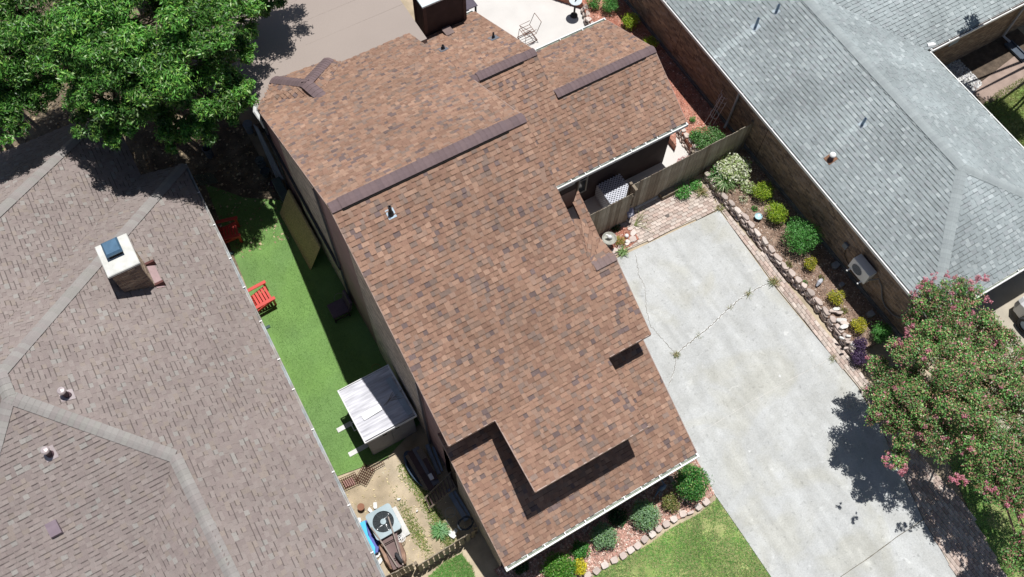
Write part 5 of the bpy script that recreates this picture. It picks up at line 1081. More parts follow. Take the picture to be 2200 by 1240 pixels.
mb = MB(); inner = [(acx + Rf * (p[0] - acx) / math.hypot(p[0] - acx, p[1] - acy), acy + Rf * (p[1] - acy) / math.hypot(p[0] - acx, p[1] - acy)) for p in outer]
v = [(*p, az - 0.09) for p in outer] + [(acx + (p[0] - acx) * 0.99, acy + (p[1] - acy) * 0.99, az - 0.01) for p in outer] + [(*p, az) for p in inner] + [(*p, az - 0.10) for p in inner]
mb.poly(v, [(a * n + k, a * n + (k + 1) % n, (a + 1) * n + (k + 1) % n, (a + 1) * n + k) for a in range(3) for k in range(n)]); top = mb.build('top_cover', M_ac, AC)
mb = MB()
for R in [0.06 + 0.022 * k for k in range(12)]: mb.tube([(acx + R * math.cos(2 * math.pi * k / 40), acy + R * math.sin(2 * math.pi * k / 40), az - 0.004) for k in range(41)], 0.0022, 4, cap=False)
for k in range(10): t = 2 * math.pi * k / 10; mb.tube([(acx + 0.1 * math.cos(t), acy + 0.1 * math.sin(t), az - 0.006), (acx + 0.31 * math.cos(t), acy + 0.31 * math.sin(t), az - 0.006)], 0.003, 4)
mb.build('fan_grille', mat('wire_dark', (0.10, 0.12, 0.13)), AC)
mb = MB(); mb.lathe([(0.085, az - 0.03), (0.085, az + 0.004), (0.001, az + 0.008)], acx, acy, 20); mb.build('fan_hub', M_ac, AC)
mb = MB()
for t0 in (0.9, 3.9, 5.2):
    pts = [(acx + R * math.cos(t0 + a), acy + R * math.sin(t0 + a)) for R, a in ((0.08, -0.25), (0.28, -0.42), (0.29, 0.05), (0.28, 0.4), (0.08, 0.3))]
    mb.slab([(x, y, az - 0.06 - 0.03 * i / 4) for i, (x, y) in enumerate(pts)], 0.006)
mb.build('fan_blade', mat('bare_aluminium', (0.75, 0.76, 0.78), rough=0.4, metal=0.2), AC)
mb = MB(); mb.lathe([(0.30, az - 0.11), (0.001, az - 0.11)], acx, acy, 24); mb.build('fan_well', M_acd, AC)
mb = MB(); mb.box((-0.52, 5.86, 0), (0.43, 6.8, 0.07)); tag(mb.build('equipment_pad', mat('pad_concrete', (0.6, 0.6, 0.58))), 'white square pad under the condenser', 'pad')
# wheelbarrow lying upside down
wbm = thing('wheelbarrow', 'rusty brown wheelbarrow tipped upside down against the condenser', 'wheelbarrow', P(845, 1170)); M_rust = mat('rusty_brown', (0.235, 0.14, 0.10), rough=0.7, var=0.25, scale=5, col2=(0.3, 0.19, 0.135)); M_rd = mat('plum_steel', (0.16, 0.105, 0.10), rough=0.6, var=0.15)
a, b, c, d = P(818, 1158, 0.62), P(852, 1142, 0.62), P(868, 1215, 0.50), P(845, 1225, 0.50); mb = MB(); mb.slab([a, b, c, d], 0.03)
e_, f_, g_, h_ = P(812, 1160, 0.3), P(858, 1145, 0.3), P(880, 1215, 0.25), P(840, 1235, 0.25); mb.face([a, e_, f_, b]); mb.build('tray_floor', M_rd, wbm)
mb = MB()
def lobe(pxs, z0, z1):
    q = [P(x, y, z0) for x, y in pxs]; cen = sum(q) / len(q); n = len(q); v = [tuple(p) for p in q] + [tuple(cen + (p - cen) * 0.75 + np.array([0, 0, z1])) for p in q]
    mb.poly(v, [(k, (k + 1) % n, n + (k + 1) % n, n + k) for k in range(n)] + [tuple(range(n, 2 * n))])
lobe([(812, 1166), (819, 1163), (826, 1175), (836, 1192), (842, 1210), (848, 1225), (838, 1222), (828, 1208), (820, 1190), (814, 1178)], 0.35, 0.07); lobe([(856, 1166), (862, 1165), (872, 1188), (874, 1205), (870, 1213), (862, 1198)], 0.35, 0.07); mb.build('tray_side', M_rust, wbm)
M_hand = mat('handle_wood', (0.33, 0.28, 0.25)); 
for pts in ([P(797, 1133, 0.9), P(822, 1168, 0.75), P(854, 1218, 0.6)], [P(834, 1110, 0.95), P(848, 1155, 0.8), P(866, 1214, 0.6)]): mb = MB(); mb.tube(pts, 0.022, 8); mb.build('handle', M_hand, wbm)
for (p, q) in ((P(825, 1170, 0.72), P(851, 1156, 0.72)), (P(846, 1201, 0.68), P(860, 1196, 0.68))): mb = MB(); mb.tube([p, q], 0.014, 6); mb.build('cross_bar', M_black, wbm)
c = P(856, 1197, 0.78); mb = MB(); Mx = Matrix.Translation(V(c)) @ Matrix.Rotation(math.radians(68 + 90 - 105), 4, 'Z') @ Matrix.Rotation(math.pi / 2, 4, 'X')
Mx = Matrix.Translation(V(c) - Vector((0, 0, 0.16))) @ Matrix.Rotation(0.12, 4, 'Z') @ Matrix.Rotation(math.pi / 2, 4, 'Y')
mb.lathe([(0.10, -0.04), (0.16, -0.045), (0.185, -0.02), (0.185, 0.02), (0.16, 0.045), (0.10, 0.04)], M=Mx, seg=24); wh = mb.build('wheel', mat('tyre', (0.05, 0.05, 0.055)), wbm)
mb = MB(); mb.lathe([(0.001, -0.03), (0.10, -0.03), (0.10, 0.03), (0.001, 0.03)], M=Mx, seg=16); mb.build('wheel_rim', M_rust, wh)
# white flower ornament, blue pool, pot
wf = thing('white_garden_wheel', 'white wire flower wheel ornament beside the wheelbarrow', 'ornament', P(862, 1156)); c = P(862, 1156, 0.35); mb = MB(); mb.tube([(c[0] + 0.115 * math.cos(k * math.pi / 12), c[1] + 0.115 * math.sin(k * math.pi / 12), c[2]) for k in range(25)], 0.012, 6, cap=False); mb.build('rim', M_white, wf)
for k in range(5):
    t = k * 2 * math.pi / 5; x, y = c[0] + 0.05 * math.cos(t), c[1] + 0.05 * math.sin(t); mb = MB(); mb.tube([(x + 0.035 * math.cos(j * math.pi / 6), y + 0.035 * math.sin(j * math.pi / 6), c[2]) for j in range(13)], 0.008, 5, cap=False); mb.build('petal', M_white, wf)
mb = MB(); mb.tube([(c[0], c[1], c[2]), (c[0] - 0.02, c[1], 0)], 0.008, 5); mb.build('stake', M_white, wf)
bp_ = thing('blue_pool_shell', 'bright cyan folded plastic paddling pool between the condenser and the left gutter', 'pool', P(795, 1150)); M_cy = mat('cyan_plastic', (0.0, 0.42, 0.72), rough=0.4, var=0.06); M_nv = mat('deep_blue_plastic', (0.01, 0.03, 0.30), rough=0.4)
q = [P(x, y, 0.42) for x, y in ((768, 1126), (784, 1118), (791, 1150), (806, 1176), (806, 1190), (800, 1195), (790, 1170))]; mb = MB(); mb.slab(q, 0.05); mb.build('pool_panel', M_cy, bp_)
q = [P(x, y, 0.30) for x, y in ((784, 1118), (788, 1118), (800, 1150), (815, 1165), (812, 1186), (806, 1188), (795, 1160))]; mb = MB(); mb.slab(q, 0.28); mb.build('pool_side', M_nv, bp_)
q = P(777, 1092, 0.0); mb = MB(); mb.lathe([(0.001, 0.0), (0.07, 0), (0.10, 0.18), (0.11, 0.19), (0.001, 0.20)], q[0], q[1], 18); tag(mb.build('clay_pot', mat('terracotta', (0.25, 0.12, 0.075), rough=0.8)), 'brown clay pot upside down by the left gutter', 'pot')
for i, (x, y, l, c_) in enumerate(((795, 1096, 0.2, 1), (806, 1086, 0.22, 1), (857, 1072, 0.13, 0), (830, 1181, 0.01, 0), (811, 1192, 0.24, 0), (816, 1206, 0.22, 0), (772, 1118, 0.2, 0), (970, 1148, 0.3, 0), (978, 1142, 0.2, 0), (896, 1098, 0.08, 0))):
    if l < 0.05: continue
    p = P(x, y, 0.06); r = random.Random(300 + i); mb = MB(); stone(mb, r, l, l * 0.6, 0.06, (0.7, 0.7, 0.68), Matrix.Rotation(r.uniform(0, 3), 4, 'Z'), 7); o = mb.build('white_debris', M_stone); o.location = V((p[0], p[1], 0.0 if i < 7 else 0.02)); tag(o, 'one of the white scraps and stones littering the dirt yard around the condenser', 'scrap', 'white scraps around the condenser')
# folding trellis lying on the ground
M_rustw = mat('rusty_lattice', (0.10, 0.045, 0.03)); 
def trellis(label, p0, p1, p2, n1, n2, z, m=None, rr=0.009, name='garden_trellis'):
    t = thing(name, label, 'trellis', P(*p0)); a, b, c = P(*p0, z), P(*p1, z), P(*p2, z); u = b - a; v = c - a
    for k in range(n1 + 1): s = a + u * k / n1; mb = MB(); mb.tube([s, s + v], rr, 4); mb.build('slat', m or M_rustw, t)
    for k in range(n2 + 1): s = a + v * k / n2; mb = MB(); mb.tube([s + (0, 0, 0.015), s + u + (0, 0, 0.015)], rr, 4); mb.build('slat', m or M_rustw, t)
    return t
trellis('rust brown wooden trellis lying nearest the shed corner', (795, 1008), (823, 992), (798, 1012 + 0), 7, 1, 0.1)
trellis('rust brown trellis panel lying in the middle of the yard edge', (763, 1030), (782, 997), (786, 1042), 7, 6, 0.12)
trellis('rust brown trellis panel lying against the left gutter', (728, 1030), (762, 1015), (740, 1052), 8, 5, 0.10)
mb = MB(); pts_ = [P(x, y, 0.03) for x, y in ((735, 1034), (758, 1025), (764, 1040), (742, 1048))]; mb.slab(pts_, 0.03); tag(mb.build('pink_tile', mat('pink_tile', (0.6, 0.36, 0.32))), 'pink paving tile under the trellis by the left gutter', 'tile')
# buckets and pots in the tree shade
M_bk = mat('grey_bucket', (0.13, 0.15, 0.19), rough=0.5)
def bucket(px, h0, R, label, hgt=0.42, m=None):
    q = P(*px, 0); t = thing('bucket', label, 'bucket', q); mb = MB(); mb.lathe([(0.001, 0.0), (R * 0.85, 0), (R, hgt), (R * 1.1, hgt), (R * 1.1, hgt - 0.03), (R * 1.0, hgt - 0.03), (R * 0.92, hgt - 0.01), (R * 0.8, 0.04), (0.001, 0.04)], q[0], q[1], 22); mb.build('pail', m or M_bk, t); return t
bucket((452, 335), 0, 0.15, 'grey-blue bucket standing open in the dappled shade under the tree', 0.5)
bk2 = bucket((538, 282), 0, 0.16, 'pale grey bucket with lid beside the back corner of the tall house', 0.45, mat('pale_bucket', (0.25, 0.29, 0.33))); q = P(538, 282); mb = MB(); mb.lathe([(0.17, 0.45), (0.17, 0.47), (0.001, 0.475)], q[0], q[1], 22); mb.build('lid', mat('pale_bucket', (0.25, 0.29, 0.33)), bk2)
for i, ((x, y), R) in enumerate((((561, 352), 0.17), ((566, 361), 0.16), ((573, 376), 0.18), ((590, 402), 0.13))):
    q = P(x, y, 0.0); mb = MB(); mb.lathe([(0.001, 0), (R * 0.7, 0), (R, 0.25), (R * 0.92, 0.26), (R * 0.85, 0.22), (0.001, 0.2)], q[0], q[1], 18); tag(mb.build('flower_pot', [mat('pale_pot', (0.17, 0.2, 0.2)), mat('grey_pot', (0.12, 0.14, 0.14)), mat('dark_pot', (0.08, 0.095, 0.10)), mat('plum_pot', (0.12, 0.07, 0.1))][i]), ('palest grey flower pot at the head of the row beside the pipes', 'grey flower pot touching the palest one beside the pipes', 'dark grey flower pot third in the row beside the pipes', 'small plum flower pot beside the strand board')[i], 'flower pot', 'flower pots along the tall house')
lt = trellis('green plastic lattice panel lying in the shade by the left gutter corner', (418, 378), (455, 372), (432, 398), 9, 7, 0.5, mat('green_lattice', (0.10, 0.14, 0.11)), 0.012)
bd = thing('pale_box', 'pale grey-green box beside the end of the strand board', 'box', P(606, 405)); a = P(604, 405, 0.5); mb = MB(); mb.cbox((a[0] - 0.16, a[1] - 0.55, 0), (a[0] + 0.14, a[1] + 0.5, 0.5), 0.015); mb.build('box', mat('green_grey', (0.11, 0.14, 0.13)), bd)

# ================================================================== wing court and corner bed things
M_lat = mat('lattice_vinyl', (0.52, 0.54, 0.60), rough=0.6)
lx0, lx1, ly0, ly1, lz = 11.44, 12.38, 12.12, 13.0, 0.80
lb2 = thing('lattice_box', 'white lattice screen box standing behind the wooden gate', 'screen', ((lx0 + lx1) / 2, (ly0 + ly1) / 2, 0))
mb = MB(); mb.box((lx0 + 0.05, ly0 + 0.05, 0), (lx1 - 0.05, ly1 - 0.05, lz - 0.08)); mb.build('inner_unit', mat('inner_dark', (0.025, 0.03, 0.045)), lb2)
def lattice(o, u, v, U, Vv, sp, wd, parent):
    o, u, v = V(o), V(u).normalized(), V(v).normalized(); n = u.cross(v)
    for s in (1, -1):
        k = -Vv
        while k < U + (Vv if s < 0 else 0):
            if s > 0: p0, p1 = (k, 0), (k + Vv, Vv)
            else: p0, p1 = (k, 0), (k - Vv, Vv)
            def clip(p0, p1):
                t0, t1 = 0.0, 1.0; dx = p1[0] - p0[0]
                if abs(dx) > 1e-9:
                    ta, tb = (0 - p0[0]) / dx, (U - p0[0]) / dx
                    if ta > tb: ta, tb = tb, ta
                    t0, t1 = max(t0, ta), min(t1, tb)
                return (t0, t1) if t1 - t0 > 0.02 else None
            c = clip(p0, p1)
            if c:
                a = o + u * (p0[0] + (p1[0] - p0[0]) * c[0]) + v * (Vv * c[0]); b = o + u * (p0[0] + (p1[0] - p0[0]) * c[1]) + v * (Vv * c[1]); off = n * (0.004 if s > 0 else 0.012)
                w_ = (b - a).normalized().cross(n) * wd / 2; mb = MB(); q = [a - w_ + off, b - w_ + off, b + w_ + off, a + w_ + off]; mb.poly(q + [x - n * 0.006 for x in q], [(0, 1, 2, 3), (7, 6, 5, 4), (0, 4, 5, 1), (1, 5, 6, 2), (2, 6, 7, 3), (3, 7, 4, 0)]); mb.build('lattice_strip', M_lat, parent)
            k += sp
lattice((lx0, ly0, lz), (1, 0, 0), (0, 1, 0), lx1 - lx0, ly1 - ly0, 0.115, 0.038, lb2)
lattice((lx0, ly0, 0), (1, 0, 0), (0, 0, 1), lx1 - lx0, lz, 0.115, 0.038, lb2); lattice((lx0, ly1, 0), (0, -1, 0), (0, 0, 1), ly1 - ly0, lz, 0.115, 0.038, lb2)
# bird bath with white statue
bb = thing('statue_birdbath', 'stone bird bath with a small white bird statue at the corner of the tall house', 'bird bath', P(1306, 528)); q = P(1305, 530, 0); M_stn = mat('bath_stone', (0.36, 0.36, 0.32), rough=0.9, var=0.2, scale=8)
mb = MB(); mb.lathe([(0.13, 0), (0.14, 0.05), (0.06, 0.1), (0.05, 0.45), (0.1, 0.5), (0.23, 0.57), (0.25, 0.60), (0.235, 0.605), (0.19, 0.56), (0.001, 0.54)], q[0], q[1], 24); mb.build('basin', M_stn, bb)
mb = MB(); s0 = V((q[0], q[1], 0.56)); mb.tube([s0 + Vector((0.08, -0.04, 0.03)), s0 + Vector((0.03, 0.0, 0.10)), s0 + Vector((-0.03, 0.03, 0.14)), s0 + Vector((-0.07, 0.08, 0.22)), s0 + Vector((-0.10, 0.10, 0.22))], [0.02, 0.06, 0.055, 0.025, 0.012], 10); mb.build('statue', M_white, bb)
# sign on a stake
sg_ = thing('garden_sign', 'small dark grey garden flag sign with white marks standing by the gate post', 'sign', P(1352, 480)); q = P(1350, 484, 0); 
mb = MB(); mb.tube([(q[0] + 0.08, q[1], 0), (q[0] + 0.08, q[1], 0.8)], 0.009, 6); mb.build('stake', M_black, sg_)
M = Matrix.Translation((q[0] + 0.05, q[1] + 0.02, 0.50)) @ Matrix.Rotation(-0.5, 4, 'X'); mb = MB(); mb.box((-0.13, -0.006, 0), (0.13, 0.006, 0.36), M=M); fp = mb.build('panel', mat('sign_slate', (0.14, 0.14, 0.21)), sg_)
mb = MB(); mb.box((-0.09, -0.009, 0.05), (-0.015, -0.0065, 0.13), M=M); mb.box((0.015, -0.009, 0.05), (0.09, -0.0065, 0.13), M=M); mb.box((-0.075, -0.009, 0.15), (0.0, -0.0065, 0.18), M=M); mb.build('print', mat('sign_white', (0.7, 0.7, 0.78)), fp)
# round drain cover and white ball
q = P(1433, 463, 0.03); mb = MB(); mb.lathe([(0.001, 0.036), (0.085, 0.036), (0.09, 0.02)], q[0], q[1], 20); tag(mb.build('drain_cover', mat('dark_iron', (0.14, 0.12, 0.11), var=0.5, scale=25)), 'small round dark drain cover set in the paver landing', 'drain')
for i, (x, y, R) in enumerate(((1346, 508, 0.075), (1345, 520, 0.06))):
    q = P(x, y, 0.1); mb = MB(); mb.lathe([(0.001, -R)] + [(R * math.cos(a), R * math.sin(a)) for a in np.linspace(-1.3, 1.3, 7)] + [(0.001, R)], seg=12, M=Matrix.Translation((q[0], q[1], 0.07 + R))); tag(mb.build('white_stone', M_white), ('round white stone beside the potted succulent', 'smaller white stone on the corner border')[i], 'stone')
# heron statue in the front bed
hs = thing('metal_heron', 'blue-grey metal heron statue under the eave in the front bed', 'statue', P(1420, 1060)); M_hr = mat('heron_metal', (0.16, 0.21, 0.28), rough=0.5); c = P(1423, 1048, 0.5)
mb = MB(); mb.tube([(c[0] - 0.13, c[1] + 0.02, 0.42), (c[0] - 0.05, c[1], 0.48), (c[0] + 0.05, c[1], 0.5), (c[0] + 0.14, c[1] + 0.03, 0.52)], [0.02, 0.08, 0.075, 0.03], 10); mb.build('body', M_hr, hs)
mb = MB(); mb.tube([(c[0] + 0.10, c[1] + 0.03, 0.52), (c[0] + 0.08, c[1] + 0.20, 0.6), (c[0] + 0.02, c[1] + 0.28, 0.7), (c[0] - 0.02, c[1] + 0.36, 0.72)], [0.02, 0.018, 0.02, 0.004], 8); mb.build('neck', M_hr, hs)
for s in (-0.03, 0.03):
    mb = MB(); mb.tube([(c[0] + s, c[1], 0.46), (c[0] - 0.12 + s, c[1] - 0.15, 0.24), (c[0] - 0.1 + s * 2, c[1] - 0.2, 0.03)], 0.012, 6); mb.build('leg', M_hr, hs)
mb = MB(); mb.tube([(c[0] - 0.13, c[1], 0.42), (c[0] - 0.32, c[1] - 0.1, 0.34)], [0.04, 0.01], 6); mb.build('tail', M_hr, hs)
# downspout tray at the front right corner
dt = thing('corner_downspout_tray', 'brown downspout end and tray at the front right corner of the tall house', 'downspout', P(1448, 1030)); a = P(1440, 1022, 0.15); b = P(1450, 1042, 0.1)
mb = MB(); d = (b - a) / np.linalg.norm(b - a); n = np.array([-d[1], d[0], 0]) * 0.06; mb.slab([a - n, b - n, b + n, a + n], 0.05); mb.build('tray', mat('rose_tray', (0.45, 0.36, 0.34)), dt)
mb = MB(); mb.box((8.1, Yg + 0.25, 0.1), (8.18, Yg + 0.34, 2.1)); mb.build('pipe', M_gut, dt)
# dish on the raised bed wall
q = P(1629, 466, 0.42); mb = MB(); mb.lathe([(0.05, 0), (0.13, 0.10), (0.135, 0.11), (0.10, 0.08), (0.001, 0.06)], q[0], q[1], 20, M=Matrix.Translation((0, 0, 0.36))); tag(mb.build('blue_dish', mat('pale_blue_glaze', (0.42, 0.62, 0.66), rough=0.3)), 'pale blue dish standing on the raised bed edge between two clipped shrubs', 'dish')
q = P(1762, 605, 0.5); mb = MB(); mb.tube([(q[0] - 0.14, q[1] - 0.05, 0.38), (q[0] - 0.03, q[1], 0.46), (q[0] + 0.08, q[1] + 0.03, 0.45), (q[0] + 0.16, q[1] + 0.05, 0.42)], [0.03, 0.075, 0.07, 0.03], 10); tag(mb.build('goose_ornament', mat('grey_white_glaze', (0.45, 0.46, 0.5), rough=0.4)), 'grey and white goose ornament lying on the raised bed mulch', 'ornament')
for i, (x, y, s_) in enumerate(((1795, 570, 0.3), (1808, 612, 0.2), (1870, 675, 0.28), (1712, 432, 0.16))):
    p = P(x, y, 0.36); mb = MB(); stone(mb, random.Random(i + 50), s_, s_ * 0.8, 0.12, (0.28, 0.29, 0.32), Matrix.Translation((p[0], p[1], 0.3)), 8); tag(mb.build('grey_rock', M_stone), ('flat grey rock in the shade below the wall air conditioner', 'small grey rock in the shade between the yellow shrubs', 'round grey rock in the shade near the lower end of the brick wall', 'small grey rock against the brick wall beside the upper clipped shrubs')[i], 'rock', 'grey rocks in the raised bed')
# tomato cage leaning on the brick wall
tc_ = thing('tomato_cage', 'galvanised wire plant cage leaning beside the grey house downspout', 'plant cage', P(1540, 240)); M_wire = mat('wire_galv', (0.75, 0.75, 0.78), rough=0.4, metal=0.4)
cs0 = P(1530, 262, 0.45); base_px = [(1514, 265), (1521, 273), (1532, 268), (1527, 254)]; top_px_ = [(1549, 208), (1562, 200), (1570, 205), (1556, 196)]
for k in range(4): a = P(*base_px[k], 0.36); b = P(*top_px_[k], 1.5); mb = MB(); mb.tube([a, b], 0.011, 5); mb.build('wire_leg', M_wire, tc_)
for t, R in ((0.32, 0.15), (0.68, 0.16), (0.85, 0.17), (1.0, 0.17)):
    c = P(1524, 265, 0.36) * (1 - t) + P(1559, 202, 1.5) * t; mb = MB(); mb.tube([(c[0] + R * math.cos(k * math.pi / 12), c[1] + R * math.sin(k * math.pi / 12), c[2] + 0.07 * math.sin(k * math.pi / 12)) for k in range(25)], 0.010 if t == 0.32 else 0.006, 5, cap=False); mb.build('wire_ring', M_wire, tc_)
# patio: folding chair and bird bath
fc = thing('folding_chair_frame', 'bare rusty metal chair frame without its seat on the pale patio', 'chair', P(1135, 75)); M_fc = mat('rust_frame', (0.22, 0.13, 0.10)); c = P(1132, 84, 0); x, y = c[0], c[1]
def rod(pts, nm='frame_rod'): mb = MB(); mb.tube([(x + a, y + b, z) for a, b, z in pts], 0.012, 5); mb.build(nm, M_fc, fc)
for s in (-0.25, 0.25):
    rod([(-0.25, s, 0.0), (-0.2, s, 0.42), (0.25, s, 0.42), (0.45, s, 0.95)], 'side_frame'); rod([(0.3, s, 0.0), (-0.2, s, 0.62), (0.25, s, 0.64)], 'leg'); rod([(-0.28, s, 0.02), (0.32, s, 0.02)], 'skid')
for p in ((-0.2, 0.42), (0.25, 0.42), (0.45, 0.95), (-0.2, 0.62)): rod([(p[0], -0.25, p[1]), (p[0], 0.25, p[1])], 'cross_rod')
for s in (-0.28, 0.32): rod([(s, -0.25, 0.02), (s, 0.25, 0.02)], 'cross_rod')
for s in (-0.12, 0.0, 0.12): rod([(-0.2, s, 0.42), (0.25, s, 0.42)], 'seat_wire')
bh = thing('pedestal_birdbath', 'pedestal bird bath with pale bowl at the top edge of the patio', 'bird bath', P(1233, 32)); q = P(1233, 34, 0)
mb = MB(); mb.lathe([(0.15, 0), (0.14, 0.06), (0.04, 0.1), (0.035, 0.7), (0.07, 0.75)], q[0], q[1], 16); mb.build('pedestal', mat('dark_bronze', (0.06, 0.055, 0.05)), bh)
mb = MB(); mb.lathe([(0.07, 0.75), (0.24, 0.82), (0.25, 0.85), (0.22, 0.84), (0.001, 0.80)], q[0], q[1], 24); mb.build('bowl', mat('bowl_glaze', (0.55, 0.62, 0.66), rough=0.3), bh)
mb = MB(); mb.tube([(q[0] - 0.05, q[1] - 0.03, 0.83), (q[0] + 0.06, q[1] + 0.04, 0.9), (q[0] + 0.1, q[1] + 0.05, 0.88)], [0.01, 0.03, 0.008], 8); mb.build('bird_figure', M_black, bh)
tbx = thing('dark_table', 'dark plum table corner showing beyond the tall chimney', 'table', P(1015, 4)); a = P(1012, 5, 0.7); mb = MB(); mb.cbox((a[0] - 0.9, a[1] - 0.25, 0.66), (a[0] + 0.15, a[1] + 0.8, 0.7), 0.01); mb.build('top', mat('plum_table', (0.10, 0.085, 0.11), rough=0.4), tbx)
for sx in (-0.8, 0.1): mb = MB(); mb.box((a[0] + sx - 0.03, a[1] - 0.2, 0), (a[0] + sx + 0.03, a[1] - 0.14, 0.66)); mb.build('leg', M_black, tbx)

# parked white car mostly off the right edge
car = thing('parked_car', 'white car with dark windscreen half hidden at the right edge beside the flowering tree', 'car', P(2230, 740, 0)); cc = P(2215, 745, 0.9); M_carw = mat('car_white', (0.75, 0.76, 0.78), rough=0.25, spec=0.5, var=0.02); M_carg = mat('car_glass', (0.015, 0.018, 0.03), rough=0.1, spec=0.5)
CM = Matrix.Translation((cc[0] + 1.75, cc[1] - 0.75, 0)) @ Matrix.Rotation(math.radians(-90), 4, 'Z')
def loft(mb, secs):
    n = len(secs[0][1]); i0 = len(mb.v)
    for x_, prof in secs:
        for y_, z_ in prof: mb.v.append(tuple(CM @ Vector((x_, y_, z_))))
    for k in range(len(secs) - 1):
        for j in range(n): mb.f.append((i0 + k * n + j, i0 + k * n + (j + 1) % n, i0 + (k + 1) * n + (j + 1) % n, i0 + (k + 1) * n + j)); mb.c.append(None)
    mb.f.append(tuple(i0 + j for j in range(n))); mb.c.append(None); mb.f.append(tuple(i0 + (len(secs) - 1) * n + j for j in reversed(range(n)))); mb.c.append(None)
def sec(w_, z0, z1, r=0.12): return [(-w_, z0), (w_, z0), (w_, z1 - r), (w_ - r, z1), (-w_ + r, z1), (-w_, z1 - r)]
mb = MB(); loft(mb, [(-2.2, sec(0.7, 0.35, 0.7)), (-2.05, sec(0.85, 0.25, 0.85)), (-1.0, sec(0.9, 0.2, 0.98)), (1.3, sec(0.9, 0.2, 1.0)), (2.0, sec(0.86, 0.25, 0.95)), (2.2, sec(0.75, 0.35, 0.8))]); body = mb.build('body', M_carw, car)
mb = MB(); loft(mb, [(-1.15, sec(0.78, 0.9, 1.0, 0.05)), (-0.4, sec(0.66, 0.9, 1.42, 0.1)), (1.0, sec(0.66, 0.9, 1.42, 0.1)), (1.75, sec(0.74, 0.9, 1.0, 0.05))]); mb.build('windows', M_carg, car)
mb = MB(); mb.cbox((-0.35, -0.6, 1.40), (0.95, 0.6, 1.45), 0.03, M=CM); mb.build('car_roof', M_carw, car)
for sx in (-1.4, 1.35):
    for sy in (-0.9, 0.9):
        mb = MB(); mb.lathe([(0.2, -0.1), (0.3, -0.1), (0.32, -0.06), (0.32, 0.06), (0.3, 0.1), (0.2, 0.1)], M=CM @ Matrix.Translation((sx, sy, 0.32)) @ Matrix.Rotation(math.pi / 2, 4, 'X'), seg=18); wh_ = mb.build('wheel', mat('tyre', (0.05, 0.05, 0.055)), car)
        mb = MB(); mb.lathe([(0.001, -0.07), (0.2, -0.07), (0.2, 0.07), (0.001, 0.07)], M=CM @ Matrix.Translation((sx, sy, 0.32)) @ Matrix.Rotation(math.pi / 2, 4, 'X'), seg=14); mb.build('wheel_rim', M_bm, wh_)

# ================================================================== shrubs and plants
LF_ = leafmat('leaf', 0.45, 0.35)
M_stem = mat('stem_bark', (0.16, 0.12, 0.08), var=0.2)
def shrub(name, label, px, rpx, z0, pal, wts, n, L, W, seed, squash=0.85, cat='shrub', group=None, lumps=9, dense=0.7, zoff=None):
    c = P(px[0], px[1], z0 + 0.3); dist = H; R = rpx / (FPX / math.hypot(H, math.hypot(c[0], c[1]))) ; r = random.Random(seed)
    t = thing(name, label, cat, (c[0], c[1], z0), 0, group); cz = z0 + R * squash * 0.95
    C_ = [(c[0], c[1], cz)]; Rr = [(R * 0.78, R * 0.78, R * 0.78 * squash)]
    for k in range(lumps):
        a = 2 * math.pi * k / lumps + r.uniform(-0.3, 0.3); e = r.uniform(-0.1, 0.75); q = R * r.uniform(0.42, 0.68); C_.append((c[0] + q * math.cos(a) * math.cos(e), c[1] + q * math.sin(a) * math.cos(e), cz + q * math.sin(e) * squash)); s = R * r.uniform(0.27, 0.52); Rr.append((s, s, s * squash))
    leaves('foliage', C_, Rr, n, L, W, pal, wts, seed, LF_, t, ctint=0.12, shell=dense)
    mb = MB(); mb.tube([(c[0], c[1], z0 - 0.02), (c[0] + 0.01, c[1], z0 + R * 0.9)], [0.03, 0.015], 6)
    for k in range(5): a = k * 1.26; mb.tube([(c[0], c[1], z0 + 0.04), (c[0] + R * 0.5 * math.cos(a), c[1] + R * 0.5 * math.sin(a), z0 + R * 0.9)], [0.015, 0.006], 5)
    mb.build('stem', M_stem, t); return t
YG = [(0.30, 0.46, 0.03), (0.40, 0.53, 0.04), (0.17, 0.31, 0.02), (0.48, 0.54, 0.07)]
GG = [(0.075, 0.27, 0.045), (0.12, 0.37, 0.08), (0.04, 0.16, 0.025), (0.19, 0.44, 0.12)]
YY = [(0.50, 0.46, 0.03), (0.60, 0.56, 0.06), (0.28, 0.32, 0.03), (0.18, 0.24, 0.03)]
PG = [(0.24, 0.40, 0.21), (0.32, 0.48, 0.28), (0.15, 0.28, 0.13), (0.20, 0.42, 0.06)]
shrub('clipped_shrub', 'round yellow-green clipped shrub nearest the white variegated plants', (1640, 412), 23, 0.33, YG, [3, 3, 3, 1], 2600, 0.045, 0.022, 1, group='clipped shrubs in the raised bed')
shrub('clipped_shrub', 'round yellow-green clipped shrub between the pale blue dish and the biggest green bush', (1670, 460), 25, 0.33, YG, [3, 2, 4, 1], 2800, 0.045, 0.022, 2, group='clipped shrubs in the raised bed')
shrub('green_bush', 'largest round bright green bush in the raised bed', (1717, 512), 39, 0.33, GG, [3, 4, 3, 2], 5200, 0.05, 0.026, 3)
shrub('golden_shrub', 'small yellow shrub next below the largest green bush', (1743, 564), 15, 0.33, YY, [3, 1, 3, 2], 900, 0.045, 0.025, 4, group='golden shrubs in the raised bed')
shrub('golden_shrub', 'small yellow shrub in the middle of the raised bed, beside the goose ornament', (1798, 637), 17, 0.33, YY, [3, 2, 3, 1], 1100, 0.045, 0.025, 5, group='golden shrubs in the raised bed')
shrub('golden_shrub', 'yellow shrub lowest in the raised bed, by the heap of white stones', (1847, 698), 18, 0.33, YY, [4, 2, 2, 1], 1200, 0.045, 0.025, 6, group='golden shrubs in the raised bed')
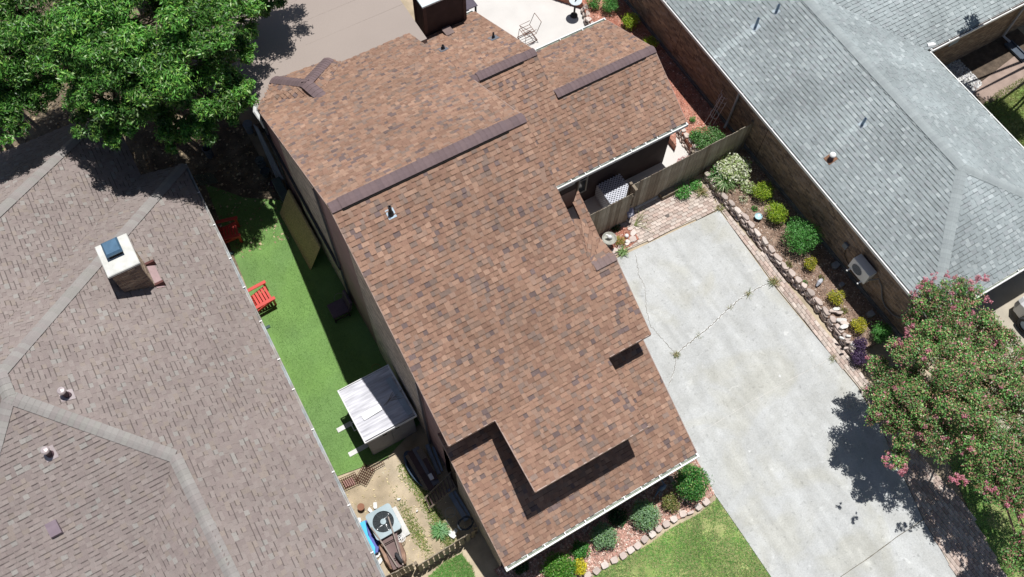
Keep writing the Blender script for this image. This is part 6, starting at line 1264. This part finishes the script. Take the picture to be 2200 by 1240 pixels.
shrub('feathery_shrub', 'bright green feathery shrub under the end of the brick wall by the flowering tree', (1893, 714), 24, 0.33, GG, [3, 4, 2, 2], 2400, 0.07, 0.015, 7)
PU = [(0.10, 0.06, 0.14), (0.16, 0.10, 0.2), (0.06, 0.035, 0.09)]
shrub('purple_plant', 'purple leaved trailing plant spilling over the end of the stone wall', (1850, 765), 18, 0.1, PU, [3, 2, 3], 1800, 0.05, 0.025, 8, cat='plant'); shrub('purple_plant', 'smaller purple plant behind the loose white stones', (1851, 735), 15, 0.3, PU, [3, 2, 3], 900, 0.05, 0.025, 9, cat='plant')
WHV = [(0.62, 0.66, 0.46), (0.72, 0.74, 0.6), (0.3, 0.42, 0.14), (0.45, 0.52, 0.26)]
shrub('variegated_hosta', 'white and cream variegated leafy plant in the corner of the fence and brick wall', (1580, 362), 36, 0.33, WHV, [3, 3, 2, 2], 1700, 0.10, 0.055, 10, squash=0.45, cat='plant', dense=0.85)
shrub('pale_ground_plant', 'pale green leafy plant beside the upper clipped shrub', (1612, 398), 18, 0.33, WHV, [1, 1, 4, 3], 600, 0.07, 0.04, 32, squash=0.4, cat='plant')
def strappy(name, label, px, z0, n, Ln, Wd, pal, seed, cat='plant'):
    c = P(px[0], px[1], z0 + 0.1); t = thing(name, label, cat, (c[0], c[1], z0)); rng = random.Random(seed); V_, T_ = [], []
    for k in range(n):
        a = rng.uniform(0, 2 * math.pi); l = Ln * rng.uniform(0.6, 1.1); w_ = Wd * rng.uniform(0.7, 1.2); hz = l * rng.uniform(0.3, 0.7); base = Vector((c[0] + rng.uniform(-0.08, 0.08), c[1] + rng.uniform(-0.08, 0.08), z0)); d = Vector((math.cos(a), math.sin(a), 0)); s = Vector((-d.y, d.x, 0)) * w_
        p = [base, base + d * l * 0.35 + Vector((0, 0, hz)), base + d * l * 0.75 + Vector((0, 0, hz * 0.95)), base + d * l + Vector((0, 0, hz * 0.35))]; col = rng.choice(pal)
        for i in range(3):
            w0, w1 = (1, 1, 0.8)[i], (1, 0.8, 0.1)[i]; V_.append([tuple(p[i] - s * w0), tuple(p[i] + s * w0), tuple(p[i + 1] + s * w1), tuple(p[i + 1] - s * w1)]); T_.append(col)
    npmesh('leaf_blades', np.array(V_), 4, np.array(T_), LF_, t); return t
strappy('spider_plant', 'clump of arching green and cream strap leaves at the top corner of the stone wall', (1556, 392), 0.33, 110, 0.5, 0.014, [(0.12, 0.26, 0.05), (0.55, 0.6, 0.35), (0.09, 0.2, 0.04)], 1)
strappy('spider_plant', 'dark green strap leaved clump beside the wooden fence corner', (1540, 374), 0.33, 60, 0.42, 0.014, [(0.07, 0.2, 0.04), (0.1, 0.26, 0.06)], 2)
strappy('weed_clump', 'green weed tuft growing at the foot of the stone wall', (1580, 438), 0.1, 40, 0.25, 0.012, [(0.12, 0.28, 0.05), (0.2, 0.36, 0.1)], 3)
shrub('leafy_weeds', 'bright green leafy weeds at the foot of the wooden fence', (1468, 408), 21, 0.0, GG, [2, 4, 1, 3], 700, 0.06, 0.035, 11, squash=0.5, cat='weeds'); shrub('leafy_weeds', 'bright green leafy weeds closer to the stone wall along the fence', (1497, 393), 16, 0.0, GG, [2, 4, 1, 3], 500, 0.06, 0.035, 12, squash=0.5, cat='weeds')
OLV = [(0.22, 0.26, 0.07), (0.3, 0.3, 0.1), (0.15, 0.2, 0.05), (0.4, 0.3, 0.14)]
strappy('dry_grass_tuft', 'yellowing grass tuft on the pavers by the leafy weeds', (1508, 412), 0.03, 70, 0.3, 0.007, OLV, 4); strappy('crack_weed', 'weed growing where the driveway crack meets the pavers', (1664, 605), 0.02, 60, 0.24, 0.007, OLV, 5); strappy('crack_weed', 'small weed at the fork of the driveway crack', (1454, 761), 0.02, 40, 0.15, 0.006, OLV, 6); strappy('crack_weed', 'thin weed halfway along the driveway crack', (1610, 628), 0.02, 26, 0.2, 0.005, OLV, 7)
strappy('crack_weed', 'weed at the right driveway edge beside the pavers', (1790, 768), 0.02, 24, 0.16, 0.005, OLV, 8); strappy('crack_weed', 'dry tuft at the top corner of the driveway', (1548, 446), 0.02, 36, 0.22, 0.006, OLV, 9)
for i, f_ in enumerate((0.3, 0.62)):
    pts = ck[0]; k = f_ * (len(pts) - 1); a = pts[int(k)]; b = pts[min(int(k) + 1, len(pts) - 1)]; q = (a[0] + (b[0] - a[0]) * (k % 1), a[1] + (b[1] - a[1]) * (k % 1)); t_ = strappy('crack_tuft', 'one of the tiny weed tufts sprouting along the long driveway crack', q, 0.015, 14, 0.09, 0.004, OLV, 20 + i); t_['group'] = 'tiny tufts along the driveway crack'
strappy('driveway_edge_weed', 'green weeds beside the corner bed border at the driveway edge', (1338, 540), 0.02, 60, 0.24, 0.01, [(0.15, 0.3, 0.06), (0.22, 0.36, 0.1)], 10)
rr_ = random.Random(61)
for i, (x, y, s_, pal_, lb) in enumerate([(1660, 420, 10, WHV, 'small pale green seedling clump between the upper clipped shrub and the brick wall'), (1625, 440, 8, GG, 'small green creeper on the stone wall above the pale blue dish'), (1700, 560, 9, OLV, 'low olive ground plant in front of the largest green bush'), (1770, 590, 8, OLV, 'low dry ground plant above the goose ornament'), (1735, 600, 7, GG, 'tiny green seedling on the stone edge near the small yellow shrub'), (1820, 660, 8, OLV, 'low olive plant next to the lower yellow shrub'), (1600, 420, 12, WHV, 'pale leafy ground cover below the spider plants')]):
    shrub('ground_plant', lb, (x, y), s_, 0.31, pal_, [2, 2, 2, 1], 170, 0.05, 0.022, 200 + i, squash=0.35, cat='plant', lumps=5)
# branching twig plant
tp = thing('sprawling_twig_plant', 'sprawling thin green twig plant on the paver landing beside the gate', 'plant', P(1362, 488)); r = random.Random(4); mb = MB(); rt = P(1362, 484, 0.05)
for k in range(9):
    a0 = r.uniform(-0.9, 0.5); l = r.uniform(0.45, 0.85); p = rt; pts = [p]; 
    for j in range(4):
        a0 += r.uniform(-0.25, 0.25); p = p + np.array([math.cos(a0) * l / 4, math.sin(a0) * l / 4, 0.05 if j < 2 else -0.02]); pts.append(p)
        if j: q = p + np.array([math.cos(a0 + 0.8 * (-1) ** j) * 0.12, math.sin(a0 + 0.8 * (-1) ** j) * 0.12, 0.02]); mb.tube([p, q], [0.005, 0.003], 4)
    mb.tube(pts, [0.009, 0.008, 0.007, 0.005, 0.004], 5)
mb.build('branches', mat('green_twig', (0.20, 0.23, 0.09)), tp)
SUC = [(0.42, 0.36, 0.10), (0.32, 0.4, 0.06), (0.55, 0.25, 0.12), (0.22, 0.3, 0.05)]
shrub('potted_succulent', 'orange and green succulent clump in the corner bed', (1333, 512), 13, 0.12, SUC, [3, 3, 2, 2], 420, 0.05, 0.02, 13, squash=0.6, cat='plant')
shrub('corner_creeper', 'dark green creeper in the shade under the wooden gate', (1325, 484), 12, 0.0, [(0.03, 0.09, 0.02), (0.06, 0.14, 0.04)], [1, 1], 260, 0.05, 0.03, 33, squash=0.5, cat='plant')
# upper bed
shrub('bark_bed_shrub', 'round green shrub at the top edge of the photo between patio and brick wall', (1309, 12), 19, 0.33, GG, [3, 3, 2, 1], 1500, 0.05, 0.025, 14, group='shrubs in the red bark bed')
shrub('bark_bed_shrub', 'yellow-green shrub in the red bark next to the wing roof corner', (1353, 45), 20, 0.33, YG, [2, 3, 2, 1], 1500, 0.06, 0.028, 15, group='shrubs in the red bark bed')
shrub('bark_bed_shrub', 'small shrub half hidden by the wing roof at its ridge end', (1398, 88), 15, 0.33, YG, [2, 2, 3, 1], 900, 0.05, 0.028, 16, group='shrubs in the red bark bed')
shrub('bark_bed_shrub', 'dark green shrub cut by the top edge beside the patio stone edging', (1277, 3), 16, 0.33, GG, [2, 2, 3, 2], 1000, 0.05, 0.025, 17, group='shrubs in the red bark bed')
shrub('fence_bush', 'spreading green bush right behind the long wooden fence', (1528, 302), 36, 0.36, [(0.08, 0.22, 0.05), (0.13, 0.3, 0.09), (0.05, 0.14, 0.03), (0.25, 0.42, 0.17)], [3, 3, 2, 2], 2800, 0.065, 0.032, 18, squash=0.55)
shrub('fence_bush', 'smaller loose green bush left of the spreading bush behind the fence', (1497, 288), 16, 0.36, GG, [3, 3, 2, 2], 800, 0.06, 0.03, 19, squash=0.7); shrub('sprout', 'tiny round green plant alone on the red bark', (1491, 250), 7, 0.34, GG, [2, 4, 1, 2], 220, 0.045, 0.022, 20, cat='plant')
shrub('pink_flower_clump', 'low clump of pink flowers behind the top of the wooden fence', (1472, 343), 15, 0.0, [(0.5, 0.14, 0.17), (0.62, 0.28, 0.3), (0.35, 0.1, 0.1)], [3, 3, 1], 500, 0.05, 0.03, 21, squash=0.6, cat='flowers')
shrub('edge_creeper', 'pale green creeper by the patio stone edging at the wing gutter', (1283, 62), 12, 0.1, GG, [1, 1, 2, 1], 380, 0.05, 0.03, 22, squash=0.4, cat='plant')
# front bed
NAN = [(0.06, 0.24, 0.04), (0.10, 0.32, 0.06), (0.04, 0.15, 0.03), (0.30, 0.40, 0.12)]
shrub('front_shrub', 'tall bright green leafy shrub at the driveway corner of the front bed', (1481, 1040), 40, 0.02, NAN, [3, 3, 2, 1], 4200, 0.075, 0.026, 23, squash=1.0)
shrub('front_shrub', 'small olive and rust coloured shrub beside the tall green one in the front bed', (1441, 1079), 21, 0.02, OLV, [3, 2, 3, 2], 1000, 0.065, 0.026, 24, squash=0.8)
shrub('silver_shrub', 'pale silvery green rounded shrub nearer the driveway in the front bed', (1386, 1108), 33, 0.02, PG, [4, 4, 2, 1], 3400, 0.055, 0.028, 25, squash=0.75, group='silvery shrubs in the front bed')
shrub('silver_shrub', 'pale silvery green rounded shrub nearer the picket fence end of the front bed', (1301, 1153), 28, 0.02, PG, [3, 3, 3, 1], 2600, 0.055, 0.028, 26, squash=0.75, group='silvery shrubs in the front bed')
shrub('front_shrub', 'small dark green shrub under the eave between silvery and bright green shrubs', (1248, 1180), 20, 0.02, GG, [3, 1, 4, 1], 900, 0.06, 0.03, 27, squash=0.6)
shrub('front_shrub', 'wide bright green shrub cut by the bottom edge of the photo', (1203, 1224), 38, 0.02, [(0.10, 0.30, 0.03), (0.15, 0.38, 0.05), (0.06, 0.2, 0.02), (0.3, 0.42, 0.1)], [3, 3, 2, 1], 3600, 0.06, 0.026, 28, squash=0.7)
shrub('golden_flower_clump', 'bright yellow leafed clump beside the wide green shrub at the bottom edge', (1245, 1218), 17, 0.02, [(0.68, 0.6, 0.03), (0.75, 0.7, 0.08), (0.35, 0.4, 0.03)], [4, 3, 1], 1100, 0.05, 0.026, 29, squash=0.8, cat='plant')
shrub('shade_plant', 'dark low plants in the deep shade under the front eave', (1330, 1110), 22, 0.02, [(0.03, 0.10, 0.03), (0.05, 0.14, 0.04)], [1, 1], 900, 0.06, 0.03, 30, squash=0.4, cat='plant'); shrub('shade_plant', 'low dark green plants in the shade at the left end of the front eave', (1120, 1215), 18, 0.0, [(0.04, 0.10, 0.03), (0.06, 0.14, 0.04)], [1, 1], 700, 0.06, 0.03, 31, squash=0.4, cat='plant')
strappy('fence_weed', 'fresh green grassy weed clump at the end of the picket fence by the white scraps', (945, 1140), 0.0, 330, 0.30, 0.007, [(0.10, 0.32, 0.08), (0.16, 0.42, 0.14), (0.2, 0.4, 0.1)], 34, cat='weeds')

# ================================================================== trees
M_bark = mat('bark', (0.17, 0.13, 0.10), rough=0.95, var=0.3, scale=8, bump=0.6, bscale=20); M_barkp = mat('pale_bark', (0.34, 0.25, 0.18), rough=0.8, var=0.2, scale=5)
def tree(name, label, base, lobes, n, L, W, pal, wts, seed, m_b, trunk_r, fork, group=None, ctint=0.15, sub=9, sr=(0.28, 0.46), shell=0.6, droop=0.5, bound=None, nb=None):
    t = thing(name, label, 'tree', base, 0, group); r = random.Random(seed); C_, R_ = [], []; mb = MB(); bz = V(base); fk = bz + Vector(fork)
    mb.tube([bz, bz + Vector(fork) * 0.5 + Vector((0.05, -0.04, 0)), fk], [trunk_r * 1.25, trunk_r, trunk_r * 0.8], 12)
    for (px, py, z, R) in lobes:
        c = P(px, py, z); cv = V(c); mid = fk + (cv - fk) * 0.55 + Vector((0, 0, -0.25)); end = cv + Vector((0, 0, -R * 0.15)); mb.tube([fk, mid, end], [trunk_r * 0.45, trunk_r * 0.28, 0.03], 7)
        for k in range(sub):
            a = r.uniform(0, 2 * math.pi); e = r.uniform(-0.35, 1.2); q = R * r.uniform(0.5, 0.8); s = R * r.uniform(*sr); c2 = (c[0] + q * math.cos(a) * math.cos(e), c[1] + q * math.sin(a) * math.cos(e), c[2] + q * math.sin(e) * 0.75)
            C_.append(c2); R_.append((s, s, s * 0.62)); mb.tube([end, V(c2)], [0.022, 0.008], 5)
            for j in range(2): d = Vector((r.uniform(-1, 1), r.uniform(-1, 1), r.uniform(-0.2, 0.8))) * s * 0.8; mb.tube([V(c2), V(c2) + d], [0.01, 0.004], 4)
    mb.build('trunk', m_b, t); leaves('crown', C_, R_, n, L, W, pal, wts, seed, leafmat('tree_leaf', 0.4, 0.22), t, ctint=ctint, shell=shell, droop=droop, bound=bound); return t, C_, R_
TG = [(0.072, 0.215, 0.032), (0.11, 0.30, 0.05), (0.034, 0.11, 0.018), (0.19, 0.35, 0.06), (0.30, 0.42, 0.18)]
lob = [(180, 50, 7.3, 1.5), (330, 30, 7.7, 1.7), (455, 60, 7.1, 1.4), (270, 120, 7.1, 1.5), (390, 130, 7.0, 1.4), (490, 130, 5.5, 0.95), (520, 90, 5.5, 0.6), (330, 205, 6.3, 1.2), (435, 200, 6.0, 1.1), (512, 200, 5.5, 0.75), (215, 200, 6.1, 1.1), (200, 258, 5.5, 0.75), (255, 262, 5.3, 0.75), (310, 262, 5.3, 0.85), (380, 262, 5.1, 0.8), (450, 250, 5.1, 0.75), (500, 238, 5.0, 0.5), (150, 140, 6.7, 1.1), (535, -30, 6.6, 1.1), (588, -105, 6.9, 1.35), (560, -60, 6.4, 1.0), (572, -45, 6.2, 0.6), (578, 8, 5.2, 0.55), (540, 30, 5.2, 0.6), (428, 276, 5.2, 0.6), (400, -60, 8.1, 1.9), (230, -60, 8.1, 1.9), (245, 300, 5.1, 0.42), (375, 312, 4.6, 0.4), (300, 160, 6.1, 1.4), (410, 60, 6.5, 1.5), (230, 90, 6.5, 1.5)]
tree('shade_tree', 'large spreading green tree with long leaflets over the back of the photo, upper left', P(350, 300, 0.0) + np.array([0.3, 2.6, 0]), lob, 185000, 0.15, 0.038, TG, [4, 4, 3, 3, 1], 3, M_bark, 0.26, (-0.3, 0.2, 2.6), sub=12, sr=(0.18, 0.38), shell=0.35, ctint=0.42)
lob2 = [(15, 110, 6.4, 1.2), (60, 30, 6.9, 1.6), (75, 130, 5.9, 0.9), (125, 165, 5.6, 0.8), (5, 225, 5.5, 0.85), (-60, 150, 6.4, 1.5), (35, 175, 5.8, 0.8), (-50, 230, 5.5, 1.1), (120, 95, 6.3, 0.9), (20, -80, 6.9, 1.8), (20, 60, 5.9, 1.5), (45, 215, 5.3, 0.8), (10, 265, 5.2, 0.7), (-30, 280, 5.2, 0.9), (75, 195, 5.5, 0.6)]
tree('shade_tree', 'green tree crown at the far left edge, left of the large spreading tree', P(-60, 180, 0.0) + np.array([0, 2, 0]), lob2, 80000, 0.15, 0.038, TG, [4, 4, 4, 2, 1], 9, M_bark, 0.22, (0.3, -0.4, 2.4), sub=11, sr=(0.20, 0.40), shell=0.35, ctint=0.3)
tree('shade_tree', 'tree just outside the upper right corner whose leaves shade the neighbour roof', P(2330, 60, 0.0), [(2250, -70, 5.6, 1.0), (2290, -20, 5.4, 1.2), (2330, 20, 5.2, 1.1), (2190, -70, 5.4, 0.7), (2290, 60, 4.2, 0.9)], 20000, 0.15, 0.05, TG, [4, 4, 3, 2, 1], 12, M_bark, 0.2, (0.2, 0, 3.0), sub=8)
CG = [(0.09, 0.26, 0.06), (0.16, 0.38, 0.10), (0.24, 0.42, 0.12), (0.33, 0.27, 0.13), (0.42, 0.22, 0.16), (0.045, 0.11, 0.03), (0.52, 0.24, 0.24)]
cl = [(1985, 640, 3.4, 0.62), (2060, 640, 3.6, 0.7), (2030, 700, 3.6, 0.85), (2110, 720, 3.6, 0.8), (1950, 760, 3.3, 0.7), (2040, 790, 3.9, 1.0), (2130, 810, 3.8, 0.9), (1905, 835, 2.7, 0.75), (1895, 895, 2.8, 0.6), (1935, 870, 3.0, 0.75), (1960, 935, 2.9, 0.6), (1950, 830, 2.9, 0.7), (2020, 740, 3.2, 0.9), (2060, 850, 3.1, 1.0), (2150, 850, 3.1, 1.0), (2070, 760, 3.0, 1.0), (2000, 690, 3.0, 0.8), (1980, 870, 3.4, 0.8), (2080, 890, 3.8, 0.95), (2180, 880, 3.6, 0.8), (2200, 780, 3.2, 0.6), (1930, 905, 2.4, 0.55), (2010, 950, 3.1, 0.65), (2100, 970, 3.4, 0.75), (2190, 970, 3.5, 0.8), (2120, 1040, 3.0, 0.5), (2190, 1060, 3.2, 0.7), (2210, 1150, 3.1, 0.55), (1925, 985, 2.3, 0.42), (1885, 790, 2.5, 0.42), (2260, 900, 3.5, 1.0), (2270, 1050, 3.4, 1.0), (2150, 730, 3.2, 0.5), (2240, 1230, 3.0, 0.7), (2200, 1190, 2.9, 0.6), (2170, 1010, 3.2, 0.7), (2250, 1130, 3.2, 0.8)]
cm, CC, CR = tree('crape_myrtle', 'broad flowering tree with pink blossom clusters and red-tinged leaves, lower right', P(2065, 880, 0.0), cl, 165000, 0.066, 0.036, CG, [4, 4, 4, 3, 3, 3, 1.2], 21, M_barkp, 0.10, (0.1, 0.1, 1.0), sub=22, sr=(0.14, 0.38), ctint=0.3, shell=0.4, droop=0.1)
rng = np.random.default_rng(5); order = rng.permutation(len(CC)); fl_c, fl_r = [], []
for i in order[:190]:
    c = np.array(CC[i]); s = CR[i]; d = rng.normal(size=3); d[2] = abs(d[2]) + 0.7; d /= np.linalg.norm(d); q = c + d * np.array(s) * 1.08; R = rng.uniform(0.03, 0.075); fl_c.append(q); fl_r.append((R, R, R * 1.2))
for i in order[190:330]:
    c = np.array(CC[i]); d = rng.normal(size=3); d[2] = abs(d[2]) + 0.7; d /= np.linalg.norm(d); R = rng.uniform(0.02, 0.04); fl_c.append(c + d * np.array(CR[i]) * 1.05); fl_r.append((R, R, R))
for px in [(1972, 615), (1990, 602), (2010, 596), (2032, 592), (2050, 597), (2068, 604), (2085, 604), (2100, 596), (1965, 628), (2115, 600), (2120, 640), (2055, 652), (2070, 700), (2140, 733), (1905, 985), (1937, 1012), (1946, 1010), (2045, 1030), (2060, 1028), (2075, 1032), (2135, 1052), (2160, 1082), (2120, 990), (2195, 1048), (2188, 1060), (1985, 940), (2200, 760), (1960, 700), (1948, 715), (1935, 740), (2195, 1110), (2190, 950), (2100, 945)]:
    q = P(*px, 3.7 if px[1] < 760 else 3.3); 
    for e_ in range(4): fl_c.append(q + rng.normal(size=3) * 0.07); R2 = rng.uniform(0.03, 0.06); fl_r.append((R2, R2, R2 * 1.3))
    R = rng.uniform(0.04, 0.08); fl_c.append(q); fl_r.append((R, R, R * 1.2))
leaves('blossom', fl_c, fl_r, 15000, 0.036, 0.03, [(0.60, 0.19, 0.27), (0.68, 0.32, 0.40), (0.50, 0.17, 0.19), (0.60, 0.34, 0.32)], [4, 3, 2, 2], 6, leafmat('petal', 0.5, 0.3), cm, ctint=0.15, shell=0.4)
